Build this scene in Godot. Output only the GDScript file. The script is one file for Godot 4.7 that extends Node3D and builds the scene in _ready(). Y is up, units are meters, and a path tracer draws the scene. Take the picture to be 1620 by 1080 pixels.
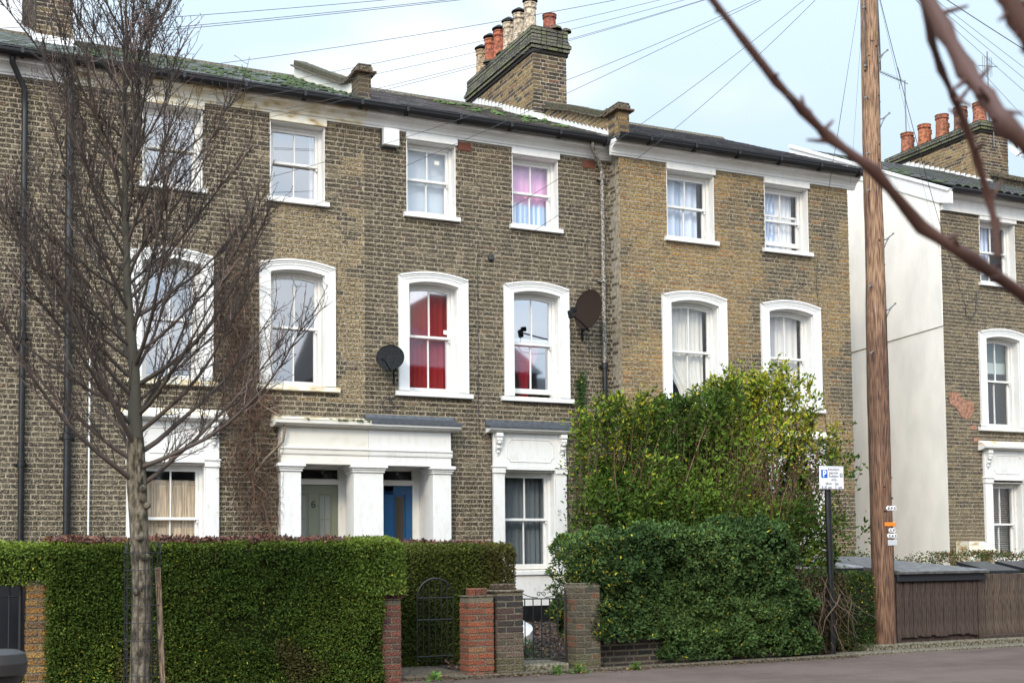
extends Node3D

# ---------------------------------------------------------------- mesh building
class MB:
	var v := PackedVector3Array()
	var n := PackedVector3Array()
	var c := PackedColorArray()
	var ix := PackedInt32Array()

	func quad(a: Vector3, b: Vector3, d: Vector3, e: Vector3, col := Color.WHITE) -> void:  # a b d e run anticlockwise seen from outside
		var nn := (b - a).cross(e - a)
		if nn.length_squared() < 1e-14:
			nn = (d - b).cross(e - b)
		nn = nn.normalized()
		var k := v.size()
		v.append(a); v.append(b); v.append(d); v.append(e)
		for q in 4:
			n.append(nn); c.append(col)
		ix.append(k); ix.append(k + 2); ix.append(k + 1); ix.append(k); ix.append(k + 3); ix.append(k + 2)

	func tri(a: Vector3, b: Vector3, d: Vector3, col := Color.WHITE) -> void:
		var nn := (b - a).cross(d - a).normalized()
		var k := v.size()
		v.append(a); v.append(b); v.append(d)
		for q in 3:
			n.append(nn); c.append(col)
		ix.append(k); ix.append(k + 2); ix.append(k + 1)

	func quad_out(a: Vector3, b: Vector3, d: Vector3, e: Vector3, mid: Vector3, col := Color.WHITE) -> void:
		if (b - a).cross(e - a).dot((a + b + d + e) * 0.25 - mid) < 0.0:
			quad(a, e, d, b, col)
		else:
			quad(a, b, d, e, col)

	func tri_out(a: Vector3, b: Vector3, d: Vector3, mid: Vector3, col := Color.WHITE) -> void:
		if (b - a).cross(d - a).dot((a + b + d) / 3.0 - mid) < 0.0:
			tri(a, d, b, col)
		else:
			tri(a, b, d, col)

	func box(a: Vector3, b: Vector3, col := Color.WHITE, t := Transform3D()) -> void:
		var m := t * ((a + b) * 0.5)
		var p: Array[Vector3] = []
		for q in 8:
			p.append(t * Vector3(b.x if q & 1 else a.x, b.y if q & 2 else a.y, b.z if q & 4 else a.z))
		for f in [[0, 1, 3, 2], [4, 5, 7, 6], [0, 1, 5, 4], [2, 3, 7, 6], [0, 2, 6, 4], [1, 3, 7, 5]]:
			quad_out(p[f[0]], p[f[1]], p[f[2]], p[f[3]], m, col)

	func cbox(a: Vector3, b: Vector3, ch: float, col := Color.WHITE, t := Transform3D()) -> void:  # chamfered box
		var m := (a + b) * 0.5
		var h := (b - a) * 0.5
		ch = minf(ch, minf(h.x, minf(h.y, h.z)) * 0.8)
		var w := t * m
		var P := func(s: Vector3, axis: int) -> Vector3:
			var q := h - Vector3(ch, ch, ch)
			q[axis] = h[axis]
			return t * (m + s * q)
		for k in 3:
			var i1 := (k + 1) % 3
			var i2 := (k + 2) % 3
			for s in [-1.0, 1.0]:
				var p: Array[Vector3] = []
				for uv in [[-1, -1], [1, -1], [1, 1], [-1, 1]]:
					var g := Vector3.ZERO
					g[k] = s; g[i1] = uv[0]; g[i2] = uv[1]
					p.append(P.call(g, k))
				quad_out(p[0], p[1], p[2], p[3], w, col)
			for s1 in [-1.0, 1.0]:
				for s2 in [-1.0, 1.0]:
					var g := Vector3.ZERO
					g[i1] = s1; g[i2] = s2
					var g0 := g
					g0[k] = -1.0
					g[k] = 1.0
					quad_out(P.call(g0, i1), P.call(g, i1), P.call(g, i2), P.call(g0, i2), w, col)
		for q in 8:
			var g := Vector3(1.0 if q & 1 else -1.0, 1.0 if q & 2 else -1.0, 1.0 if q & 4 else -1.0)
			tri_out(P.call(g, 0), P.call(g, 1), P.call(g, 2), w, col)

	func tube(pts: Array, rad: Array, sides := 8, col := Color.WHITE, cap := true) -> void:
		var up := Vector3(0.13, 0.31, 0.94)
		var k0 := v.size()
		var side := Vector3.ZERO
		for i in pts.size():
			var d: Vector3
			if i == 0:
				d = pts[1] - pts[0]
			elif i == pts.size() - 1:
				d = pts[i] - pts[i - 1]
			else:
				d = pts[i + 1] - pts[i - 1]
			d = d.normalized()
			if side == Vector3.ZERO:
				if absf(d.dot(up)) > 0.95:
					up = Vector3(1, 0, 0)
				side = d.cross(up).normalized()
			else:
				side = (side - d * side.dot(d)).normalized()
			var o := d.cross(side)
			for j in sides:
				var a := TAU * j / sides
				var nn := side * cos(a) + o * sin(a)
				v.append(pts[i] + nn * rad[i])
				n.append(nn)
				c.append(col)
		for i in pts.size() - 1:
			for j in sides:
				var a := k0 + i * sides + j
				var b := k0 + i * sides + (j + 1) % sides
				ix.append(a); ix.append(a + sides); ix.append(b)
				ix.append(b); ix.append(a + sides); ix.append(b + sides)
		if cap:
			for e in [0, pts.size() - 1]:
				var s := k0 + int(e) * sides
				var dd: Vector3 = (pts[0] - pts[1]) if e == 0 else (pts[e] - pts[e - 1])
				var k := v.size()
				for j in sides:
					v.append(v[s + j]); n.append(dd.normalized()); c.append(col)
				for j in range(1, sides - 1):
					if e == 0:
						ix.append(k); ix.append(k + j); ix.append(k + j + 1)
					else:
						ix.append(k); ix.append(k + j + 1); ix.append(k + j)

	func lathe(at: Vector3, prof: Array, sides := 16, col := Color.WHITE, t := Basis()) -> void:  # prof: Vector2(radius, height) from bottom to top
		for i in prof.size() - 1:
			var p: Vector2 = prof[i]
			var q: Vector2 = prof[i + 1]
			var sl := Vector2(q.y - p.y, p.x - q.x).normalized()
			var k := v.size()
			for j in sides + 1:
				var a := TAU * j / sides
				var d := Vector3(cos(a), 0, sin(a))
				var nn := t * (d * sl.x + Vector3.UP * sl.y)
				v.append(at + t * (d * p.x + Vector3.UP * p.y))
				v.append(at + t * (d * q.x + Vector3.UP * q.y))
				n.append(nn); n.append(nn)
				c.append(col); c.append(col)
			for j in sides:
				var b := k + j * 2
				ix.append(b); ix.append(b + 2); ix.append(b + 1)
				ix.append(b + 1); ix.append(b + 2); ix.append(b + 3)

	func prism(poly: PackedVector2Array, t: Transform3D, depth: float, col := Color.WHITE, caps := true) -> void:  # poly in t's xy plane, pushed along t's z
		if Geometry2D.is_polygon_clockwise(poly):
			poly.reverse()
		var m := poly.size()
		for i in m:
			var a := poly[i]
			var b := poly[(i + 1) % m]
			quad(t * Vector3(a.x, a.y, depth), t * Vector3(a.x, a.y, 0), t * Vector3(b.x, b.y, 0), t * Vector3(b.x, b.y, depth), col)
		if caps:
			var tr := Geometry2D.triangulate_polygon(poly)
			for i in range(0, tr.size(), 3):
				var p := poly[tr[i]]
				var q := poly[tr[i + 1]]
				var r := poly[tr[i + 2]]
				if (q - p).cross(r - p) < 0:
					var s := q
					q = r
					r = s
				tri(t * Vector3(p.x, p.y, depth), t * Vector3(q.x, q.y, depth), t * Vector3(r.x, r.y, depth), col)
				tri(t * Vector3(p.x, p.y, 0), t * Vector3(r.x, r.y, 0), t * Vector3(q.x, q.y, 0), col)

	func prism_x(poly: PackedVector2Array, x0: float, x1: float, col := Color.WHITE) -> void:  # poly holds (z, y); runs from x0 to x1
		prism(poly, Transform3D(Vector3(0, 0, 1), Vector3(0, 1, 0), Vector3(-1, 0, 0), Vector3(x1, 0, 0)), x1 - x0, col)

	func mesh() -> ArrayMesh:
		var arr := []
		arr.resize(Mesh.ARRAY_MAX)
		arr[Mesh.ARRAY_VERTEX] = v
		arr[Mesh.ARRAY_NORMAL] = n
		arr[Mesh.ARRAY_COLOR] = c
		arr[Mesh.ARRAY_INDEX] = ix
		var m := ArrayMesh.new()
		m.add_surface_from_arrays(Mesh.PRIMITIVE_TRIANGLES, arr)
		return m


const UP := Vector3.UP

var rng := RandomNumberGenerator.new()
var M := {}
var taken := {}
var brick_cache := {}
var nz := FastNoiseLite.new()


func L(r: float, g: float, b: float) -> Color:
	return Color(r, g, b)


func put(nm: String, mb: MB, mat: Material, parent: Node = null, kind := "") -> MeshInstance3D:
	var o := MeshInstance3D.new()
	o.name = nm
	o.mesh = mb.mesh()
	o.material_override = mat
	if kind:
		o.set_meta("kind", kind)
	(parent if parent else self).add_child(o, true)
	return o


func tag(o: Node, label: String, category: String, group := "") -> Node:
	o.set_meta("label", label)
	o.set_meta("category", category)
	if group:
		o.set_meta("group", group)
	return o


func numbered(nm: String) -> String:
	taken[nm] = taken.get(nm, -1) + 1
	return nm if taken[nm] == 0 else "%s_%03d" % [nm, taken[nm]]


func thing(nm: String, label: String, category: String, at := Vector3.ZERO, group := "") -> Node3D:
	var o := Node3D.new()
	o.name = numbered(nm)
	o.position = at
	add_child(o)
	tag(o, label, category, group)
	return o


func one(nm: String, mb: MB, mat: Material, label: String, category: String, group := "") -> MeshInstance3D:
	var o := put(numbered(nm), mb, mat)
	tag(o, label, category, group)
	return o


func struct(nm: String, mb: MB, mat: Material) -> MeshInstance3D:
	return put(nm, mb, mat, null, "structure")


# ---------------------------------------------------------------- materials
func noise_tex(fr: float, oct: int, ramp: Array, sd: int, size := 512, kind := FastNoiseLite.TYPE_SIMPLEX_SMOOTH) -> NoiseTexture2D:
	var f := FastNoiseLite.new()
	f.noise_type = kind
	f.frequency = fr
	f.fractal_octaves = oct
	f.seed = sd
	var t := NoiseTexture2D.new()
	t.width = size
	t.height = size
	t.seamless = true
	t.noise = f
	if ramp.size():
		var g := Gradient.new()
		var off := PackedFloat32Array()
		var cols := PackedColorArray()
		for r in ramp:
			off.append(r[0])
			cols.append(r[1] if r[1] is Color else Color(r[1], r[1], r[1]))
		g.offsets = off
		g.colors = cols
		t.color_ramp = g
	return t


func normal_tex(fr: float, oct: int, strength: float, sd: int, size := 512, kind := FastNoiseLite.TYPE_SIMPLEX_SMOOTH) -> NoiseTexture2D:
	var t := noise_tex(fr, oct, [], sd, size, kind)
	t.as_normal_map = true
	t.bump_strength = strength
	return t


func mat(nm: String, col: Color, rough: float, tex: Texture2D = null, scale := Vector3.ONE, nrm: Texture2D = null, nstr := 0.6, world := true) -> StandardMaterial3D:
	var m := StandardMaterial3D.new()
	m.resource_name = nm
	m.albedo_color = col.linear_to_srgb()
	m.roughness = rough
	m.vertex_color_use_as_albedo = true
	if tex or nrm:
		m.uv1_triplanar = true
		m.uv1_world_triplanar = world
		m.uv1_scale = scale
	if tex:
		m.albedo_texture = tex
	if nrm:
		m.normal_enabled = true
		m.normal_texture = nrm
		m.normal_scale = nstr
	M[nm] = m
	return m


func make_materials() -> void:
	var grain := noise_tex(0.09, 4, [[0.2, 0.55], [0.55, 0.85], [0.8, 1.0]], 3)
	var fine_n := normal_tex(0.08, 4, 5.0, 5)
	var blotch := noise_tex(0.012, 5, [[0.25, 0.72], [0.6, 0.95], [0.8, 1.0]], 9)
	var paint := noise_tex(0.012, 5, [[0.06, Color(0.955, 0.95, 0.935)], [0.35, Color(0.99, 0.988, 0.982)], [0.8, Color(1, 1, 1)]], 21)
	var dirty := noise_tex(0.014, 5, [[0.12, Color(0.70, 0.57, 0.38)], [0.30, Color(0.90, 0.84, 0.71)], [0.48, Color(0.97, 0.95, 0.90)], [0.8, Color(1, 1, 0.99)]], 33)
	var soft_n := normal_tex(0.02, 4, 2.0, 8)
	# brick: a grain over each brick's own tone, and pointing smeared across the faces
	var smear := noise_tex(0.085, 4, [[0.0, Color(0.60, 0.53, 0.40, 0)], [0.61, Color(0.67, 0.60, 0.47, 0)], [0.68, Color(0.66, 0.59, 0.47, 0.75)], [1.0, Color(0.69, 0.63, 0.51, 0.85)]], 14, 1024)
	var smear2 := noise_tex(0.085, 4, [[0.0, Color(0.60, 0.53, 0.40, 0)], [0.44, Color(0.64, 0.55, 0.40, 0)], [0.54, Color(0.66, 0.57, 0.42, 0.85)], [1.0, Color(0.69, 0.61, 0.46, 0.92)]], 15, 1024)
	var b := mat("brick", L(1, 1, 1), 0.88, grain, Vector3.ONE * 0.47, fine_n, 0.9)
	b.detail_enabled = true
	b.detail_blend_mode = BaseMaterial3D.BLEND_MODE_MIX
	b.detail_albedo = smear
	var b2 := mat("brick_smeared", L(1, 1, 1), 0.9, grain, Vector3.ONE * 0.43, fine_n, 0.9)
	b2.detail_enabled = true
	b2.detail_blend_mode = BaseMaterial3D.BLEND_MODE_MIX
	b2.detail_albedo = smear2
	mat("brick_plain", L(1, 1, 1), 0.85, grain, Vector3.ONE * 0.9, fine_n, 0.9)
	mat("mortar", L(0.43, 0.36, 0.255), 0.93, noise_tex(0.02, 5, [[0.2, 0.72], [0.5, 0.88], [0.8, 1.0]], 40), Vector3.ONE * 0.9, fine_n, 1.0)
	mat("mortar_grey", L(0.22, 0.19, 0.13), 0.93, grain, Vector3.ONE * 1.2, fine_n, 1.0)
	mat("white", L(0.715, 0.70, 0.67), 0.5, paint, Vector3.ONE * 0.7, soft_n, 0.12)
	var streak := noise_tex(0.03, 4, [[0.0, Color(0.55, 0.51, 0.43, 0.42)], [0.14, Color(0.66, 0.62, 0.54, 0.22)], [0.34, Color(0.8, 0.78, 0.72, 0.0)], [1.0, Color(1, 1, 1, 0)]], 37)
	M.white.uv1_scale = Vector3(0.9, 0.33, 0.9)
	M.white.detail_enabled = true
	M.white.detail_blend_mode = BaseMaterial3D.BLEND_MODE_MIX
	M.white.detail_albedo = streak
	mat("white_clean", L(0.735, 0.725, 0.70), 0.45, paint, Vector3.ONE * 1.1, soft_n, 0.08)
	mat("white_stained", L(0.76, 0.73, 0.66), 0.55, dirty, Vector3(0.35, 0.9, 0.6), soft_n, 0.3)
	mat("white_cream", L(0.70, 0.665, 0.59), 0.55, paint, Vector3(0.5, 0.8, 0.5), soft_n, 0.15)
	mat("render_wall", L(0.86, 0.80, 0.71), 0.8, noise_tex(0.01, 5, [[0.1, 0.94], [0.6, 0.985], [0.8, 1.0]], 50), Vector3(0.35, 0.15, 0.35), soft_n, 0.12)
	mat("plaster_dim", L(0.30, 0.28, 0.25), 0.9)
	mat("floor_wood", L(0.14, 0.09, 0.05), 0.6)
	mat("black_paint", L(0.012, 0.012, 0.013), 0.38, blotch, Vector3.ONE, soft_n, 0.3)
	mat("gutter_paint", L(0.016, 0.016, 0.018), 0.33, grain, Vector3(0.6, 2, 2), soft_n, 0.4)
	mat("pipe_paint", L(0.42, 0.39, 0.34), 0.6, noise_tex(0.03, 4, [[0.35, Color(0.12, 0.1, 0.08)], [0.48, Color(0.5, 0.45, 0.38)], [0.6, Color(1, 1, 1)]], 61), Vector3(2, 1.4, 2))
	mat("lead", L(0.062, 0.066, 0.076), 0.42, blotch, Vector3.ONE * 1.5, soft_n, 0.5)
	mat("lead_pale", L(0.42, 0.43, 0.45), 0.5, blotch, Vector3.ONE * 1.5, soft_n, 0.5)
	mat("slate", L(1, 1, 1), 0.6, grain, Vector3.ONE * 1.2, fine_n, 0.5)
	M.slate.metallic_specular = 0.3
	mat("moss", L(1, 1, 1), 0.95, grain, Vector3.ONE * 4.0, fine_n, 1.0)
	mat("coping", L(0.17, 0.14, 0.10), 0.9, noise_tex(0.025, 4, [[0.25, Color(0.3, 0.3, 0.24)], [0.5, Color(0.75, 0.72, 0.62)], [0.75, Color(1, 1, 1)]], 70), Vector3.ONE * 1.4, fine_n, 1.0)
	mat("tile_red", L(0.20, 0.075, 0.04), 0.8, grain, Vector3.ONE * 2.0, fine_n, 0.6)
	mat("pot", L(1, 1, 1), 0.75, noise_tex(0.02, 4, [[0.25, Color(0.45, 0.42, 0.4)], [0.55, Color(0.9, 0.88, 0.86)], [0.8, Color(1, 1, 1)]], 77), Vector3.ONE * 1.1)
	mat("soot", L(0.012, 0.011, 0.010), 0.9)
	mat("asphalt", L(0.205, 0.150, 0.126), 0.88, noise_tex(0.2, 5, [[0.2, 0.55], [0.5, 0.82], [0.8, 1.0]], 81, 1024), Vector3.ONE * 0.45, normal_tex(0.2, 3, 6.0, 82, 1024), 0.7)
	var asp: StandardMaterial3D = M.asphalt
	asp.metallic_specular = 0.25
	mat("stone", L(0.22, 0.19, 0.15), 0.85, noise_tex(0.03, 5, [[0.25, Color(0.35, 0.38, 0.24)], [0.5, Color(0.8, 0.78, 0.7)], [0.8, Color(1, 1, 1)]], 84), Vector3.ONE * 1.2, fine_n, 0.8)
	mat("earth", L(0.05, 0.036, 0.024), 0.95, grain, Vector3.ONE * 1.5, fine_n, 1.0)
	var wood := noise_tex(0.025, 5, [[0.22, Color(0.36, 0.32, 0.30)], [0.42, Color(0.66, 0.62, 0.60)], [0.55, Color(0.85, 0.83, 0.80)], [0.75, Color(1, 1, 1)]], 90)
	var wood_n := normal_tex(0.02, 4, 4.0, 91)
	mat("pole_wood", L(0.215, 0.118, 0.072), 0.8, wood, Vector3(4, 0.16, 4), wood_n, 0.9)
	mat("pole_top_wood", L(0.40, 0.24, 0.14), 0.8, wood, Vector3(4, 0.2, 4), wood_n, 0.9)
	mat("board_dark", L(0.078, 0.048, 0.036), 0.75, wood, Vector3(7, 0.35, 7), wood_n, 0.8)
	mat("board_grey", L(0.125, 0.088, 0.062), 0.85, wood, Vector3(7, 0.35, 7), wood_n, 0.8)
	mat("stake_wood", L(0.26, 0.19, 0.125), 0.85, wood, Vector3(8, 0.4, 8), wood_n, 0.8)
	mat("shutter_wood", L(0.74, 0.60, 0.43), 0.55, noise_tex(0.015, 4, [[0.2, 0.8], [0.6, 0.95], [0.8, 1.0]], 92), Vector3(3, 0.3, 3))
	mat("bark", L(0.20, 0.165, 0.125), 0.92, noise_tex(0.03, 5, [[0.25, Color(0.35, 0.34, 0.3)], [0.5, Color(0.75, 0.74, 0.68)], [0.8, Color(1, 1, 1)]], 95), Vector3(1.5, 0.45, 1.5), normal_tex(0.03, 4, 8.0, 96), 0.8)
	mat("twig", L(1, 1, 1), 0.8)
	mat("near_branch", L(0.15, 0.062, 0.042), 0.65, grain, Vector3.ONE * 9.0, fine_n, 1.0)
	mat("vine_stem", L(1, 1, 1), 0.9)
	var lf := mat("leaf", L(1.0, 1.0, 1.0), 0.6)
	lf.metallic_specular = 0.16
	lf.backlight_enabled = true
	lf.backlight = Color(0.3, 0.3, 0.3)
	lf.cull_mode = BaseMaterial3D.CULL_DISABLED
	var dl := mat("dry_leaf", L(1, 1, 1), 0.7)
	dl.cull_mode = BaseMaterial3D.CULL_DISABLED
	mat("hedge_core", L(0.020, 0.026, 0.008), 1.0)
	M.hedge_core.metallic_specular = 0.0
	mat("iron", L(0.012, 0.012, 0.013), 0.45)
	mat("steel", L(0.16, 0.16, 0.16), 0.5)
	mat("cable", L(0.035, 0.034, 0.036), 0.5)
	mat("dish_dark", L(0.022, 0.023, 0.024), 0.75, blotch, Vector3.ONE * 3.0)
	mat("dish_bronze", L(0.045, 0.030, 0.024), 0.75, grain, Vector3.ONE * 3.0)
	M.dish_dark.metallic_specular = 0.2
	M.dish_bronze.metallic_specular = 0.2
	mat("dish_pale", L(0.48, 0.49, 0.50), 0.45)
	mat("plastic_white", L(0.74, 0.73, 0.72), 0.4)
	mat("terracotta", L(0.26, 0.085, 0.05), 0.8, grain, Vector3.ONE * 3.0)
	mat("door_green", L(0.165, 0.175, 0.125), 0.4)
	mat("door_blue", L(0.006, 0.065, 0.165), 0.35)
	mat("brass", L(0.22, 0.15, 0.06), 0.4)
	M.brass.metallic = 0.7
	mat("frosted", L(0.20, 0.21, 0.19), 0.3)
	mat("door_glass", L(0.055, 0.042, 0.03), 0.25)
	mat("dark_glass", L(0.012, 0.012, 0.012), 0.06)
	mat("sign_white", L(0.82, 0.81, 0.84), 0.4)
	mat("sign_blue", L(0.01, 0.09, 0.44), 0.4)
	mat("sign_black", L(0.02, 0.02, 0.024), 0.5)
	mat("orange", L(0.85, 0.22, 0.02), 0.5)
	mat("felt", L(0.34, 0.33, 0.31), 0.7, blotch, Vector3.ONE * 1.0, fine_n, 0.5)
	mat("felt_dark", L(0.15, 0.145, 0.14), 0.7, blotch, Vector3.ONE * 1.0, fine_n, 0.5)
	mat("bin_grey", L(0.02, 0.022, 0.026), 0.35)
	mat("near_post", L(0.028, 0.024, 0.022), 0.55)
	mat("cloth", L(1, 1, 1), 0.9)
	mat("plaster_pink", L(0.40, 0.20, 0.125), 0.92, blotch, Vector3.ONE * 2.0, fine_n, 0.7)
	mat("bag_white", L(0.75, 0.75, 0.76), 0.4)
	mat("bag_blue", L(0.03, 0.22, 0.55), 0.4)
	# window glass: a clear pane that mirrors part of the sky opposite
	var clear := Image.create(4, 4, false, Image.FORMAT_RGBA8)
	clear.fill(Color.WHITE)
	var ct := ImageTexture.create_from_image(clear)
	for g in [["glass", 0.16], ["glass_bright", 0.30], ["glass_mirror", 0.50], ["glass_dull", 0.08]]:
		var m := StandardMaterial3D.new()
		m.resource_name = g[0]
		m.albedo_color = Color(0.97, 0.98, 1.0, g[1])
		m.albedo_texture = ct
		m.transparency = BaseMaterial3D.TRANSPARENCY_ALPHA
		m.metallic = 1.0
		m.roughness = 0.03
		M[g[0]] = m


# ---------------------------------------------------------------- placing: every mesh is written in world metres and set off from its parent
func wpos(o: Node) -> Vector3:
	var p := Vector3.ZERO
	while o and o != self:
		if o is Node3D:
			p += o.position
		o = o.get_parent()
	return p


func part(nm: String, mb: MB, m: Material, parent: Node, kind := "") -> MeshInstance3D:
	var o := put(nm, mb, m, parent, kind)
	o.position = -wpos(parent)
	return o


# ---------------------------------------------------------------- brickwork
func brick_into(mb: MB, t: Transform3D, l: float, h: float, d: float, col: Color, j: RandomNumberGenerator, e := 0.003) -> void:
	var f: Array[Vector3] = []
	var tilt := j.randf_range(-0.0012, 0.0012)
	for q in [[0, 0], [1, 0], [1, 1], [0, 1]]:
		f.append(t * Vector3(l * q[0] + (e if q[0] == 0 else -e) + j.randf_range(-0.0016, 0.0016), h * q[1] + (e if q[1] == 0 else -e) + j.randf_range(-0.0014, 0.0014), d + (tilt if q[0] == 0 else -tilt)))
	var g: Array[Vector3] = [t * Vector3(0, 0, -0.012), t * Vector3(l, 0, -0.012), t * Vector3(l, h, -0.012), t * Vector3(0, h, -0.012)]
	mb.quad(f[0], f[1], f[2], f[3], col)
	for q in 4:
		var r := (q + 1) % 4
		mb.quad(g[q], g[r], f[r], f[q], col)


func snap_col(c: Color) -> Color:
	return Color(exp(snappedf(log(maxf(c.r, 0.004)), 0.16)), exp(snappedf(log(maxf(c.g, 0.004)), 0.16)), exp(snappedf(log(maxf(c.b, 0.004)), 0.16)))


func brick_mesh(l: float, h: float, d: float, col: Color, variant: int) -> ArrayMesh:
	var c := snap_col(col)
	var key := "%.3f %.3f %.3f %s %d" % [l, h, d, c, variant]
	if not brick_cache.has(key):
		var j := RandomNumberGenerator.new()
		j.seed = variant * 77 + 5
		var mb := MB.new()
		brick_into(mb, Transform3D(), l, h, d, c, j)
		brick_cache[key] = mb.mesh()
	return brick_cache[key]


# One face of brickwork laid in Flemish bond. holes: [u0, v0, u1, v1]. tone: Callable(u, v) -> Color. which: Callable(u, v) -> material index.
func brick_face(parent: Node, o: Vector3, u: Vector3, nrm: Vector3, w: float, v0: float, v1: float, holes: Array, tone: Callable, opt := {}) -> void:
	var t := Transform3D(Basis(u, UP, nrm), o)
	var course: float = opt.get("course", 0.0744)
	var joint: float = opt.get("joint", 0.019)
	var perp: float = opt.get("perp", 0.012)
	var d: float = opt.get("proud", 0.0028)
	var mats: Array = opt.get("mats", [M.brick])
	var which = opt.get("which")
	var most: int = opt.get("single", 0)
	var seen = opt.get("seen")
	var inside = opt.get("inside")
	var sl: float = opt.get("stretcher", 0.220)
	var hl := (sl - perp) * 0.5
	var mbs: Array[MB] = []
	for m in mats:
		mbs.append(MB.new())
	var alone := []
	var r := int(floor(v0 / course))
	while r * course < v1 - 0.02:
		var y := maxf(r * course, v0)
		var y2 := minf((r + 1) * course - joint, v1)
		var x := -rng.randf() * 0.02 - (0.0 if r % 2 == 0 else 0.17)
		var k := r % 2
		while x < w:
			var l: float = (sl if k % 2 == 0 else hl) + rng.randf_range(-0.006, 0.006)
			k += 1
			var spans := [[maxf(x, 0.0), minf(x + l, w)]]
			for h in holes:
				if y2 > h[1] and y < h[3]:
					var nx := []
					for s in spans:
						if h[0] >= s[1] or h[2] <= s[0]:
							nx.append(s)
							continue
						if h[0] > s[0]:
							nx.append([s[0], h[0]])
						if h[2] < s[1]:
							nx.append([h[2], s[1]])
					spans = nx
			for s in spans:
				var ll: float = s[1] - s[0]
				if ll < 0.025 or y2 - y < 0.02:
					continue
				if inside != null and not inside.call(s[0] + ll * 0.5, y + 0.03):
					continue
				var col: Color = tone.call(s[0] + ll * 0.5, y)
				var wh: int = which.call(s[0], y) if which != null else 0
				var pt := Transform3D(t.basis, t * Vector3(s[0], y, 0))
				var jit := rng.randf_range(-0.0015, 0.002)
				if most > 0 and absf(ll - l) < 1e-4 and (seen == null or seen.call(s[0] + ll * 0.5, y)):
					alone.append([pt.origin.distance_squared_to(Vector3(0, 1.42, 18.86)), pt, ll, y2 - y, d + jit, col, wh])
				else:
					brick_into(mbs[wh], pt, ll, y2 - y, d + jit, col, rng)
			x += l + perp
		r += 1
	alone.sort_custom(func(a, b): return a[0] < b[0])
	var off := wpos(parent)
	for i in alone.size():
		var a: Array = alone[i]
		if i >= most:
			brick_into(mbs[a[6]], a[1], a[2], a[3], a[4], a[5], rng)
			continue
		var mi := MeshInstance3D.new()
		mi.name = "brick"
		mi.mesh = brick_mesh(sl if a[2] > 0.15 else hl, course - joint, d, a[5], i % 3)
		mi.material_override = mats[a[6]]
		var pt: Transform3D = a[1]
		pt.origin -= off
		mi.transform = pt
		parent.add_child(mi, true)
	for i in mats.size():
		if mbs[i].v.size():
			part("brickwork", mbs[i], mats[i], parent, "stuff")


# A wall slab between zb and zf with rectangular openings; holes: [x0, y0, x1, y1]
func slab(nm: String, parent: Node, xa: float, xb: float, ya: float, yb: float, zf: float, zb: float, holes: Array, m: Material) -> MeshInstance3D:
	var xs := [xa, xb]
	var ys := [ya, yb]
	for h in holes:
		xs.append(h[0]); xs.append(h[2]); ys.append(h[1]); ys.append(h[3])
	xs.sort()
	ys.sort()
	var open := func(x: float, y: float) -> bool:
		if x < xa or x > xb or y < ya or y > yb:
			return true
		for h in holes:
			if x > h[0] and x < h[2] and y > h[1] and y < h[3]:
				return true
		return false
	var mb := MB.new()
	for i in xs.size() - 1:
		for j in ys.size() - 1:
			var x0: float = xs[i]
			var x1: float = xs[i + 1]
			var y0: float = ys[j]
			var y1: float = ys[j + 1]
			if x1 - x0 < 1e-5 or y1 - y0 < 1e-5 or open.call((x0 + x1) / 2, (y0 + y1) / 2):
				continue
			mb.quad(Vector3(x0, y0, zf), Vector3(x1, y0, zf), Vector3(x1, y1, zf), Vector3(x0, y1, zf))
			mb.quad(Vector3(x1, y0, zb), Vector3(x0, y0, zb), Vector3(x0, y1, zb), Vector3(x1, y1, zb))
			var e := 0.001
			if open.call(x0 - e, (y0 + y1) / 2):
				mb.quad(Vector3(x0, y0, zb), Vector3(x0, y0, zf), Vector3(x0, y1, zf), Vector3(x0, y1, zb))
			if open.call(x1 + e, (y0 + y1) / 2):
				mb.quad(Vector3(x1, y0, zf), Vector3(x1, y0, zb), Vector3(x1, y1, zb), Vector3(x1, y1, zf))
			if open.call((x0 + x1) / 2, y0 - e):
				mb.quad(Vector3(x0, y0, zb), Vector3(x1, y0, zb), Vector3(x1, y0, zf), Vector3(x0, y0, zf))
			if open.call((x0 + x1) / 2, y1 + e):
				mb.quad(Vector3(x0, y1, zf), Vector3(x1, y1, zf), Vector3(x1, y1, zb), Vector3(x0, y1, zb))
	return part(nm, mb, m, parent)


# ---------------------------------------------------------------- windows
func arc_y(x: float, x0: float, x1: float, y: float, rise: float) -> float:
	if rise <= 0.0:
		return y
	var hw := (x1 - x0) * 0.5
	var rad := (hw * hw + rise * rise) / (2.0 * rise)
	var d := x - (x0 + x1) * 0.5
	return y + rise - rad + sqrt(maxf(rad * rad - d * d, 0.0))


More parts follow.
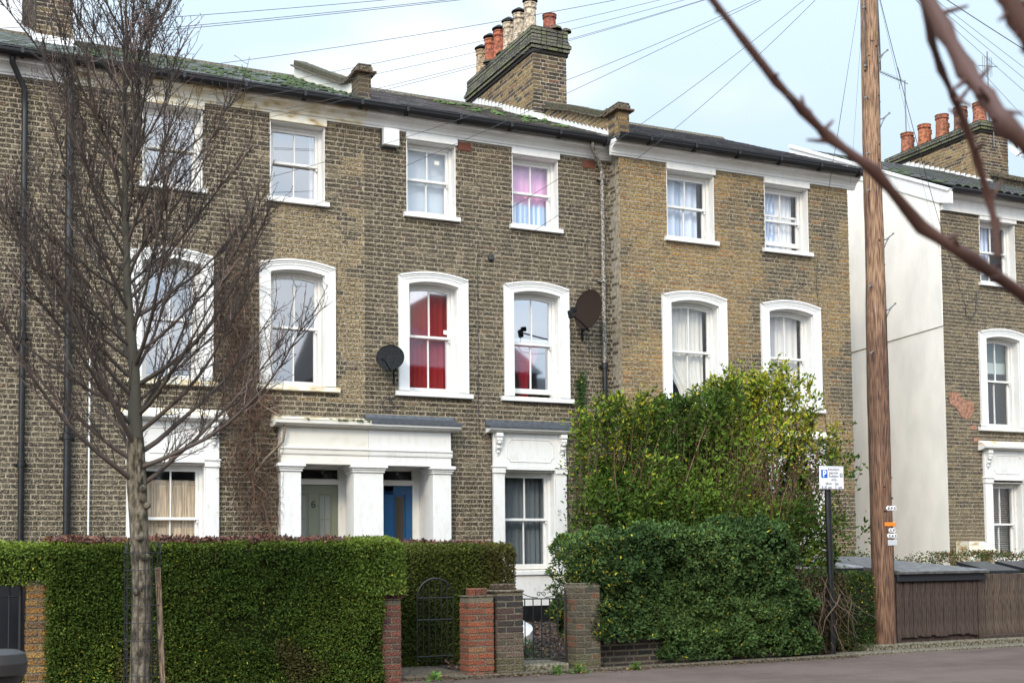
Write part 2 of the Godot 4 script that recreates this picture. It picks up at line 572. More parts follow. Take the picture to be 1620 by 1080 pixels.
func sash(house: Node, x0: float, x1: float, y0: float, y1: float, zf: float, o := {}) -> MeshInstance3D:
	var rise: float = o.get("rise", 0.0)
	var zb := zf - float(o.get("deep", 0.15))
	var wm: Material = o.get("mat", M.white_clean)
	var gm: Material = o.get("glass", M.glass)
	var ym: float = o.get("ym", (y0 + y1 + rise) * 0.5)
	var gap: float = o.get("gap", 0.0)
	var top := func(x: float) -> float: return arc_y(x, x0, x1, y1, rise)
	var n := 10 if rise > 0.0 else 1
	var mb := MB.new()
	# painted reveal and the box frame behind it
	mb.box(Vector3(x0 - 0.001, y0, zb), Vector3(x0 + 0.012, y1 - 0.001, zf + 0.004))
	mb.box(Vector3(x1 - 0.012, y0, zb), Vector3(x1 + 0.001, y1 - 0.001, zf + 0.004))
	mb.box(Vector3(x0, y0, zb - 0.14), Vector3(x0 + 0.058, y1 - 0.002, zb - 0.001))
	mb.box(Vector3(x1 - 0.058, y0, zb - 0.14), Vector3(x1, y1 - 0.002, zb - 0.001))
	for i in n:
		var xa := lerpf(x0, x1, float(i) / n)
		var xb := lerpf(x0, x1, float(i + 1) / n)
		var ya: float = top.call(xa)
		var yb: float = top.call(xb)
		mb.quad(Vector3(xa, ya - 0.012, zb), Vector3(xb, yb - 0.012, zb), Vector3(xb, yb - 0.012, zf + 0.003), Vector3(xa, ya - 0.012, zf + 0.003))
		mb.quad(Vector3(xa, ya - 0.012, zf + 0.003), Vector3(xb, yb - 0.012, zf + 0.003), Vector3(xb, yb + 0.004, zf + 0.003), Vector3(xa, ya + 0.004, zf + 0.003))
		mb.quad(Vector3(xa, ya - 0.06, zb - 0.002), Vector3(xb, yb - 0.06, zb - 0.002), Vector3(xb, yb, zb - 0.002), Vector3(xa, ya, zb - 0.002))
		mb.quad(Vector3(xa, ya - 0.06, zb - 0.14), Vector3(xb, yb - 0.06, zb - 0.14), Vector3(xb, yb - 0.06, zb - 0.002), Vector3(xa, ya - 0.06, zb - 0.002))
		mb.quad(Vector3(xb, yb - 0.06, zb - 0.14), Vector3(xa, ya - 0.06, zb - 0.14), Vector3(xa, ya + 0.06, zb - 0.14), Vector3(xb, yb + 0.06, zb - 0.14))
	var win := part("window", mb, wm, house)
	var sx0 := x0 + 0.058
	var sx1 := x1 - 0.058
	var cx := (sx0 + sx1) * 0.5
	# two sashes: the upper one in front of the lower one
	for which in 2:
		var za := zb - (0.03 if which == 0 else 0.078)
		var zc := za - 0.042
		var b := (ym - 0.022) if which == 0 else y0 + 0.005 + gap
		var st := 0.046
		var bot := 0.042 if which == 0 else 0.085
		var s := MB.new()
		s.cbox(Vector3(sx0, b, zc), Vector3(sx0 + st, (y1 - 0.06) if which == 0 else ym + 0.02 + gap, za), 0.004)
		s.cbox(Vector3(sx1 - st, b, zc), Vector3(sx1, (y1 - 0.06) if which == 0 else ym + 0.02 + gap, za), 0.004)
		s.cbox(Vector3(sx0 + st, b, zc + 0.001), Vector3(sx1 - st, b + bot, za + 0.003), 0.004)
		var gb := b + bot
		if which == 0:
			for i in n:
				var xa := lerpf(sx0, sx1, float(i) / n)
				var xb := lerpf(sx0, sx1, float(i + 1) / n)
				var ya: float = top.call(xa) - 0.055
				var yb: float = top.call(xb) - 0.055
				s.quad(Vector3(xa, ya - 0.05, za + 0.002), Vector3(xb, yb - 0.05, za + 0.002), Vector3(xb, yb, za + 0.002), Vector3(xa, ya, za + 0.002))
				s.quad(Vector3(xa, ya - 0.05, zc), Vector3(xb, yb - 0.05, zc), Vector3(xb, yb - 0.05, za + 0.002), Vector3(xa, ya - 0.05, za + 0.002))
			s.cbox(Vector3(cx - 0.011, gb, zc + 0.004), Vector3(cx + 0.011, float(top.call(cx)) - 0.1, za - 0.002), 0.004)
			for e in [sx0 + 0.002, sx1 - 0.03]:   # horns under the meeting rail
				s.cbox(Vector3(e, b - 0.05, zc + 0.006), Vector3(e + 0.028, b, za - 0.006), 0.008)
		else:
			s.cbox(Vector3(sx0 + st, ym - 0.02 + gap, zc + 0.001), Vector3(sx1 - st, ym + 0.02 + gap, za - 0.001), 0.004)
			s.cbox(Vector3(cx - 0.011, gb, zc + 0.004), Vector3(cx + 0.011, ym - 0.02 + gap, za - 0.002), 0.004)
		part("upper_sash" if which == 0 else "lower_sash", s, wm, win)
		for side in 2:
			var pa := (sx0 + st) if side == 0 else cx + 0.011
			var pb := (cx - 0.011) if side == 0 else sx1 - st
			var g := MB.new()
			var zz := (za + zc) * 0.5 + rng.randf_range(-0.002, 0.002)
			var tilt := rng.randf_range(-0.002, 0.002)
			for i in n:
				var xa := lerpf(pa, pb, float(i) / n)
				var xb := lerpf(pa, pb, float(i + 1) / n)
				var ya: float = (float(top.call(xa)) - 0.1) if which == 0 else ym - 0.015 + gap
				var yb: float = (float(top.call(xb)) - 0.1) if which == 0 else ym - 0.015 + gap
				var z0 := zz + tilt * i / n
				var z1 := zz + tilt * (i + 1) / n
				g.quad(Vector3(xa, gb - 0.004, z0), Vector3(xb, gb - 0.004, z1), Vector3(xb, yb + 0.004, z1), Vector3(xa, ya + 0.004, z0))
			part("pane", g, gm, win)
	var sw: float = o.get("sill_out", 0.06)
	if sw > 0.0:
		var s := MB.new()
		s.prism_x(PackedVector2Array([Vector2(zb - 0.12, y0 - 0.09), Vector2(zf + 0.07, y0 - 0.09), Vector2(zf + 0.075, y0 - 0.084), Vector2(zf + 0.075, y0 - 0.022), Vector2(zf + 0.068, y0 - 0.016), Vector2(zb - 0.12, y0 + 0.004)]), x0 - sw, x1 + sw)
		part("sill", s, o.get("sill_mat", wm), win)
	return win


# the moulded white surround of a segment-headed window
func arch_surround(win: Node, x0: float, x1: float, y0: float, y1: float, rise: float, zf: float, w := 0.175, m: Material = null) -> void:
	var yc := y1 + 0.135
	var ro := rise + 0.025
	var d := 0.05
	for s in [-1.0, 1.0]:
		var mb := MB.new()
		var a := x0 if s < 0 else x1
		var poly := PackedVector2Array([Vector2(a, y0), Vector2(a, y1), Vector2(a + s * w, yc), Vector2(a + s * w, y0)])
		mb.prism(poly, Transform3D(Basis(), Vector3(0, 0, zf - 0.01)), d + 0.01)
		part("architrave", mb, m if m else M.white_clean, win)
	var prof := [[0.0, -0.01], [0.0, d], [0.36, d], [0.37, d - 0.012], [0.42, d - 0.012], [0.43, d + 0.004], [0.58, d + 0.004], [0.59, d - 0.010], [0.64, d - 0.010], [0.65, d + 0.008], [0.77, d + 0.008], [0.78, d - 0.006], [0.82, d - 0.006], [0.83, d + 0.02], [1.0, d + 0.02], [1.0, -0.01]]
	var h := MB.new()
	var n := 16
	var P := func(t: float, q: Array) -> Vector3:
		var xi := lerpf(x0, x1, t)
		var xo := lerpf(x0 - w, x1 + w, t)
		return Vector3(lerpf(xi, xo, q[0]), lerpf(arc_y(xi, x0, x1, y1, rise), arc_y(xo, x0 - w, x1 + w, yc, ro), q[0]), zf + q[1])
	for i in n:
		for j in prof.size() - 1:
			var ta := float(i) / n
			var tb := float(i + 1) / n
			h.quad(P.call(ta, prof[j]), P.call(tb, prof[j]), P.call(tb, prof[j + 1]), P.call(ta, prof[j + 1]))
	part("arched_head", h, m if m else M.white_clean, win)


# a hanging cloth: pleats across, optionally drawn in towards a waist. col: Callable(u, v) -> Color
func curtain(nm: String, label: String, x0: float, x1: float, y0: float, y1: float, z: float, col: Callable, o := {}) -> MeshInstance3D:
	var folds: float = o.get("folds", 7.0)
	var amp: float = o.get("amp", 0.022)
	var waist = o.get("waist")
	var mb := MB.new()
	var nx := int(folds * 8)
	var ny := 14
	var ph := rng.randf() * 9.0
	var k := mb.v.size()
	for j in ny + 1:
		for i in nx + 1:
			var u := float(i) / nx
			var vv := float(j) / ny
			var x := lerpf(x0, x1, u)
			if waist != null:
				x = waist.call(u, vv)
			var wob := sin(u * folds * TAU + ph + sin(u * 9.0 + ph) * 1.4) * amp * (0.6 + 0.4 * vv) + sin(u * folds * TAU * 0.37 + ph * 2.0) * amp * 0.6
			mb.v.append(Vector3(x, lerpf(y1, y0, vv), z + wob))
			mb.n.append(Vector3.ZERO)
			mb.c.append(col.call(u, vv))
	for j in ny:
		for i in nx:
			var a := k + j * (nx + 1) + i
			var b := a + nx + 1
			var fn := (mb.v[b] - mb.v[a]).cross(mb.v[a + 1] - mb.v[a])
			for q in [a, a + 1, b, b + 1]:
				mb.n[q] += fn
			mb.ix.append(a); mb.ix.append(a + 1); mb.ix.append(b)
			mb.ix.append(a + 1); mb.ix.append(b + 1); mb.ix.append(b)
	for q in mb.n.size():
		mb.n[q] = mb.n[q].normalized()
	return one(nm, mb, o.get("mat", M.cloth), label, o.get("cat", "curtain"), o.get("group", ""))


# cornice under the gutter, and the gutter itself
func cornice(house: Node, xa: float, xb: float, zf: float, m: Material, y := 8.335) -> void:
	var mb := MB.new()
	mb.prism_x(PackedVector2Array([Vector2(zf - 0.02, y), Vector2(zf + 0.03, y), Vector2(zf + 0.034, y + 0.028), Vector2(zf + 0.05, y + 0.032), Vector2(zf + 0.062, y + 0.07), Vector2(zf + 0.095, y + 0.115), Vector2(zf + 0.15, y + 0.145), Vector2(zf + 0.175, y + 0.15), Vector2(zf + 0.18, y + 0.175), Vector2(zf + 0.205, y + 0.18), Vector2(zf + 0.205, y + 0.24), Vector2(zf - 0.02, y + 0.26)]), xa, xb)
	part("cornice", mb, m, house)
	var g := MB.new()
	var poly := PackedVector2Array()
	for i in 9:
		var a := PI + PI * i / 8.0
		poly.append(Vector2(zf + 0.285 + cos(a) * 0.082, y + 0.275 + sin(a) * 0.085))
	poly.append(Vector2(zf + 0.375, y + 0.29)); poly.append(Vector2(zf + 0.375, y + 0.305)); poly.append(Vector2(zf + 0.355, y + 0.305))
	for i in 9:
		var a := TAU - PI * i / 8.0
		poly.append(Vector2(zf + 0.285 + cos(a) * 0.07, y + 0.28 + sin(a) * 0.07))
	g.prism_x(poly, xa, xb)
	var x := xa + 0.6
	while x < xb:
		g.prism_x(PackedVector2Array([Vector2(zf + 0.2, y + 0.24), Vector2(zf + 0.25, y + 0.17), Vector2(zf + 0.3, y + 0.16), Vector2(zf + 0.38, y + 0.22), Vector2(zf + 0.385, y + 0.3), Vector2(zf + 0.2, y + 0.3)]), x, x + 0.045)
		x += 0.92
	part("gutter", g, M.gutter_paint, house)


# slated slope from (z, y) up to the ridge; each slate a thin tilted piece
func slates(house: Node, xa: float, xb: float, z0: float, y0: float, z1: float, y1: float, tone: Callable) -> void:
	var base := MB.new()
	base.quad(Vector3(xa, y0 - 0.02, z0), Vector3(xb, y0 - 0.02, z0), Vector3(xb, y1 - 0.02, z1), Vector3(xa, y1 - 0.02, z1), L(0.02, 0.02, 0.02))
	base.quad(Vector3(xa, y1 - 0.02, z1), Vector3(xb, y1 - 0.02, z1), Vector3(xb, y0, z1 - (z0 - z1)), Vector3(xa, y0, z1 - (z0 - z1)), L(0.05, 0.05, 0.055))
	base.quad(Vector3(xb, y0 - 0.02, z0), Vector3(xa, y0 - 0.02, z0), Vector3(xa, y0 - 0.06, z0 - 0.4), Vector3(xb, y0 - 0.06, z0 - 0.4), L(0.02, 0.02, 0.02))
	var roof := part("roof", base, M.slate, house)
	var mb := MB.new()
	var up := Vector3(0, y1 - y0, z1 - z0)
	var ln := up.length()
	up /= ln
	var nrm := Vector3(1, 0, 0).cross(up)
	if nrm.y < 0:
		nrm = -nrm
	var gauge := 0.21
	var rows := int(ln / gauge)
	for r in rows + 1:
		var s := r * gauge
		var x := xa - (0.13 if r % 2 else 0.0)
		while x < xb:
			var a := maxf(x + 0.002, xa)
			var b := minf(x + 0.252, xb)
			x += 0.256
			if b - a < 0.03:
				continue
			var col: Color = tone.call(a, s / ln)
			var lift := 0.012 + rng.randf_range(-0.003, 0.005)
			var e := minf(s + gauge + 0.05, ln)
			var o := Vector3(0, y0, z0)
			var sk := rng.randf_range(-0.006, 0.006)
			var p0 := o + up * (s + sk) + nrm * lift + Vector3(a, 0, 0)
			var p1 := o + up * (s - sk) + nrm * lift + Vector3(b, 0, 0)
			var p2 := o + up * e + nrm * 0.002 + Vector3(b, 0, 0)
			var p3 := o + up * e + nrm * 0.002 + Vector3(a, 0, 0)
			mb.quad(p0, p1, p2, p3, col)
			var dn := -nrm * 0.011
			mb.quad(p0 + dn, p1 + dn, p1, p0, col)
			mb.quad(p1 + dn, p2 + dn, p2, p1, col)
			mb.quad(p3 + dn, p0 + dn, p0, p3, col)
	part("slate", mb, M.slate, roof, "stuff")
	var rd := MB.new()
	var xx := xa
	while xx < xb:
		var e := minf(xx + 0.45, xb)
		rd.prism_x(PackedVector2Array([Vector2(z1 + 0.14, y1 - 0.055), Vector2(z1 + 0.05, y1 + 0.03), Vector2(z1, y1 + 0.055), Vector2(z1 - 0.05, y1 + 0.03), Vector2(z1 - 0.14, y1 - 0.055)]), xx + 0.004, e - 0.004)
		xx += 0.45
	part("ridge_tiles", rd, M.coping, roof, "stuff")


# ---------------------------------------------------------------- ground-floor window bay: pilasters, panelled frieze, consoles, cornice
func bay(house: Node, x0: float, x1: float, y0: float, zf: float, top: String, w := 0.2) -> void:
	var m: Material = M.white
	var cy := 3.47
	for s in [-1.0, 1.0]:
		var a := (x0 - w) if s < 0 else x1
		var b := x0 if s < 0 else x1 + w
		var mb := MB.new()
		mb.cbox(Vector3(a, y0 - 0.1, zf - 0.02), Vector3(b, 2.80, zf + 0.07), 0.006)
		mb.cbox(Vector3(a - 0.012, 2.80, zf - 0.02), Vector3(b + 0.012, 2.895, zf + 0.088), 0.006)
		mb.cbox(Vector3(a - 0.025, 2.895, zf - 0.02), Vector3(b + 0.025, 2.925, zf + 0.102), 0.008)
		part("pilaster", mb, m, house)
		# carved console
		var c := MB.new()
		var xa = (a + b) * 0.5 + s * 0.02 - 0.05
		c.cbox(Vector3(xa - 0.012, cy - 0.075, zf), Vector3(xa + 0.112, cy - 0.005, zf + 0.17), 0.01)
		c.prism_x(PackedVector2Array([Vector2(zf, cy - 0.075), Vector2(zf + 0.15, cy - 0.075), Vector2(zf + 0.155, cy - 0.12), Vector2(zf + 0.135, cy - 0.17), Vector2(zf + 0.1, cy - 0.2), Vector2(zf + 0.105, cy - 0.24), Vector2(zf + 0.085, cy - 0.29), Vector2(zf + 0.07, cy - 0.3), Vector2(zf, cy - 0.31)]), xa, xa + 0.1)
		for k in 3:
			c.lathe(Vector3(xa + 0.05, cy - 0.17 - k * 0.075, zf + 0.12 - k * 0.028), [Vector2(0.0, -0.03), Vector2(0.03, -0.018), Vector2(0.038, 0.0), Vector2(0.03, 0.02), Vector2(0.0, 0.03)], 8)
		c.lathe(Vector3(xa + 0.05, cy - 0.37, zf + 0.03), [Vector2(0.0, -0.045), Vector2(0.022, -0.03), Vector2(0.038, 0.0), Vector2(0.034, 0.04), Vector2(0.0, 0.06)], 8)
		part("console", c, m, house)
	var f := MB.new()
	f.box(Vector3(x0 - w, 2.915, zf - 0.02), Vector3(x1 + w, cy + 0.02, zf + 0.055))
	f.cbox(Vector3(x0 - 0.01, 2.86, zf - 0.1), Vector3(x1 + 0.01, 2.93, zf + 0.062), 0.006)
	# raised line of the panel with its clipped corners
	var px0 := x0 + 0.05
	var px1 := x1 - 0.05
	var py0 := 3.0
	var py1 := cy - 0.1
	var k := 0.07
	var ring := [Vector3(px0 + k, py0, 0), Vector3(px1 - k, py0, 0), Vector3(px1 - k * 0.6, py0 + k * 0.6, 0), Vector3(px1, py0 + k, 0), Vector3(px1, py1 - k, 0), Vector3(px1 - k * 0.6, py1 - k * 0.6, 0), Vector3(px1 - k, py1, 0), Vector3(px0 + k, py1, 0), Vector3(px0 + k * 0.6, py1 - k * 0.6, 0), Vector3(px0, py1 - k, 0), Vector3(px0, py0 + k, 0), Vector3(px0 + k * 0.6, py0 + k * 0.6, 0)]
	for i in ring.size():
		f.tube([ring[i] + Vector3(0, 0, zf + 0.056), ring[(i + 1) % ring.size()] + Vector3(0, 0, zf + 0.056)], [0.009, 0.009], 6)
	part("frieze", f, m, house)
	var cn := MB.new()
	cn.prism_x(PackedVector2Array([Vector2(zf - 0.02, cy), Vector2(zf + 0.09, cy), Vector2(zf + 0.1, cy + 0.015), Vector2(zf + 0.15, cy + 0.02), Vector2(zf + 0.155, cy + 0.035), Vector2(zf + 0.2, cy + 0.045), Vector2(zf + 0.205, cy + 0.085), Vector2(zf - 0.02, cy + 0.1)]), x0 - w - 0.11, x1 + w + 0.11)
	part("cornice", cn, m, house)
	var t := MB.new()
	if top == "lead":
		t.prism_x(PackedVector2Array([Vector2(zf, cy + 0.22), Vector2(zf + 0.02, cy + 0.22), Vector2(zf + 0.04, cy + 0.13), Vector2(zf + 0.215, cy + 0.098), Vector2(zf + 0.217, cy + 0.068), Vector2(zf + 0.19, cy + 0.07), Vector2(zf, cy + 0.09)]), x0 - w - 0.12, x1 + w + 0.12)
		part("lead_flashing", t, M.lead, house)
	else:
		t.prism_x(PackedVector2Array([Vector2(zf, cy + 0.2), Vector2(zf + 0.03, cy + 0.19), Vector2(zf + 0.205, cy + 0.08), Vector2(zf, cy + 0.08)]), x0 - w - 0.1, x1 + w + 0.1)
		part("sloping_top", t, M.white_stained, house)


func shell(house: Node, xa: float, xb: float, zf: float) -> void:  # floors, ceilings and walls behind the front, so that rooms are rooms
	for y in [0.4, 3.25, 6.2]:
		var f := MB.new()
		f.box(Vector3(xa + 0.1, y - 0.12, -7.5), Vector3(xb - 0.1, y, zf - 0.245))
		part("floor", f, M.floor_wood, house)
	for y in [3.13, 6.08, 8.42]:
		var f := MB.new()
		f.box(Vector3(xa + 0.1, y - 0.02, -7.5), Vector3(xb - 0.1, y - 0.001, zf - 0.245))
		part("ceiling", f, M.plaster_dim, house)
	for x in [xa, xb - 0.1]:
		var w := MB.new()
		w.box(Vector3(x + 0.001, -0.1, -7.6), Vector3(x + 0.099, 8.5, zf - 0.245))
		part("party_wall", w, M.plaster_dim, house)
	var b := MB.new()
	b.box(Vector3(xa + 0.1, -0.1, -7.6), Vector3(xb - 0.1, 8.5, -7.5))
	part("back_wall", b, M.plaster_dim, house)
	var mid := MB.new()
	mid.box(Vector3(xa + 0.1, 0.4, -4.0), Vector3(xb - 0.1, 8.4, -3.9))
	part("spine_wall", mid, M.plaster_dim, house)


func pipe(house: Node, nm: String, pts: Array, r: float, m: Material, collars: Array) -> void:
	var mb := MB.new()
	var rr := []
	for p in pts:
		rr.append(r)
	mb.tube(pts, rr, 10)
	for c in collars:
		mb.lathe(c, [Vector2(r, -0.05), Vector2(r + 0.014, -0.045), Vector2(r + 0.014, 0.03), Vector2(r + 0.018, 0.035), Vector2(r + 0.018, 0.05), Vector2(r, 0.055)], 10)
		mb.cbox(c + Vector3(-r - 0.05, -0.03, -r - 0.03), c + Vector3(r + 0.05, 0.0, -r + 0.02), 0.004)
	part(nm, mb, m, house)


# ---------------------------------------------------------------- chimneys
func chimney_pot(parent: Node, at: Vector3, h: float, r: float, col: Color, cowl: bool) -> void:
	var mb := MB.new()
	mb.lathe(at, [Vector2(r * 1.12, 0.0), Vector2(r * 1.1, 0.05), Vector2(r, 0.07), Vector2(r * 0.9, h * 0.8), Vector2(r * 1.02, h * 0.82), Vector2(r * 1.06, h * 0.86), Vector2(r * 0.98, h * 0.88), Vector2(r * 1.0, h * 0.95), Vector2(r * 1.08, h * 0.97), Vector2(r * 1.06, h), Vector2(r * 0.82, h), Vector2(r * 0.78, h - 0.25), Vector2(0.0, h - 0.26)], 18, col)
	var pot := part("chimney_pot", mb, M.pot, parent)
	if cowl:
		var c := MB.new()
		var top := at + Vector3(0, h - 0.01, 0)
		c.lathe(top, [Vector2(r * 0.78, 0.0), Vector2(r * 0.84, 0.04), Vector2(r * 1.25, 0.055), Vector2(r * 1.2, 0.075), Vector2(r * 0.8, 0.11), Vector2(r * 0.3, 0.15), Vector2(0.0, 0.16)], 14)
		part("cowl", c, M.soot, pot)


func chimney(house: Node, x0: float, x1: float, zf: float, zb: float, y0: float, ytop: float, tone: Callable, roof_y: Callable, courses := 7) -> MeshInstance3D:
	var mb := MB.new()
	mb.box(Vector3(x0 + 0.005, y0, zb), Vector3(x1 - 0.005, ytop - 0.02, zf - 0.005))
	var ch := part("chimney", mb, M.mortar, house)
	var o := {"mats": [M.brick_plain], "single": 150, "seen": func(u, v): return v > 0.3, "proud": 0.006}
	var band := ytop - 0.0744 * courses
	brick_face(ch, Vector3(x0, y0, zf - 0.005), Vector3(1, 0, 0), Vector3(0, 0, 1), x1 - x0, 0.0, band - y0, [], tone, o)
	brick_face(ch, Vector3(x0 + 0.005, y0, zb), Vector3(0, 0, 1), Vector3(-1, 0, 0), zf - zb, 0.0, band - y0, [], func(u, v): return tone.call(u + 3.0, v + 20.0), o)
	# oversailing courses and the weathered head
	for k in courses:
		var e: float = [0.03, 0.055, 0.08, 0.05, 0.03, 0.03, 0.03][k]
		var ya := band + k * 0.0744
		var c := MB.new()
		c.cbox(Vector3(x0 - e, ya, zb - e), Vector3(x1 + e, ya + 0.066, zf + e), 0.004, L(0.10, 0.085, 0.055))
		c.box(Vector3(x0 - e + 0.012, ya + 0.06, zb - e + 0.012), Vector3(x1 + e - 0.012, ya + 0.08, zf + e - 0.012), L(0.14, 0.125, 0.09))
		var cm := part("oversailing_course", c, M.coping, ch)
		if k > 0:
			var o2 := {"mats": [M.brick_plain], "proud": 0.004}
			var dark := func(u, v): return L(0.25, 0.235, 0.16).lerp(L(0.11, 0.10, 0.07), rng.randf()) if rng.randf() < 0.75 else L(0.21, 0.22, 0.10)
			brick_face(cm, Vector3(x0 - e, ya, zf + e), Vector3(1, 0, 0), Vector3(0, 0, 1), x1 - x0 + 2 * e, 0.0, 0.0744, [], dark, o2)
			brick_face(cm, Vector3(x0 - e, ya, zb - e), Vector3(0, 0, 1), Vector3(-1, 0, 0), zf - zb + 2 * e, 0.0, 0.0744, [], dark, o2)
	# lead where it meets the slates: stepped along the side, an apron across the front
	var fl := MB.new()
	var z := zb
	while z < zf:
		var ze := minf(z + 0.17, zf)
		var yb: float = roof_y.call(z)
		var ye: float = roof_y.call(ze)
		fl.quad(Vector3(x0 - 0.006, yb - 0.05, z), Vector3(x0 - 0.006, ye - 0.05, ze), Vector3(x0 - 0.006, ye + 0.16, ze), Vector3(x0 - 0.006, ye + 0.16 + 0.02, z + 0.02))
		z += 0.17
	var yf: float = roof_y.call(zf)
	fl.box(Vector3(x0 - 0.02, yf - 0.25, zf), Vector3(x1 + 0.02, yf + 0.12, zf + 0.012))
	fl.quad(Vector3(x0 - 0.05, yf - 0.09, zf + 0.22), Vector3(x1 + 0.05, yf - 0.09, zf + 0.22), Vector3(x1 + 0.05, yf + 0.03, zf), Vector3(x0 - 0.05, yf + 0.03, zf))
	part("lead_flashing", fl, M.white, ch)
	return ch


# party-wall parapet that runs down the slope and ends in a small brick pier over the gutter
func parapet(house: Node, x0: float, x1: float, zs: float, z1: float, prof: Array, pier_y0: float, pier_y1: float, white_skirt: bool, tone: Callable) -> void:
	# prof: Vector2(z, y) of the coping's underside from back to front, roof side below it
	var body := MB.new()
	var poly := PackedVector2Array()
	for p in prof:
		poly.append(p)
	poly.append(Vector2(z1, pier_y0))
	for i in range(prof.size() - 1, -1, -1):
		poly.append(Vector2(prof[i].x, minf(prof[i].y - 0.1, 8.66 + 0.437 * (0.33 - prof[i].x) - 0.1)))
	body.prism_x(poly, x0 + 0.02, x1 - 0.02)
	var pr := part("parapet", body, M.mortar, house)
	var w := x1 - x0
	# coping of tiles, laid along the slope
	var cp := MB.new()
	for i in prof.size() - 1:
		var a: Vector2 = prof[i]
		var b: Vector2 = prof[i + 1]
		cp.prism_x(PackedVector2Array([a, b, b + Vector2(0, 0.03), a + Vector2(0, 0.03)]), x0 - 0.06, x1 + 0.06)
	part("tile_creasing", cp, M.coping, pr)
	for i in prof.size() - 1:
		var a: Vector2 = prof[i]
		var b: Vector2 = prof[i + 1]
		var ln := (b - a).length()
		var dd := (b - a) / ln
		var s := 0.0
		while s < ln - 0.03:
			var p := a + dd * s + Vector2(0, 0.03)
			var mb := MB.new()
			var ang := atan2(dd.y, dd.x)
			var t := Transform3D(Basis(Vector3(1, 0, 0), -ang), Vector3(0, p.y, p.x))
			mb.cbox(Vector3(x0 + 0.0, 0.0, 0.004), Vector3(x1, 0.088 + rng.randf_range(-0.004, 0.006), 0.068), 0.007, L(0.13, 0.105, 0.065).lerp(L(0.08, 0.085, 0.04), rng.randf()), t)
			part("coping_brick", mb, M.brick_plain, pr)
			s += 0.074
	if not white_skirt:
		var cop := func(z: float) -> float:
			for i in prof.size() - 1:
				if z >= prof[i].x and z <= prof[i + 1].x:
					return lerpf(prof[i].y, prof[i + 1].y, (z - prof[i].x) / (prof[i + 1].x - prof[i].x))
			return -1.0
		var ok := func(u: float, v: float) -> bool: return v + 8.4 < cop.call(zs + u) - 0.01 and v + 8.4 > 8.6 + 0.437 * (0.33 - zs - u)
		brick_face(pr, Vector3(x0 + 0.02, 8.4, zs), Vector3(0, 0, 1), Vector3(-1, 0, 0), z1 - zs - 0.36, 0.2, 2.6, [], tone, {"mats": [M.brick_plain], "single": 120, "inside": ok})
	# pier
	var pb := MB.new()
	pb.box(Vector3(x0 + 0.005, pier_y0, z1 - 0.36), Vector3(x1 - 0.005, pier_y1 - 0.02, z1 - 0.005))
	var pier := part("parapet_pier", pb, M.mortar_grey, house)
	var o := {"mats": [M.brick_plain], "single": 40}
	brick_face(pier, Vector3(x0, pier_y0, z1 - 0.005), Vector3(1, 0, 0), Vector3(0, 0, 1), w, 0.0, pier_y1 - pier_y0 - 0.14, [], tone, o)
	brick_face(pier, Vector3(x0 + 0.005, pier_y0, z1 - 0.36), Vector3(0, 0, 1), Vector3(-1, 0, 0), 0.36, 0.0, pier_y1 - pier_y0 - 0.14, [], tone, o)
	var cap := MB.new()
	cap.cbox(Vector3(x0 - 0.07, pier_y1 - 0.16, z1 - 0.42), Vector3(x1 + 0.07, pier_y1 - 0.12, z1 + 0.07), 0.008, L(1.0, 0.75, 0.65))
	cap.cbox(Vector3(x0 - 0.02, pier_y1 - 0.12, z1 - 0.38), Vector3(x1 + 0.02, pier_y1 - 0.04, z1 + 0.02), 0.012)
	cap.cbox(Vector3(x0 - 0.01, pier_y1 - 0.04, z1 - 0.37), Vector3(x1 + 0.01, pier_y1, z1 + 0.01), 0.02)
	part("pier_cap", cap, M.coping, pier)
	# skirt where the slates meet the parapet
	var sk := MB.new()
	var z := zs
	while z < z1 - 0.36:
		var ze := minf(z + 0.15, z1 - 0.3)
		var ya := 8.66 + 0.437 * (0.33 - z)
		var yb := 8.66 + 0.437 * (0.33 - ze)
		var hgt := 0.19 if white_skirt else 0.13 + 0.05
		if white_skirt:
			sk.quad(Vector3(x0 + 0.012, ya - 0.03, z), Vector3(x0 + 0.012, yb - 0.03, ze), Vector3(x0 + 0.012, yb + hgt, ze), Vector3(x0 + 0.012, ya + hgt, z))
		else:
			sk.quad(Vector3(x0 + 0.01, ya - 0.03, z), Vector3(x0 + 0.01, yb - 0.03, ze), Vector3(x0 + 0.01, yb + 0.07, ze), Vector3(x0 + 0.01, yb + hgt, z))
		z = ze if ze > z else z1
	part("flashing", sk, M.white_cream if white_skirt else M.white, pr)


# ---------------------------------------------------------------- leaves
class Leaves:
	var buf := PackedFloat32Array()
	var count := 0

	func add(p: Vector3, ax: Vector3, nn: Vector3, s: float, col: Color) -> void:
		var x := ax.normalized()
		var z := (nn - x * nn.dot(x))
		z = z.normalized() if z.length_squared() > 1e-6 else x.cross(Vector3(0.3, 0.5, 0.8)).normalized()
		var y := z.cross(x)
		x *= s; y *= s; z *= s
		buf.append_array(PackedFloat32Array([x.x, y.x, z.x, p.x, x.y, y.y, z.y, p.y, x.z, y.z, z.z, p.z, col.r, col.g, col.b, 1.0]))
		count += 1


var leaf_mesh_cache: ArrayMesh


func leaf_mesh() -> ArrayMesh:
	if leaf_mesh_cache == null:
		var mb := MB.new()
		var pts := [Vector3(0, 0, 0), Vector3(0.35, -0.24, 0.06), Vector3(0.72, -0.18, 0.05), Vector3(1, 0, -0.06), Vector3(0.72, 0.18, 0.05), Vector3(0.35, 0.24, 0.06)]
		mb.tri(pts[0], pts[1], pts[3])
		mb.tri(pts[1], pts[2], pts[3])
		mb.tri(pts[0], pts[3], pts[5])
		mb.tri(pts[5], pts[3], pts[4])
		leaf_mesh_cache = mb.mesh()
	return leaf_mesh_cache


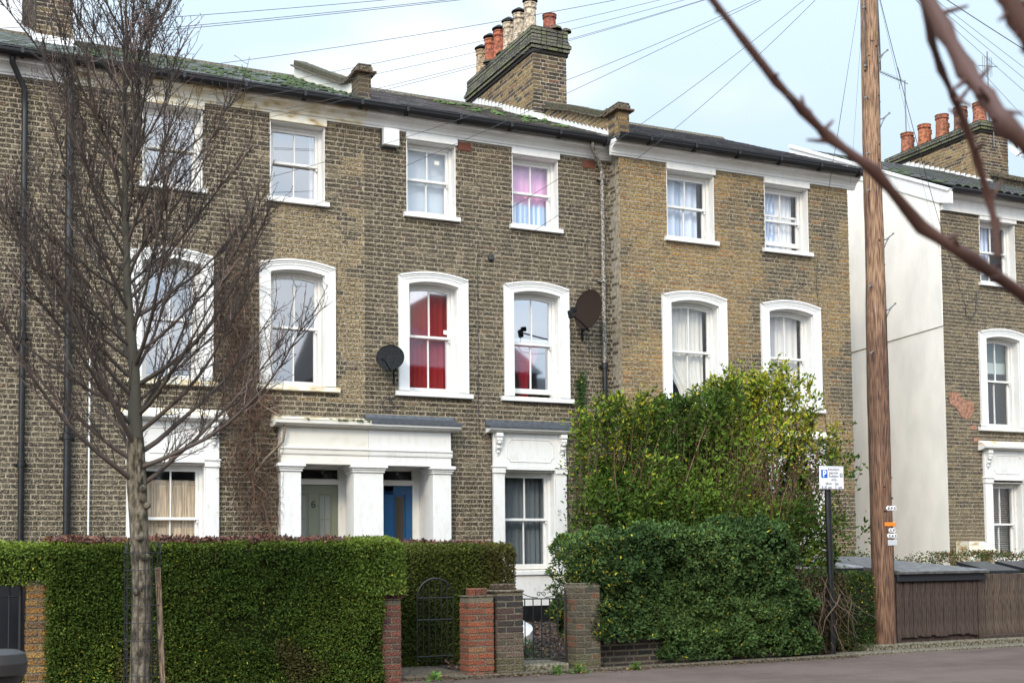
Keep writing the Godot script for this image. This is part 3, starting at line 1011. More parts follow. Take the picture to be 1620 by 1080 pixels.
func put_leaves(nm: String, lv: Leaves, m: Material, parent: Node) -> void:
	var mm := MultiMesh.new()
	mm.transform_format = MultiMesh.TRANSFORM_3D
	mm.use_colors = true
	mm.mesh = leaf_mesh()
	mm.instance_count = lv.count
	mm.buffer = lv.buf
	var o := MultiMeshInstance3D.new()
	o.name = nm
	o.multimesh = mm
	o.material_override = m
	o.set_meta("kind", "stuff")
	parent.add_child(o, true)
	o.position = -wpos(parent)


func rv() -> Vector3:
	var v := Vector3(rng.randf_range(-1, 1), rng.randf_range(-1, 1), rng.randf_range(-1, 1))
	while v.length_squared() > 1.0 or v.length_squared() < 0.01:
		v = Vector3(rng.randf_range(-1, 1), rng.randf_range(-1, 1), rng.randf_range(-1, 1))
	return v.normalized()


# clipped hedge filling the box a-b; col: Callable(pos) -> Color
func hedge(nm: String, label: String, a: Vector3, b: Vector3, per_m2: float, leaf: float, rough: float, col: Callable, o := {}) -> Node3D:
	var root := thing(nm, label, "hedge", Vector3((a.x + b.x) / 2, a.y, (a.z + b.z) / 2))
	var rad: float = o.get("round", 0.09)
	var core := MB.new()
	var ins: float = o.get("inset", 0.17)
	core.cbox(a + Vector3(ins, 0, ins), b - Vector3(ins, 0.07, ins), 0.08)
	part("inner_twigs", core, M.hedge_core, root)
	var lv := Leaves.new()
	var sz := b - a
	var mid := (a + b) * 0.5
	var faces := [[2, 1.0, sz.x * sz.y], [1, 1.0, sz.x * sz.z], [0, -1.0, sz.y * sz.z], [0, 1.0, sz.y * sz.z]]
	for f in faces:
		var k: int = f[0]
		for i in int(f[2] * per_m2):
			var p := Vector3(rng.randf_range(a.x, b.x), rng.randf_range(a.y, b.y), rng.randf_range(a.z, b.z))
			p[k] = b[k] if f[1] > 0 else a[k]
			var nn := Vector3.ZERO
			nn[k] = f[1]
			# rounded edges, then an uneven clipped surface
			var q := p
			for e in 3:
				q[e] = clampf(p[e], a[e] + rad, b[e] - rad)
			if p.y < a.y + rad:
				q.y = p.y
			var d := p - q
			if d.length() > rad:
				p = q + d.normalized() * rad
				nn = d.normalized()
			var bump := nz.get_noise_3d(p.x * 40.0, p.y * 40.0, p.z * 40.0) * rough + nz.get_noise_3d(p.x * 150.0, p.y * 150.0, p.z * 150.0) * rough * 0.9
			p += nn * (bump - absf(rng.randfn(0.0, 0.055)) + 0.02)
			if nz.get_noise_3d(p.x * 34.0 + 50.0, p.y * 34.0, p.z * 34.0) > float(o.get("holes", 0.42)) and rng.randf() < 0.75:
				continue
			var ax := (rv() + nn * 0.5 + Vector3(0, 0.25, 0)).normalized()
			var nrm := (nn * 0.7 + rv() * 0.8 + Vector3(0, 0.35, 0)).normalized()
			lv.add(p, ax, nrm, leaf * rng.randf_range(0.65, 1.25), col.call(p))
	put_leaves("leaves", lv, M.leaf, root)
	return root


# ---------------------------------------------------------------- bare branches
func wander(p: Vector3, d: Vector3, ln: float, steps: int, wob: float, lift: float, r: RandomNumberGenerator) -> Array:
	var pts := [p]
	for i in steps:
		d = (d + Vector3(r.randf_range(-1, 1), r.randf_range(-1, 1), r.randf_range(-1, 1)) * wob + Vector3(0, lift, 0)).normalized()
		p += d * ln / steps
		pts.append(p)
	return pts


func taper(a: float, b: float, n: int) -> Array:
	var r := []
	for i in n:
		r.append(lerpf(a, b, float(i) / (n - 1)))
	return r


func along(pts: Array, t: float) -> Vector3:
	var f := t * (pts.size() - 1)
	var i := mini(int(f), pts.size() - 2)
	return (pts[i] as Vector3).lerp(pts[i + 1], f - i)


func dir_at(pts: Array, t: float) -> Vector3:
	var i := mini(int(t * (pts.size() - 1)), pts.size() - 2)
	return ((pts[i + 1] as Vector3) - pts[i]).normalized()


# ---------------------------------------------------------------- tones of the brickwork
func stain(x: float, y: float, k := 1.0) -> float:
	return nz.get_noise_2d(x * 34.0 * k, y * 34.0 * k)


func pick(cols: Array, weights: Array) -> Color:
	var r := rng.randf()
	for i in weights.size():
		r -= weights[i]
		if r <= 0.0:
			return cols[i]
	return cols[cols.size() - 1]


func tone_dark(x: float, y: float) -> Color:   # sooty stock brick of the left-hand houses
	var c := pick([L(0.040, 0.030, 0.020), L(0.064, 0.048, 0.030), L(0.17, 0.13, 0.08), L(0.024, 0.020, 0.016), L(0.095, 0.055, 0.034)], [0.44, 0.27, 0.11, 0.15, 0.03])
	c = c * (1.05 + 1.0 * stain(x, y) + rng.randf_range(-0.25, 0.25))
	if y < 3.6:
		c = c.lerp(L(0.085, 0.074, 0.058), 0.5 * smoothstep(4.6, 3.4, x + (y - 1.5) * 0.3))
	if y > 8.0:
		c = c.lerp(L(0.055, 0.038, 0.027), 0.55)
	return Color(maxf(c.r, 0.01), maxf(c.g, 0.01), maxf(c.b, 0.008))


func tone_ochre(x: float, y: float) -> Color:
	var c := pick([L(0.058, 0.043, 0.026), L(0.10, 0.074, 0.040), L(0.040, 0.032, 0.022), L(0.19, 0.13, 0.06)], [0.42, 0.28, 0.22, 0.08])
	var m := smoothstep(-0.16, 0.22, stain(x, y, 0.7) + 0.32 * smoothstep(13.8, 11.0, x) + 0.16 * smoothstep(5.0, 6.8, y) * smoothstep(14.2, 12.5, x))
	m = maxf(m, 0.75 * smoothstep(7.95, 8.2, y))
	m = maxf(m, 0.7 * smoothstep(0.75, 0.0, absf(y - 6.72) * 3.0 + maxf(absf(x - 12.35) - 0.5, 0.0)))
	c = c.lerp(pick([L(0.36, 0.225, 0.075), L(0.40, 0.21, 0.055), L(0.27, 0.17, 0.065)], [0.5, 0.22, 0.28]), m * 0.9) * 1.08
	if rng.randf() < 0.04 * (1.0 + m):
		c = L(0.26, 0.125, 0.042)
	return c * (1.0 + 0.3 * stain(x + 40.0, y) + rng.randf_range(-0.14, 0.14))


func tone_yellow(x: float, y: float) -> Color:   # far right house
	var c := pick([L(0.05, 0.036, 0.025), L(0.09, 0.066, 0.038), L(0.16, 0.118, 0.06), L(0.21, 0.15, 0.07)], [0.4, 0.28, 0.2, 0.12])
	if y < 2.3:
		c = c.lerp(L(0.2, 0.14, 0.07), 0.5)
	if y < 3.9 and y > 3.55 and x > 19.4:
		c = c.lerp(L(0.07, 0.06, 0.05), 0.7)
	return c * (1.0 + 0.5 * stain(x, y) + rng.randf_range(-0.15, 0.15))


func tone_stack(u: float, v: float) -> Color:
	var c := pick([L(0.06, 0.04, 0.026), L(0.13, 0.08, 0.04), L(0.24, 0.16, 0.07), L(0.16, 0.08, 0.042)], [0.40, 0.26, 0.22, 0.12])
	return c * (1.0 + 0.4 * stain(u, v) + rng.randf_range(-0.15, 0.15))


func tone_stack_side(u: float, v: float) -> Color:
	var c := pick([L(0.10, 0.065, 0.034), L(0.36, 0.225, 0.08), L(0.30, 0.165, 0.06), L(0.42, 0.28, 0.115)], [0.28, 0.34, 0.2, 0.18])
	return c * (1.0 + 0.35 * stain(u, v) + rng.randf_range(-0.15, 0.15))


func slate_tone(x: float, s: float) -> Color:
	var c := L(0.12, 0.118, 0.128) * (1.0 + rng.randf_range(-0.3, 0.3) + 0.4 * stain(x, s * 5.0))
	if rng.randf() < 0.06:
		c = L(0.10, 0.085, 0.08)
	return c


func slate_mossy(x: float, s: float) -> Color:
	var c := L(0.36, 0.39, 0.38) * (1.0 + rng.randf_range(-0.25, 0.25))
	return c.lerp(L(0.085, 0.12, 0.05), clampf(stain(x * 2.0, s * 14.0) * 2.0 + 0.15, 0.0, 0.85))


func slate_brown(x: float, s: float) -> Color:
	var c := L(0.19, 0.178, 0.18) * (1.0 + rng.randf_range(-0.3, 0.3))
	if x > 8.4:
		c = c.lerp(L(0.14, 0.115, 0.085), 0.6)
	return c


# ---------------------------------------------------------------- scene
func _ready() -> void:
	rng.seed = 20240117
	nz.seed = 7
	nz.frequency = 0.02
	nz.fractal_octaves = 4
	set_camera_and_light()
	make_materials()
	ground()
	houses()
	front_walls()
	greenery()
	street_things()
	overhead()


func set_camera_and_light() -> void:
	var cam := Camera3D.new()
	cam.name = "camera"
	cam.transform = Transform3D(Basis(Vector3(0.9040, -0.0109, 0.4274), Vector3(-0.0129, 0.9985, 0.0528), Vector3(-0.4273, -0.0532, 0.9025)).orthonormalized(), Vector3(0, 1.42, 18.86))
	cam.projection = Camera3D.PROJECTION_FRUSTUM
	cam.keep_aspect = Camera3D.KEEP_HEIGHT
	cam.near = 0.1
	cam.far = 900.0
	cam.size = 0.1 * 1080.0 / 1982.85
	cam.frustum_offset = Vector2(0, 0.1 * 234.44 / 1982.85)
	var at := CameraAttributesPhysical.new()
	at.frustum_focal_length = 44.0
	at.frustum_focus_distance = 19.5
	at.exposure_aperture = 4.8
	add_child(cam)
	var env := Environment.new()
	env.background_mode = Environment.BG_SKY
	var sky := Sky.new()
	var sm := PanoramaSkyMaterial.new()
	sm.panorama = sky_picture()
	sm.energy_multiplier = 1.0
	sky.sky_material = sm
	env.sky = sky
	env.tonemap_mode = Environment.TONE_MAPPER_LINEAR
	env.tonemap_exposure = 1.26
	env.sdfgi_enabled = true
	env.ssao_enabled = true
	env.ssil_enabled = true
	var we := WorldEnvironment.new()
	we.name = "world"
	we.environment = env
	we.camera_attributes = at
	add_child(we)
	var sun := DirectionalLight3D.new()
	sun.name = "sun"
	sun.light_color = Color(1.0, 0.92, 0.80)
	sun.light_energy = 0.5
	sun.light_angular_distance = 11.0
	sun.shadow_enabled = true
	# high and to the left, behind thin cloud over the photographer's shoulder
	sun.look_at_from_position(Vector3(-10, 10, 11.5), Vector3.ZERO, UP)
	add_child(sun)


# Pale blue air with streaks of thin cloud, brighter towards the zenith and the veiled sun
func sky_picture() -> ImageTexture:
	var w := 1024
	var h := 512
	var f := FastNoiseLite.new()
	f.seed = 11
	f.frequency = 1.1
	f.fractal_octaves = 6
	f.noise_type = FastNoiseLite.TYPE_SIMPLEX_SMOOTH
	var sun := Vector3(-10, 10, 11.5).normalized()
	var data := PackedFloat32Array()
	data.resize(w * h * 3)
	var k := 0
	for j in h:
		var el := (0.5 - (j + 0.5) / h) * PI
		for i in w:
			var az := (float(i) + 0.5) / w * TAU
			# panorama: the first column looks towards -z
			var d := Vector3(sin(az) * cos(el), sin(el), -cos(az) * cos(el))
			var r: Vector3
			if el < -0.02:
				r = Vector3(0.22, 0.20, 0.18)
			else:
				var up := maxf(d.y, 0.0)
				var air := Vector3(0.55, 0.665, 0.765).lerp(Vector3(0.45, 0.60, 0.77), up) * (1.0 + 1.5 * up * up)
				# streaks: drawn out along the horizon
				var q := d / (up + 0.22)
				var n := f.get_noise_3d(q.x * 0.55, q.z * 0.55, q.x * 0.15 + 3.0)
				var m := f.get_noise_3d(q.x * 1.4 + 9.0, q.z * 1.9, up * 3.0)
				var c := smoothstep(-0.20, 0.28, n + m * 0.5 + 0.04)
				var white := Vector3(0.80, 0.815, 0.84) * (1.0 + 1.2 * up * up) * (1.0 + 0.22 * m)
				r = air.lerp(white, c * 0.85)
				r = r.lerp(Vector3(0.80, 0.815, 0.835), smoothstep(0.22, 0.0, up) * 0.6)
				var s := maxf(d.dot(sun), 0.0)
				r *= 1.0 + 2.3 * pow(s, 1.6)
			data[k] = r.x
			data[k + 1] = r.y
			data[k + 2] = r.z
			k += 3
	return ImageTexture.create_from_image(Image.create_from_data(w, h, false, Image.FORMAT_RGBF, data.to_byte_array()))


func ground() -> void:
	var g := MB.new()
	g.quad(Vector3(-300, -0.06, 300), Vector3(300, -0.06, 300), Vector3(300, -0.06, -300), Vector3(-300, -0.06, -300), L(0.8, 0.85, 0.9))
	struct("ground", g, M.earth)
	var r := MB.new()
	r.quad(Vector3(-60, -0.004, 40), Vector3(80, -0.004, 40), Vector3(80, -0.004, 4.7), Vector3(-60, -0.004, 4.7))
	# the near part in small squares: worn, patched and stained unevenly
	for i in 150:
		for j in 44:
			var q: Array[Vector3] = []
			var cs := 0.0
			for e in [[0, 1], [1, 1], [1, 0], [0, 0]]:
				q.append(Vector3(2.0 + (i + e[0]) * 0.16, 0.0 + nz.get_noise_2d((i + e[0]) * 5.0, (j + e[1]) * 5.0) * 0.006, 4.75 + (j + e[1]) * 0.16))
			cs = 0.92 + 0.32 * nz.get_noise_2d(i * 2.2, j * 5.0) + 0.16 * nz.get_noise_2d(i * 14.0 + 90.0, j * 22.0)
			r.quad(q[0], q[1], q[2], q[3], L(cs, cs * 0.985, cs * 0.97))
	struct("asphalt_pavement", r, M.asphalt)
	# front gardens rise gently from the boundary to the houses
	var e := MB.new()
	var n := 60
	for i in n:
		for j in 12:
			var p := []
			for q in [[0, 0], [1, 0], [1, 1], [0, 1]]:
				var x = -6.0 + 36.0 * (i + q[0]) / n
				var z = 4.72 - 5.2 * (j + q[1]) / 12.0
				p.append(Vector3(x, 0.02 + 0.31 * clampf((4.7 - z) / 4.7, 0, 1) + nz.get_noise_2d(x * 40, z * 40) * 0.03, z))
			e.quad(p[0], p[1], p[2], p[3])
	struct("garden_soil", e, M.earth)
	var k := MB.new()
	k.cbox(Vector3(12.2, -0.05, 4.48), Vector3(30, 0.10, 4.8), 0.015)
	k.cbox(Vector3(11.6, -0.05, 4.8), Vector3(30, 0.025, 5.1), 0.012)
	struct("kerb", k, M.stone)
	var st := MB.new()
	st.cbox(Vector3(6.58, -0.05, 4.35), Vector3(7.2, 0.12, 5.25), 0.02)
	struct("garden_step", st, M.stone)
	var pa := MB.new()
	pa.cbox(Vector3(4.9, -0.05, 3.9), Vector3(5.85, 0.06, 5.25), 0.02, L(0.5, 0.42, 0.36))
	struct("garden_path", pa, M.stone)
	var rng2 := RandomNumberGenerator.new()
	rng2.seed = 5
	var ed := MB.new()
	ed.cbox(Vector3(5.6, -0.05, 5.2), Vector3(11.6, 0.045, 5.36), 0.012, L(0.6, 0.55, 0.5))
	struct("path_edging", ed, M.stone)


func houses() -> void:
	# ---- house at the far left, mostly behind the tree
	var h4 := thing("terrace_house", "sooty brick house cut by the left edge, with two black drainpipes", "house", Vector3(-0.5, 0.3, 0), "terraced houses")
	slab("wall", h4, -4.0, 1.92, -0.1, 8.6, -0.004, -0.24, [], M.mortar)
	brick_face(h4.get_node("wall"), Vector3(-1.2, 0, 0), Vector3(1, 0, 0), Vector3(0, 0, 1), 3.12, 0.4, 8.335, [], func(u, v): return tone_dark(u - 1.2, v), {"mats": [M.brick], "single": 120, "seen": func(u, v): return u > 1.3 and v > 1.75})
	shell(h4, -4.0, 1.92, 0.0)
	cornice(h4, -4.0, 1.92, 0.0, M.white)
	slates(h4, -4.0, 1.92, 0.33, 8.66, -3.8, 10.47, slate_mossy)
	pipe(h4, "downpipe", [Vector3(1.1, 8.58, 0.24), Vector3(1.1, 8.45, 0.22), Vector3(1.27, 8.15, 0.07), Vector3(1.28, 7.8, 0.07), Vector3(1.28, 0.3, 0.07)], 0.042, M.black_paint, [Vector3(1.28, 6.4, 0.07), Vector3(1.28, 4.6, 0.07), Vector3(1.28, 2.8, 0.07)])
	pipe(h4, "downpipe", [Vector3(1.86, 8.58, 0.24), Vector3(1.88, 8.4, 0.08), Vector3(1.89, 8.0, 0.075), Vector3(1.89, 0.3, 0.075)], 0.055, M.black_paint, [Vector3(1.89, 7.0, 0.075), Vector3(1.89, 5.0, 0.075), Vector3(1.89, 3.2, 0.075)])
	var roof_y := func(z: float) -> float: return 8.66 + 0.438 * (0.33 - z)
	chimney(h4, 1.60, 2.17, -2.33, -5.6, 9.3, 12.5, func(u, v): return tone_stack(u, v), roof_y)

	# ---- number six
	var h6 := thing("terrace_house", "brick house with sage green door, mossy roof and a bare vine", "house", Vector3(4.1, 0.3, 0), "terraced houses")
	var holes6 := [[2.92, 7.03, 3.80, 8.22], [4.838, 7.03, 5.715, 8.22], [2.92, 4.105, 3.79, 5.91], [4.84, 4.105, 5.70, 5.91], [2.91, 1.25, 3.85, 2.85], [5.2, 0.2, 6.2, 2.88]]
	slab("wall", h6, 1.92, 6.365, -0.1, 8.6, -0.004, -0.24, holes6, M.mortar)
	var rel := func(hs: Array, x: float) -> Array:
		var o := []
		for h in hs:
			o.append([h[0] - x, h[1], h[2] - x, h[3]])
		return o
	brick_face(h6.get_node("wall"), Vector3(1.92, 0, 0), Vector3(1, 0, 0), Vector3(0, 0, 1), 4.445, 0.35, 8.335, rel.call(holes6, 1.92), func(u, v): return tone_dark(u + 1.92, v), {"mats": [M.brick, M.brick_smeared], "single": 300, "seen": func(u, v): return v > 1.75 and u > 1.4, "which": func(u, v): return 1 if u > 2.9 and v > 3.8 and stain(u, v) > -0.25 else 0})
	shell(h6, 1.92, 6.365, 0.0)
	cornice(h6, 1.92, 6.365, 0.0, M.white_stained)
	slates(h6, 1.92, 6.365, 0.33, 8.66, -3.8, 10.47, slate_mossy)
	for w in [[2.92, 3.80], [4.838, 5.715]]:
		var win := sash(h6, w[0], w[1], 7.03, 8.22, 0.0, {"ym": 7.63, "mat": M.white, "glass": M.glass_bright})
		head_strip(win, w[0], w[1], 0.0, M.white_stained)
	for w in [[2.92, 3.79], [4.84, 5.70]]:
		var win := sash(h6, w[0], w[1], 4.105, 5.845, 0.0, {"rise": 0.06, "ym": 5.03, "mat": M.white, "glass": M.glass_bright, "sill_out": 0.24, "sill_mat": M.white_stained})
		arch_surround(win, w[0], w[1], 4.105, 5.845, 0.06, 0.0, 0.175, M.white)
	sash(h6, 2.91, 3.85, 1.25, 2.85, 0.0, {"ym": 2.04, "sill_out": 0.1})
	bay(h6, 2.91, 3.85, 1.25, 0.0, "stone")
	var roof_moss := MB.new()
	for i in 900:
		var s := rng.randf()
		var x := rng.randf_range(2.2, 6.3)
		if stain(x * 2.0, s * 14.0) < 0.1 - 0.35 * smoothstep(4.8, 6.2, x):
			continue
		var p := Vector3(x, 8.66 + s * 1.81, 0.33 - s * 4.13)
		var r := rng.randf_range(0.015, 0.05)
		roof_moss.lathe(p, [Vector2(r * 1.5, 0.0), Vector2(r * 1.2, r * 0.5), Vector2(r * 0.6, r * 0.85), Vector2(0.0, r)], 6, L(0.06, 0.09, 0.022) * rng.randf_range(0.6, 1.5))
	part("moss", roof_moss, M.moss, h6, "stuff")

	# ---- number eight
	var h8 := thing("terrace_house", "brick house with blue door, red curtains and a tall chimney stack", "house", Vector3(8.6, 0.3, 0), "terraced houses")
	var holes8 := [[7.09, 7.03, 7.955, 8.22], [8.993, 7.03, 9.868, 8.22], [7.105, 4.105, 7.975, 5.91], [8.98, 4.105, 9.86, 5.91], [8.77, 1.2, 9.73, 2.85], [6.5, 0.2, 7.46, 2.88]]
	slab("wall", h8, 6.365, 10.905, -0.1, 8.6, -0.004, -0.24, holes8, M.mortar)
	brick_face(h8.get_node("wall"), Vector3(6.367, 0, 0), Vector3(1, 0, 0), Vector3(0, 0, 1), 4.536, 0.35, 8.335, rel.call(holes8, 6.367), func(u, v): return tone_dark(u + 6.365, v), {"mats": [M.brick], "single": 300, "seen": func(u, v): return v > 1.75})
	shell(h8, 6.365, 10.905, 0.0)
	cornice(h8, 6.365, 10.905, 0.0, M.white)
	slates(h8, 6.365, 10.78, 0.33, 8.66, -3.8, 10.47, slate_brown)
	for w in [[7.09, 7.955], [8.993, 9.868]]:
		var win := sash(h8, w[0], w[1], 7.03, 8.22, 0.0, {"ym": 7.63, "glass": M.glass_dull})
		head_strip(win, w[0], w[1], 0.0, M.white_clean)
	for k in 2:
		var w: Array = [[7.105, 7.975], [8.98, 9.86]][k]
		var win := sash(h8, w[0], w[1], 4.105, 5.845, 0.0, {"rise": 0.06, "ym": 5.03, "glass": M.glass_mirror, "sill_out": 0.24, "gap": 0.0 if k == 0 else 0.075})
		arch_surround(win, w[0], w[1], 4.105, 5.845, 0.06, 0.0)
	sash(h8, 8.77, 9.73, 1.2, 2.85, 0.0, {"ym": 2.04, "sill_out": 0.24, "glass": M.glass_dull})
	bay(h8, 8.77, 9.73, 1.2, 0.0, "lead")
	var ap := MB.new()
	ap.box(Vector3(8.6, 0.6, 0.0), Vector3(9.9, 1.11, 0.045))
	part("apron", ap, M.white, h8)
	var pl := MB.new()
	pl.box(Vector3(7.8, 0.1, 0.0), Vector3(10.9, 0.6, 0.035))
	part("black_plinth", pl, M.black_paint, h8)
	pipe(h8, "downpipe", [Vector3(10.4, 8.55, 0.28), Vector3(10.42, 8.46, 0.24), Vector3(10.66, 8.2, 0.09), Vector3(10.70, 8.12, 0.075), Vector3(10.70, 4.75, 0.075)], 0.038, M.pipe_paint, [Vector3(10.70, 8.0, 0.075), Vector3(10.70, 6.2, 0.075)])
	pipe(h8, "downpipe", [Vector3(10.70, 4.75, 0.075), Vector3(10.70, 0.3, 0.075)], 0.042, M.black_paint, [Vector3(10.70, 4.7, 0.075)])
	for x in [8.0, 10.35]:
		var a := MB.new()
		a.box(Vector3(x, 8.165, 0.0), Vector3(x + 0.245, 8.305, 0.008))
		for i in 9:
			a.box(Vector3(x + 0.012 + i * 0.0255, 8.175, 0.008), Vector3(x + 0.024 + i * 0.0255, 8.295, 0.016))
		for i in 5:
			a.box(Vector3(x + 0.006, 8.172 + i * 0.029, 0.008), Vector3(x + 0.239, 8.180 + i * 0.029, 0.0145))
		part("air_brick", a, M.terracotta, h8)
	var stack := chimney(h8, 10.58, 11.31, -2.33, -5.45, 9.4, 11.65, func(u, v): return tone_stack_side(u, v) if v > 19.0 else tone_stack(u, v), roof_y)
	var pots := [[-2.75, 0.62, 0], [-3.25, 0.60, 0], [-3.73, 0.60, 0], [-4.2, 0.62, 1], [-4.65, 0.62, 1], [-5.1, 0.55, 2]]
	for p in pots:
		chimney_pot(stack, Vector3(10.74, 11.66, p[0]), p[1], 0.125, [L(0.62, 0.52, 0.38), L(0.50, 0.135, 0.055), L(0.55, 0.40, 0.24)][p[2]], true)
	for p in [[-2.62, 0.40], [-3.4, 0.42], [-4.3, 0.42], [-5.0, 0.42]]:
		chimney_pot(stack, Vector3(11.1, 11.66, p[0]), p[1], 0.135, L(0.34, 0.10, 0.055), false)
	var fla := MB.new()
	for i in 26:
		fla.lathe(Vector3(rng.randf_range(10.52, 11.36), 11.66, rng.randf_range(-5.4, -2.3)), [Vector2(0.12, 0.0), Vector2(0.09, 0.05), Vector2(0.03, 0.08), Vector2(0, 0.085)], 7, L(0.8, 0.85, 0.55))
	part("flaunching", fla, M.coping, stack, "stuff")
	parapet(h8, 6.215, 6.43, -3.63, 0.2, [Vector2(-3.63, 10.62), Vector2(-2.4, 10.03), Vector2(-1.4, 9.57), Vector2(-0.7, 9.24), Vector2(-0.4, 9.15), Vector2(-0.16, 9.14)], 8.68, 9.285, true, tone_stack)
	parapet(h8, 10.80, 11.02, -2.3, 0.5, [Vector2(-2.3, 10.04), Vector2(-1.2, 9.62), Vector2(-0.1, 9.14), Vector2(0.05, 9.12), Vector2(0.14, 9.15)], 8.70, 9.235, false, tone_stack_side)
	var mo := MB.new()
	for i in 260:
		var s := rng.randf_range(0.1, 0.8)
		var x := rng.randf_range(8.6, 10.7)
		if stain(x * 2.0 + 70.0, s * 14.0) < 0.16:
			continue
		var r := rng.randf_range(0.02, 0.055)
		mo.lathe(Vector3(x, 8.66 + s * 1.81, 0.33 - s * 4.13), [Vector2(r * 1.6, 0.0), Vector2(r * 1.2, r * 0.5), Vector2(r * 0.6, r * 0.85), Vector2(0.0, r)], 6, L(0.075, 0.13, 0.02) * rng.randf_range(0.7, 1.4))
	part("moss", mo, M.moss, h8, "stuff")

	# ---- number ten, standing a foot forward
	var zf := 0.33
	var h10 := thing("terrace_house", "ochre brick house standing a step forward, next to the white gable", "house", Vector3(13.4, 0.3, 0.3), "terraced houses")
	var holes10 := [[11.857, 7.03, 12.857, 8.22], [13.971, 7.03, 14.969, 8.22], [11.886, 4.105, 12.894, 5.91], [14.0, 4.105, 15.005, 5.91], [14.1, 1.25, 15.0, 2.85]]
	slab("wall", h10, 10.903, 15.92, -0.1, 8.6, zf - 0.004, zf - 0.24, holes10, M.mortar)
	brick_face(h10.get_node("wall"), Vector3(10.903, 0, zf), Vector3(1, 0, 0), Vector3(0, 0, 1), 5.02, 0.35, 8.335, rel.call(holes10, 10.903), func(u, v): return tone_ochre(u + 10.903, v), {"mats": [M.brick], "single": 260, "seen": func(u, v): return v > 4.3})
	var ret := MB.new()
	ret.box(Vector3(10.907, -0.1, -0.003), Vector3(11.1, 8.5, zf - 0.005))
	var rw := part("return_wall", ret, M.mortar_grey, h10)
	brick_face(rw, Vector3(10.907, 0, 0.0), Vector3(0, 0, 1), Vector3(-1, 0, 0), zf, 0.35, 8.335, [], func(u, v): return tone_dark(11.0, v), {"mats": [M.brick], "single": 40, "seen": func(u, v): return v > 4.3})
	shell(h10, 10.903, 15.92, zf)
	var sidew := MB.new()
	sidew.box(Vector3(15.8, -0.1, -7.6), Vector3(15.918, 8.5, zf - 0.245))
	part("side_wall", sidew, M.mortar, h10)
	cornice(h10, 10.72, 16.08, zf, M.white)
	slates(h10, 11.02, 15.98, 0.66, 8.66, -3.8, 10.6, slate_tone)
	for w in [[11.857, 12.857, 0.0, 7.63], [13.971, 14.969, 0.11, 7.60]]:
		var win := sash(h10, w[0], w[1], 7.03, 8.22, zf, {"ym": w[3], "gap": w[2], "mat": M.white, "glass": M.glass_dull})
		head_strip(win, w[0], w[1], zf, M.white)
	for w in [[11.886, 12.894], [14.0, 15.005]]:
		var win := sash(h10, w[0], w[1], 4.105, 5.845, zf, {"rise": 0.075, "ym": 5.03, "glass": M.glass_dull, "sill_out": 0.22})
		arch_surround(win, w[0], w[1], 4.105, 5.845, 0.075, zf)
	sash(h10, 14.1, 15.0, 1.25, 2.85, zf, {"ym": 2.04, "sill_out": 0.1})
	bay(h10, 14.1, 15.0, 1.25, zf, "stone")

	# ---- number twelve across the gap, gable rendered white
	var h12 := thing("end_house", "house with tall white rendered side wall and ten terracotta chimney pots", "house", Vector3(22.0, 0.3, 0), "")
	var holes12 := [[19.625, 6.95, 20.617, 8.25], [19.68, 3.96, 20.62, 5.84], [19.72, 1.2, 20.6, 2.82]]
	slab("wall", h12, 18.58, 27.0, -0.1, 8.7, -0.004, -0.24, holes12, M.mortar)
	brick_face(h12.get_node("wall"), Vector3(18.575, 0, 0), Vector3(1, 0, 0), Vector3(0, 0, 1), 4.4, 0.35, 8.31, rel.call(holes12, 18.575), func(u, v): return tone_yellow(u + 18.575, v), {"mats": [M.brick], "single": 200, "seen": func(u, v): return v > 1.6 and u < 2.4})
	shell(h12, 18.75, 27.0, 0.0)
	var gw := MB.new()
	gw.prism_x(PackedVector2Array([Vector2(-0.006, -0.1), Vector2(-0.006, 5.945), Vector2(-9.4, 5.53), Vector2(-9.4, -0.1)]), 18.572, 18.76)
	gw.prism_x(PackedVector2Array([Vector2(-0.006, 5.96), Vector2(-0.006, 8.7), Vector2(-4.7, 10.95), Vector2(-9.4, 8.7), Vector2(-9.4, 5.545)]), 18.555, 18.76)
	part("side_wall", gw, M.render_wall, h12)
	var vb := MB.new()
	vb.prism_x(PackedVector2Array([Vector2(0.36, 8.36), Vector2(0.36, 8.60), Vector2(-4.7, 11.03), Vector2(-4.7, 10.72), Vector2(0.0, 8.46)]), 18.53, 18.575)
	vb.prism_x(PackedVector2Array([Vector2(0.3, 8.62), Vector2(0.34, 8.66), Vector2(-4.7, 11.09), Vector2(-4.7, 11.02)]), 18.50, 18.62)
	part("barge_board", vb, M.white, h12)
	var fz := MB.new()
	fz.box(Vector3(18.59, 8.31, -0.02), Vector3(27.0, 8.585, 0.06))
	fz.prism_x(PackedVector2Array([Vector2(0.05, 8.56), Vector2(0.1, 8.57), Vector2(0.22, 8.6), Vector2(0.24, 8.62), Vector2(0.24, 8.66), Vector2(0.05, 8.66)]), 18.57, 27.0)
	part("cornice", fz, M.white, h12)
	var gt := MB.new()
	gt.prism_x(PackedVector2Array([Vector2(0.24, 8.64), Vector2(0.3, 8.6), Vector2(0.36, 8.62), Vector2(0.38, 8.68), Vector2(0.38, 8.71), Vector2(0.24, 8.70)]), 18.6, 27.0)
	part("gutter", gt, M.gutter_paint, h12)
	# pantiled slope: ribs running up the roof, course by course
	var rb := MB.new()
	var up := Vector3(0, 2.28, -5.05)
	var rl := up.length()
	up /= rl
	var rn := Vector3(1, 0, 0).cross(up)
	rb.quad(Vector3(18.6, 8.70, 0.35), Vector3(27, 8.70, 0.35), Vector3(27, 10.98, -4.7), Vector3(18.6, 10.98, -4.7), L(0.05, 0.05, 0.045))
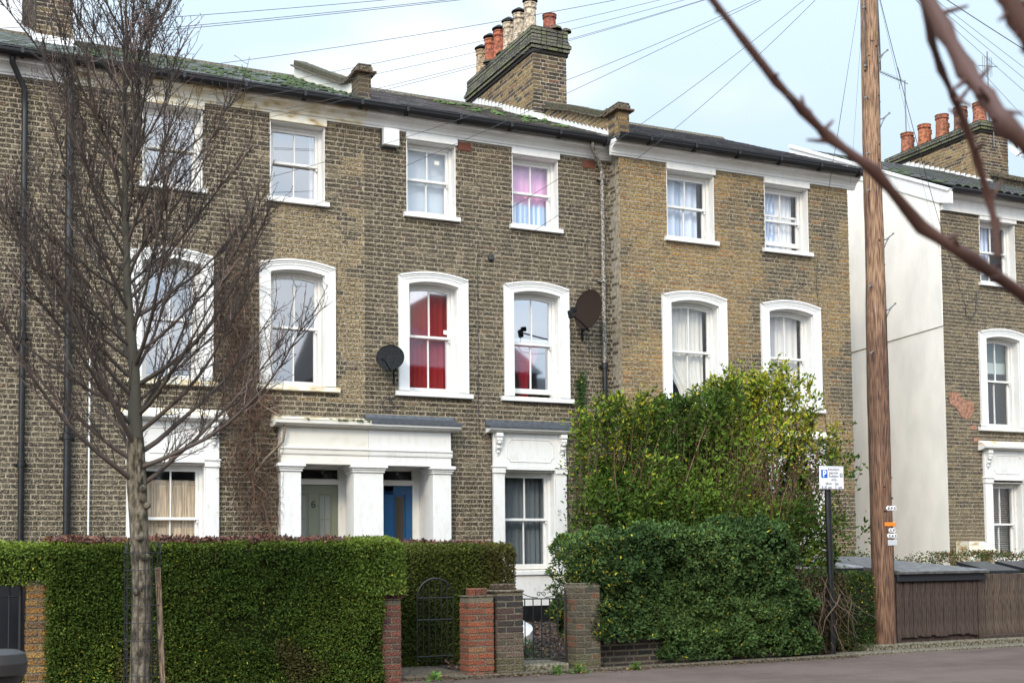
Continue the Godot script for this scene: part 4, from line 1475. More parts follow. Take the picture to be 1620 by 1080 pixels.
	rb.quad(Vector3(18.6, 10.98, -4.7), Vector3(27, 10.98, -4.7), Vector3(27, 8.7, -9.4), Vector3(18.6, 8.7, -9.4), L(0.05, 0.05, 0.045))
	var r12 := part("roof", rb, M.slate, h12)
	var pt := MB.new()
	for c in 16:
		var s0 := c * 0.345
		var x := 18.62
		while x < 26.8:
			var col := L(0.075, 0.07, 0.062) * rng.randf_range(0.7, 1.35)
			if rng.randf() < 0.2:
				col = L(0.07, 0.085, 0.035)
			var ring := []
			for q in 2:
				for a in 5:
					var aa := PI * a / 4.0
					ring.append(Vector3(x + 0.11 - cos(aa) * 0.10, 8.70, 0.35) + up * minf(s0 + q * 0.37, rl) + rn * (0.012 + sin(aa) * 0.045 + (0.02 if q == 0 else 0.0)))
			for a in 4:
				pt.quad(ring[a], ring[a + 1], ring[a + 6], ring[a + 5], col)
				pt.quad(ring[a] - rn * 0.02, ring[a + 1] - rn * 0.02, ring[a + 1], ring[a], col)
			x += 0.225
	part("pantile", pt, M.slate, r12, "stuff")
	var wt := sash(h12, 19.625, 20.617, 6.95, 8.25, 0.0, {"ym": 7.62, "mat": M.white, "glass": M.glass_dull})
	head_strip(wt, 19.625, 20.617, 0.0, M.white)
	var wf := sash(h12, 19.68, 20.62, 3.96, 5.77, 0.0, {"rise": 0.06, "ym": 4.93, "mat": M.white, "glass": M.glass, "sill_out": 0.25})
	arch_surround(wf, 19.68, 20.62, 3.96, 5.77, 0.06, 0.0)
	sash(h12, 19.72, 20.6, 1.2, 2.82, 0.0, {"ym": 1.97, "glass": M.glass_dull, "mat": M.white})
	bay(h12, 19.72, 20.6, 1.2, 0.0, "stone", 0.2)
	var patch := MB.new()
	patch.prism(PackedVector2Array([Vector2(18.66, 4.62), Vector2(18.95, 4.62), Vector2(19.02, 4.5), Vector2(19.3, 4.44), Vector2(19.34, 4.30), Vector2(19.18, 4.08), Vector2(19.0, 4.12), Vector2(18.86, 4.3), Vector2(18.68, 4.38)]), Transform3D(Basis(), Vector3(0, 0, -0.004)), 0.016)
	patch.prism(PackedVector2Array([Vector2(19.28, 3.72), Vector2(19.42, 3.74), Vector2(19.44, 3.66), Vector2(19.3, 3.63)]), Transform3D(Basis(), Vector3(0, 0, -0.004)), 0.014)
	patch.prism(PackedVector2Array([Vector2(19.2, 3.95), Vector2(19.36, 3.98), Vector2(19.38, 3.9), Vector2(19.22, 3.87)]), Transform3D(Basis(), Vector3(0, 0, -0.004)), 0.014)
	part("plaster_patch", patch, M.plaster_pink, h12)
	var bx := MB.new()
	bx.box(Vector3(18.74, 0.2, 0.0), Vector3(19.02, 1.62, 0.35))
	bx.prism_x(PackedVector2Array([Vector2(0.0, 1.62), Vector2(0.06, 1.62), Vector2(0.42, 1.44), Vector2(0.42, 1.40), Vector2(0.0, 1.42)]), 19.0, 19.42)
	bx.box(Vector3(19.38, 0.2, 0.0), Vector3(19.42, 1.42, 0.35))
	bx.box(Vector3(19.02, 0.2, 0.0), Vector3(19.38, 1.0, 0.3))
	part("meter_box", bx, M.white_stained, h12)
	var stack12 := chimney(h12, 23.06, 23.94, -3.15, -6.4, 9.4, 11.82, func(u, v): return tone_stack_side(u, v) if v > 19.0 else tone_stack(u, v), func(z): return 8.70 + 0.4515 * (0.35 - z), 4)
	for i in 10:
		var z: float = -3.35 - (i / 2) * 0.62 - (0.28 if i % 2 else 0.0)
		chimney_pot(stack12, Vector3(23.25 if i % 2 == 0 else 23.55, 11.83, z), rng.randf_range(0.46, 0.62), 0.165, pick([L(0.50, 0.165, 0.07), L(0.40, 0.14, 0.07), L(0.25, 0.105, 0.06)], [0.5, 0.3, 0.2]), false)
	var cap12 := MB.new()
	cap12.prism_x(PackedVector2Array([Vector2(-3.1, 10.48), Vector2(0.5, 8.9), Vector2(0.5, 8.98), Vector2(-3.1, 10.58)]), 23.3, 23.75)
	cap12.prism_x(PackedVector2Array([Vector2(-3.1, 10.1), Vector2(0.45, 8.5), Vector2(0.45, 8.92), Vector2(-3.1, 10.5)]), 23.38, 23.67)
	part("parapet", cap12, M.coping, h12)

	opposite_side()
	porch(h6, h8)
	window_dressings()


func opposite_side() -> void:   # the houses behind the camera, seen mirrored in the panes
	for q in [[-14.0, 13.6, 5.9, 8.3, "low brick terrace across the street, mirrored in the lower panes on the left"], [14.2, 21.8, 8.5, 10.8, "tall brick house with chimney across the street, mirrored beside the red curtains"], [22.0, 44.0, 6.6, 9.0, "brick terrace across the street, mirrored in the panes on the right"]]:
		var o := thing("opposite_house", q[4], "house", Vector3((q[0] + q[1]) / 2, 0, 26))
		var w := MB.new()
		w.box(Vector3(q[0], 0, 24.0), Vector3(q[1], q[2], 32.0), L(0.085, 0.062, 0.045))
		part("wall", w, M.brick_plain, o)
		var r := MB.new()
		r.prism_x(PackedVector2Array([Vector2(23.7, q[2]), Vector2(28.0, q[3]), Vector2(32.3, q[2])]), q[0] - 0.1, q[1] + 0.1, L(0.12, 0.12, 0.13))
		part("roof", r, M.slate, o)
		var x: float = q[0] + 0.9
		while x < q[1] - 1.5:
			for y in [1.0, 4.0]:
				var f := MB.new()
				f.cbox(Vector3(x - 0.1, y - 0.1, 23.94), Vector3(x + 1.0, y + 1.6, 24.02), 0.02)
				var win := part("window", f, M.white, o)
				var g := MB.new()
				g.box(Vector3(x, y, 23.925), Vector3(x + 0.9, y + 1.5, 23.945))
				part("pane", g, M.dark_glass, win)
			x += 2.3
	var st := MB.new()
	st.box(Vector3(18.3, 9.2, 26.6), Vector3(20.3, 11.9, 29.4), L(0.10, 0.07, 0.05))
	var big: Node = get_node("opposite_house_001")
	part("chimney", st, M.brick_plain, big)


func head_strip(win: Node, x0: float, x1: float, zf: float, m: Material) -> void:
	var mb := MB.new()
	mb.cbox(Vector3(x0 - 0.01, 8.225, zf - 0.01), Vector3(x1 + 0.03, 8.334, zf + 0.045), 0.006)
	part("lintel", mb, m, win)


func porch(h6: Node, h8: Node) -> void:
	var p := thing("double_porch", "white stucco double porch with three square piers over two front doors", "porch", Vector3(6.355, 0.3, 0.1))
	for q in [[4.958, 5.27], [6.113, 6.597], [7.44, 7.751]]:
		var mb := MB.new()
		mb.cbox(Vector3(q[0], 0.2, -0.2), Vector3(q[1], 2.76, 0.2), 0.006)
		mb.cbox(Vector3(q[0] - 0.02, 2.755, -0.21), Vector3(q[1] + 0.02, 2.79, 0.222), 0.008)
		mb.cbox(Vector3(q[0] - 0.035, 2.79, -0.22), Vector3(q[1] + 0.035, 2.825, 0.238), 0.01)
		mb.cbox(Vector3(q[0] - 0.06, 2.825, -0.23), Vector3(q[1] + 0.06, 2.88, 0.262), 0.008)
		part("pier", mb, M.white, p)
	for k in 2:
		var m: Material = M.white_cream if k == 0 else M.white
		var xa := 4.958 if k == 0 else 6.357
		var xb := 6.353 if k == 0 else 7.751
		var e := 0.0 if k == 0 else 0.02
		var ea := 0.02 if k == 0 else 0.0
		var mb := MB.new()
		mb.box(Vector3(xa, 2.875, -0.1), Vector3(xb, 3.45, 0.2))
		mb.prism_x(PackedVector2Array([Vector2(0.19, 3.02), Vector2(0.212, 3.02), Vector2(0.218, 3.04), Vector2(0.222, 3.09), Vector2(0.238, 3.105), Vector2(0.238, 3.12), Vector2(0.19, 3.135)]), xa - ea, xb + e)
		part("entablature", mb, m, p)
		var c := MB.new()
		c.prism_x(PackedVector2Array([Vector2(-0.02, 3.44), Vector2(0.26, 3.44), Vector2(0.27, 3.455), Vector2(0.31, 3.46), Vector2(0.315, 3.475), Vector2(0.35, 3.485), Vector2(0.355, 3.535), Vector2(-0.02, 3.55)]), xa - (0.12 if k == 0 else 0.0), xb + (0.12 if k == 1 else 0.0))
		part("cornice", c, m, p)
	var st := MB.new()
	st.prism_x(PackedVector2Array([Vector2(0.0, 3.62), Vector2(0.03, 3.61), Vector2(0.36, 3.552), Vector2(0.36, 3.54), Vector2(0.0, 3.54)]), 4.85, 6.353)
	part("stone_top", st, M.white_stained, p)
	var mo := MB.new()
	for i in 240:
		var x := rng.randf_range(5.3, 6.35)
		if stain(x * 4.0, 3.0) < -0.05:
			continue
		var z := rng.randf_range(0.18, 0.37)
		var r := rng.randf_range(0.006, 0.02)
		mo.lathe(Vector3(x, 3.60 - z * 0.14, z), [Vector2(r * 1.4, -0.01), Vector2(r, r * 0.5), Vector2(0.0, r)], 5, L(0.10, 0.11, 0.02) * rng.randf_range(0.5, 1.4))
	part("moss", mo, M.moss, p, "stuff")
	var ld := MB.new()
	ld.prism_x(PackedVector2Array([Vector2(0.0, 3.70), Vector2(0.02, 3.70), Vector2(0.05, 3.64), Vector2(0.365, 3.555), Vector2(0.368, 3.515), Vector2(0.356, 3.515), Vector2(0.356, 3.538), Vector2(0.0, 3.54)]), 6.357, 7.885)
	part("lead_flashing", ld, M.lead, p)
	# recessed lobbies
	for k in 2:
		var xa: float = [5.2, 6.5][k]
		var xb: float = [6.2, 7.46][k]
		var h: Node = h6 if k == 0 else h8
		var lb := MB.new()
		lb.box(Vector3(xa - 0.08, 0.2, -0.62), Vector3(xa, 2.95, -0.002))
		lb.box(Vector3(xb, 0.2, -0.62), Vector3(xb + 0.08, 2.95, -0.002))
		lb.box(Vector3(xa - 0.08, 2.88, -0.62), Vector3(xb + 0.08, 2.96, 0.0))
		lb.box(Vector3(xa - 0.08, 0.2, -0.62), Vector3(xb + 0.08, 0.45, 0.25))
		part("lobby", lb, M.white, h)
		var da: float = [5.25, 6.54][k]
		var db: float = [6.07, 7.34][k]
		var jf := MB.new()
		jf.cbox(Vector3(xa, 0.45, -0.6), Vector3(da, 2.88, -0.47), 0.006)
		jf.cbox(Vector3(db, 0.45, -0.6), Vector3(xb, 2.88, -0.47), 0.006)
		jf.cbox(Vector3(da, 2.6, -0.59), Vector3(db, 2.69, -0.46), 0.01)
		jf.box(Vector3(da, 2.84, -0.59), Vector3(db, 2.88, -0.48))
		part("door_frame", jf, M.white, h)
		var fan := MB.new()
		fan.box(Vector3(da, 2.69, -0.55), Vector3(db, 2.84, -0.54))
		part("fanlight", fan, M.dark_glass, h)
		var d := MB.new()
		if k == 0:
			d.cbox(Vector3(da, 0.45, -0.56), Vector3(db, 2.6, -0.51), 0.004)
			for q in [[da, da + 0.1], [da + 0.33, da + 0.49], [db - 0.1, db]]:
				d.cbox(Vector3(q[0], 0.46, -0.515), Vector3(q[1], 2.59, -0.497), 0.004)
			d.cbox(Vector3(da + 0.1, 2.45, -0.515), Vector3(db - 0.1, 2.59, -0.498), 0.004)
			d.cbox(Vector3(da + 0.1, 1.05, -0.515), Vector3(db - 0.1, 1.25, -0.498), 0.004)
			var dd := part("door", d, M.door_green, h)
			for s in 2:
				var a := da + 0.12 if s == 0 else da + 0.51
				var b := da + 0.31 if s == 0 else db - 0.12
				var fr := MB.new()
				for i in 4:
					fr.cbox(Vector3(a, 1.27 + i * 0.385, -0.512), Vector3(b, 1.29 + i * 0.385, -0.5), 0.002, L(1.5, 1.5, 1.6))
				for x in [a, (a + b) / 2 - 0.008, b - 0.016]:
					fr.cbox(Vector3(x, 1.27, -0.5125), Vector3(x + 0.016, 2.44, -0.501), 0.002, L(1.5, 1.5, 1.6))
				part("glazing_bars", fr, M.door_green, dd)
				for i in 3:
					for j in 2:
						var g := MB.new()
						var xx := a + 0.016 + j * ((b - a) / 2 - 0.008)
						g.box(Vector3(xx, 1.29 + i * 0.385, -0.511), Vector3(xx + (b - a) / 2 - 0.024, 1.655 + i * 0.385, -0.507))
						part("door_pane", g, M.frosted, dd)
			var lbx := MB.new()
			lbx.cbox(Vector3(da + 0.37, 1.32, -0.5), Vector3(da + 0.45, 1.56, -0.488), 0.004)
			lbx.cbox(Vector3(da + 0.385, 1.36, -0.49), Vector3(da + 0.435, 1.52, -0.483), 0.003)
			part("letter_plate", lbx, M.brass, dd)
			text("house_number", "6", 0.15, Vector3(da + 0.41, 2.28, -0.494), M.sign_black, dd, true)
		else:
			d.cbox(Vector3(da, 0.45, -0.56), Vector3(db, 2.6, -0.51), 0.004)
			for q in [[da, da + 0.1], [da + 0.31, da + 0.48], [db - 0.12, db]]:
				d.cbox(Vector3(q[0], 0.46, -0.515), Vector3(q[1], 2.59, -0.495), 0.006)
			d.cbox(Vector3(da + 0.1, 2.45, -0.515), Vector3(db - 0.1, 2.59, -0.495), 0.006)
			for q in [[da + 0.11, da + 0.13], [da + 0.28, da + 0.30], [da + 0.485, da + 0.505], [db - 0.145, db - 0.125]]:
				d.cbox(Vector3(q[0], 0.6, -0.512), Vector3(q[1], 2.44, -0.5), 0.004)
			var dd := part("door", d, M.door_blue, h)
			for q in [[da + 0.13, da + 0.28], [da + 0.505, db - 0.145]]:
				var g := MB.new()
				g.box(Vector3(q[0], 0.62, -0.511), Vector3(q[1], 2.42, -0.506))
				part("glass_panel", g, M.door_glass, dd)
			var bell := MB.new()
			bell.cbox(Vector3(7.43, 1.64, -0.33), Vector3(7.462, 1.74, -0.26), 0.004)
			part("entry_bell", bell, M.sign_black, h)


func text(nm: String, s: String, size: float, at: Vector3, m: Material, parent: Node, bold := false, width := 0.0) -> MeshInstance3D:
	var f := SystemFont.new()
	f.font_names = PackedStringArray(["Droid Sans"])
	if bold:
		f.font_weight = 700
	var t := TextMesh.new()
	t.font = f
	t.text = s
	t.font_size = 64
	t.pixel_size = size / 64.0
	t.depth = 0.004
	t.horizontal_alignment = HORIZONTAL_ALIGNMENT_CENTER
	t.vertical_alignment = VERTICAL_ALIGNMENT_CENTER
	var o := MeshInstance3D.new()
	o.name = nm
	o.mesh = t
	o.material_override = m
	parent.add_child(o, true)
	o.position = at - wpos(parent)
	return o


func window_dressings() -> void:
	var flat := func(c: Color) -> Callable: return func(_u, _v): return c
	# number eight
	var blind := MB.new()
	blind.box(Vector3(7.12, 7.05, -0.335), Vector3(7.93, 8.2, -0.33), L(0.42, 0.49, 0.55))
	blind.tube([Vector3(7.12, 8.15, -0.36), Vector3(7.93, 8.15, -0.36)], [0.03, 0.03], 10, L(0.6, 0.62, 0.65))
	one("roller_blind", blind, M.cloth, "pale grey-blue roller blind pulled down in the window under the alarm box", "blind")
	curtain("curtain", "lilac pink curtain with a blue patterned hem in the top window", 9.0, 9.86, 7.04, 8.2, -0.33, func(u, v): return L(0.62, 0.42, 0.66).lerp(L(0.70, 0.33, 0.55), clampf(v * 1.6, 0, 1)) if v < 0.62 else (L(0.28, 0.42, 0.62).lerp(L(0.75, 0.8, 0.85), 0.6 if sin(u * 60.0) * sin(v * 90.0) > 0.45 else 0.0)), {"folds": 6.0, "amp": 0.012})
	curtain("curtain", "plain red curtain filling the arched window beside the small grey dish", 7.12, 7.96, 4.1, 5.9, -0.315, func(u, v): return L(0.66, 0.03, 0.04) * (1.0 - 0.2 * absf(sin(u * 11.0))), {"folds": 7.0, "amp": 0.03})
	curtain("curtain", "red curtain gathered to a waist in the window left ajar", 9.1, 9.7, 4.1, 5.1, -0.33, flat.call(L(0.6, 0.03, 0.07)), {"folds": 5.0, "amp": 0.02, "waist": func(u, v): return 9.33 + (u - 0.5) * lerpf(0.62, 0.16, smoothstep(0.0, 0.75, v))})
	var tab := MB.new()
	tab.cbox(Vector3(9.0, 4.0, -1.3), Vector3(9.85, 4.42, -0.8), 0.03, L(0.05, 0.045, 0.04))
	tab.cbox(Vector3(9.05, 4.42, -1.28), Vector3(9.8, 4.9, -1.18), 0.03, L(0.12, 0.1, 0.08))
	one("armchair", tab, M.cloth, "dark chair back seen inside the window left ajar", "chair")
	curtain("curtain", "grey net curtain in the ground-floor window above the iron gate", 8.80, 9.70, 1.2, 2.85, -0.36, flat.call(L(0.12, 0.14, 0.15)), {"folds": 8.0, "amp": 0.018})
	for q in [[7.80, 5.10, 0.10, 0.07], [7.66, 7.93, 0.09, 0.07]]:
		var stk := MB.new()
		stk.box(Vector3(q[0], q[1], -0.2), Vector3(q[0] + q[2], q[1] + q[3], -0.198), L(0.7, 0.68, 0.6))
		one("window_sticker", stk, M.cloth, "small pale sticker on the pane in front of the red curtain" if q[1] < 6.0 else "small white sticker on the top window with the grey-blue blind", "sticker")
	# number six
	curtain("curtain", "thin white net at the side of the top right window of the mossy-roofed house", 5.55, 5.66, 7.04, 8.2, -0.34, flat.call(L(0.5, 0.5, 0.5)), {"folds": 2.0, "amp": 0.02})
	var sh := thing("window_shutters", "pale wooden folding shutters closed behind the ground-floor window by the tree", "shutters", Vector3(3.38, 1.25, -0.38))
	for i in 4:
		var mb := MB.new()
		var x := 2.93 + i * 0.226
		mb.cbox(Vector3(x, 1.25, -0.335), Vector3(x + 0.222, 2.62, -0.305), 0.004)
		for q in [[1.3, 1.93], [2.0, 2.56]]:
			for b in [[x + 0.03, q[0], x + 0.04, q[1]], [x + 0.182, q[0], x + 0.192, q[1]], [x + 0.03, q[0], x + 0.192, q[0] + 0.01], [x + 0.03, q[1] - 0.01, x + 0.192, q[1]]]:
				mb.cbox(Vector3(b[0], b[1], -0.306), Vector3(b[2], b[3], -0.297), 0.003, L(0.7, 0.66, 0.6))
		part("shutter_leaf", mb, M.shutter_wood, sh)
	# number ten
	curtain("curtain", "pale blue-white curtains in the top left window of the ochre house", 11.9, 12.72, 7.04, 8.2, -0.02, func(u, v): return L(0.55, 0.63, 0.75) if u < 0.42 or u > 0.6 else L(0.33, 0.42, 0.55), {"folds": 6.0, "amp": 0.02})
	curtain("curtain", "pale blue lace curtain with white flowers in the top right window, sash raised", 14.0, 14.86, 7.04, 8.2, -0.02, func(u, v): return (L(0.74, 0.78, 0.84) if sin(u * 55.0 + sin(v * 40.0) * 2.0) * sin(v * 62.0) > 0.35 else L(0.33, 0.45, 0.64)) if u < 0.55 else L(0.68, 0.7, 0.74), {"folds": 7.0, "amp": 0.014})
	curtain("curtain", "cream net curtain drawn aside at the bottom, first floor above the bush", 11.93, 12.78, 4.15, 5.9, 0.0, func(u, v): return L(0.62, 0.60, 0.55), {"folds": 9.0, "amp": 0.016, "waist": func(u, v): return lerpf(11.93, 12.78, u) if v < 0.5 else lerpf(lerpf(11.93, 12.3, smoothstep(0.5, 1.0, v)), 12.78, u)})
	var red := MB.new()
	red.lathe(Vector3(12.55, 4.11, 0.03), [Vector2(0.0, 0.0), Vector2(0.06, 0.0), Vector2(0.08, 0.06), Vector2(0.06, 0.13), Vector2(0.0, 0.14)], 10, L(0.4, 0.01, 0.015))
	one("red_bowl", red, M.cloth, "small red bowl on the sill inside the first-floor window of the ochre house", "bowl")
	curtain("curtain", "white and grey curtains in the first-floor window nearest the wooden pole", 14.04, 14.9, 4.15, 5.9, 0.0, func(u, v): return L(0.40, 0.40, 0.41) if u < 0.42 else L(0.66, 0.64, 0.61), {"folds": 7.0, "amp": 0.018})
	curtain("curtain", "white net curtain in the ground-floor window hidden behind the tall bush", 14.15, 14.9, 1.25, 2.8, 0.0, flat.call(L(0.5, 0.5, 0.48)), {"folds": 6.0})
	# number twelve
	curtain("curtain", "blue-white striped curtain in the top window of the house with the white side wall", 19.7, 20.2, 7.0, 8.2, -0.33, func(u, v): return L(0.62, 0.68, 0.8) if sin(u * 30.0) > -0.3 else L(0.3, 0.38, 0.55), {"folds": 5.0, "amp": 0.015})
	var bk := MB.new()
	bk.cbox(Vector3(19.8, 6.98, -0.5), Vector3(20.25, 7.2, -0.3), 0.03, L(0.09, 0.095, 0.11))
	one("storage_basket", bk, M.cloth, "grey basket inside the top window of the house with the white side wall", "basket")
	var bl := MB.new()
	bl.box(Vector3(19.72, 5.12, -0.36), Vector3(20.6, 5.35, -0.355), L(0.42, 0.50, 0.47))
	bl.box(Vector3(19.72, 5.35, -0.365), Vector3(20.6, 5.8, -0.36), L(0.09, 0.13, 0.125))
	one("window_blind", bl, M.cloth, "half-lowered greenish blind in the first-floor window beside the pink patch", "blind")
	var vb := thing("venetian_blind", "open venetian blind with pale slats in the far right ground-floor window", "blind", Vector3(20.1, 1.3, -0.37))
	for i in 34:
		var mb := MB.new()
		mb.box(Vector3(-0.40, -0.002, -0.024), Vector3(0.40, 0.002, 0.024), L(0.52, 0.45, 0.38) if i > 16 else L(0.62, 0.60, 0.56), Transform3D(Basis(Vector3(1, 0, 0), -0.5), Vector3(20.14, 1.27 + i * 0.045, -0.36)))
		part("slat", mb, M.cloth, vb)


# ---------------------------------------------------------------- front boundary
func pier(nm: String, label: String, x0: float, x1: float, z0: float, z1: float, y1: float, tone: Callable, cap: int) -> Node3D:
	var root := thing(nm, label, "gate pier", Vector3((x0 + x1) / 2, 0, (z0 + z1) / 2), "brick gate piers")
	var core := MB.new()
	core.box(Vector3(x0 + 0.006, -0.05, z0 + 0.006), Vector3(x1 - 0.006, y1 - 0.004, z1 - 0.006))
	var body := part("mortar_core", core, M.mortar_grey, root)
	var course := 0.0746
	var rows := int(y1 / course)
	for f in [[Vector3(x0, 0, z1 - 0.006), Vector3(1, 0, 0), Vector3(0, 0, 1), x1 - x0], [Vector3(x0 + 0.006, 0, z0), Vector3(0, 0, 1), Vector3(-1, 0, 0), z1 - z0], [Vector3(x1 - 0.006, 0, z1), Vector3(0, 0, -1), Vector3(1, 0, 0), z1 - z0]]:
		var w: float = f[3]
		var t := Transform3D(Basis(f[1], UP, f[2]), f[0])
		for r in rows:
			var lens: Array
			if w < 0.29:
				lens = [w] if r % 2 == 0 else [w * 0.5 - 0.005, w * 0.5 - 0.005]
			else:
				lens = [w * 0.66 - 0.005, w * 0.34 - 0.005] if r % 2 == 0 else [w * 0.34 - 0.005, w * 0.66 - 0.005]
			var u := 0.0
			for l in lens:
				var mb := MB.new()
				var y := r * course
				brick_into(mb, Transform3D(t.basis, t * Vector3(u, y, 0)), l, course - 0.011, 0.007 + rng.randf_range(-0.003, 0.003), tone.call(float(r) / rows, u), rng, 0.006)
				part("brick", mb, M.brick_plain, body)
				u += l + 0.01
	var top := MB.new()
	if cap == 1:     # one short course on top, set back
		for i in 3:
			var c := MB.new()
			c.cbox(Vector3(x0 + 0.05 + i * 0.075, y1, z1 - 0.2), Vector3(x0 + 0.12 + i * 0.075, y1 + 0.1, z1 - 0.06), 0.012, tone.call(1.0, 0.0) * 0.8)
			part("cap_brick", c, M.brick_plain, root)
		top.cbox(Vector3(x0 - 0.008, y1 - 0.004, z0), Vector3(x1 + 0.008, y1 + 0.014, z1 + 0.006), 0.007)
	elif cap == 2:
		top.cbox(Vector3(x0 - 0.02, y1 - 0.01, z0 - 0.02), Vector3(x1 + 0.01, y1 + 0.025, z1 + 0.012), 0.012, L(1.3, 1.25, 1.1))
		top.cbox(Vector3(x0 + 0.02, y1 + 0.02, z0 + 0.04), Vector3(x1 - 0.06, y1 + 0.095, z1 - 0.1), 0.014, L(0.6, 0.5, 0.4))
	else:
		top.cbox(Vector3(x0 + 0.01, y1 - 0.01, z0 + 0.01), Vector3(x1 - 0.01, y1 + 0.02, z1 - 0.012), 0.012)
	part("mortar_cap", top, M.coping, root)
	return root


func scroll(c: Vector3, r: float, turns: float, flip: float, a0: float) -> Array:
	var pts := []
	for i in 26:
		var t := i / 25.0
		var a := a0 + flip * t * turns * TAU
		pts.append(c + Vector3(cos(a), sin(a), 0) * r * (1.0 - 0.8 * t))
	return pts


func rod(parent: Node, nm: String, pts: Array, r: float, m: Material, sides := 7) -> void:
	var mb := MB.new()
	mb.tube(pts, taper(r, r, pts.size()), sides)
	part(nm, mb, m, parent)


func front_walls() -> void:
	var v := func(a: Array, w: Array, k: float) -> Callable: return func(_h, _u): return pick(a, w) * rng.randf_range(1.0 - k, 1.0 + k)
	pier("brick_gate_pier", "narrow orange-yellow brick pier at the left end of the long hedge", 0.985, 1.215, 5.08, 5.3, 1.21, v.call([L(0.36, 0.175, 0.045), L(0.28, 0.145, 0.048), L(0.40, 0.23, 0.07), L(0.19, 0.11, 0.05)], [0.4, 0.3, 0.2, 0.1], 0.15), 0)
	pier("brick_gate_pier", "slim red brick pier at the right end of the long clipped hedge", 4.77, 5.0, 5.08, 5.3, 0.94, v.call([L(0.22, 0.075, 0.045), L(0.17, 0.065, 0.043), L(0.25, 0.12, 0.07), L(0.12, 0.055, 0.042)], [0.45, 0.3, 0.1, 0.15], 0.15), 1)
	pier("brick_gate_pier", "bright orange-red brick pier standing against the dark brown one", 5.84, 6.165, 5.02, 5.3, 0.95, v.call([L(0.33, 0.095, 0.042), L(0.27, 0.085, 0.042), L(0.30, 0.15, 0.065), L(0.20, 0.075, 0.04)], [0.5, 0.28, 0.1, 0.12], 0.14), 1)
	pier("brick_gate_pier", "blackened brown brick pier on the left of the scrolled iron gate", 6.2, 6.545, 5.0, 5.32, 1.0, func(h, _u): return (pick([L(0.045, 0.037, 0.031), L(0.06, 0.042, 0.033), L(0.085, 0.045, 0.035)], [0.5, 0.3, 0.2]) if h > 0.55 + rng.randf_range(-0.12, 0.1) else pick([L(0.16, 0.11, 0.075), L(0.17, 0.075, 0.045), L(0.11, 0.085, 0.055)], [0.4, 0.3, 0.3])).lerp(L(0.10, 0.105, 0.03), 0.55 if h < 0.16 else 0.0) * rng.randf_range(0.85, 1.15), 2)
	pier("brick_gate_pier", "mottled olive-brown brick pier on the right of the scrolled iron gate", 7.28, 7.62, 4.95, 5.28, 1.065, func(h, _u): return pick([L(0.13, 0.098, 0.058), L(0.10, 0.082, 0.055), L(0.20, 0.082, 0.042), L(0.19, 0.14, 0.08)], [0.42, 0.24, 0.16, 0.18]).lerp(L(0.12, 0.12, 0.045), 0.5 if h < 0.2 or h > 0.93 else 0.1) * rng.randf_range(0.86, 1.14), 0)
	# low wall under the right-hand hedge
	var lw := thing("low_garden_wall", "low dark brick wall under the loose privet hedge beside the olive-brown pier", "wall", Vector3(9.0, 0, 4.9))
	var core := MB.new()
	core.box(Vector3(7.63, -0.05, 4.8), Vector3(10.6, 0.355, 5.0))
	var cm := part("mortar_core", core, M.mortar_grey, lw)
	brick_face(cm, Vector3(7.63, 0.0, 4.999), Vector3(1, 0, 0), Vector3(0, 0, 1), 2.97, 0.0, 0.36, [], func(_u, _v): return pick([L(0.055, 0.045, 0.038), L(0.075, 0.052, 0.042), L(0.035, 0.033, 0.03)], [0.5, 0.25, 0.25]) * rng.randf_range(0.85, 1.15), {"mats": [M.brick_plain], "single": 60})
	var lc := MB.new()
	lc.cbox(Vector3(7.63, 0.352, 4.78), Vector3(10.6, 0.385, 5.012), 0.01, L(0.55, 0.5, 0.45))
	part("coping", lc, M.coping, lw)
	# scrolled gate
	var g := thing("iron_gate", "black wrought-iron gate with scrolls hung between the blackened and olive-brown piers", "gate", Vector3(7.0, 0.13, 5.08))
	var z := 5.08
	rod(g, "top_rail", [Vector3(6.56, 0.905, z), Vector3(7.26, 0.895, z)], 0.008, M.iron)
	rod(g, "bottom_rail", [Vector3(6.56, 0.17, z), Vector3(7.26, 0.165, z)], 0.009, M.iron)
	for x in [6.565, 7.24]:
		rod(g, "stile", [Vector3(x, 0.13, z), Vector3(x, 1.0, z)], 0.011, M.iron)
	for i in 5:
		rod(g, "bar", [Vector3(6.68 + i * 0.113, 0.165, z), Vector3(6.68 + i * 0.113, 0.90, z)], 0.0075, M.iron)
	for s in [-1.0, 1.0]:
		rod(g, "crest_scroll", scroll(Vector3(6.906 + s * 0.033, 0.955, z), 0.034, 1.2, -s, PI if s > 0 else 0.0), 0.005, M.iron)
		var sw := []
		for i in 9:
			var t := i / 8.0
			sw.append(Vector3(6.906 + s * (0.05 + t * 0.28), 0.915 + 0.10 * t * t, z))
		rod(g, "swept_bar", sw, 0.006, M.iron)
	for i in 6:
		var cx := 6.625 + i * 0.113
		for s in [-1.0, 1.0]:
			rod(g, "lower_scroll", [Vector3(cx, 0.42, z)] + scroll(Vector3(cx + s * 0.0, 0.235, z), 0.042, 1.0, s, PI / 2 - s * PI / 2 + PI), 0.0045, M.iron, 5)
	# arched gate standing open in front of the dark hedge
	var ag := thing("iron_gate", "dark arched iron gate standing against the clipped hedge behind the red piers", "gate", Vector3(5.78, 0.1, 4.35))
	var arch := []
	for i in 17:
		var a := PI - PI * i / 16.0
		arch.append(Vector3(5.80 + cos(a) * 0.24, 0.92 + sin(a) * 0.24, 4.35))
	rod(ag, "arched_top", arch, 0.011, M.iron)
	for i in 7:
		var x := 5.56 + i * 0.08
		rod(ag, "bar", [Vector3(x, 0.12, 4.35), Vector3(x, 0.92 + sqrt(maxf(0.24 * 0.24 - pow(x - 5.80, 2), 0.0)), 4.35)], 0.008, M.iron)
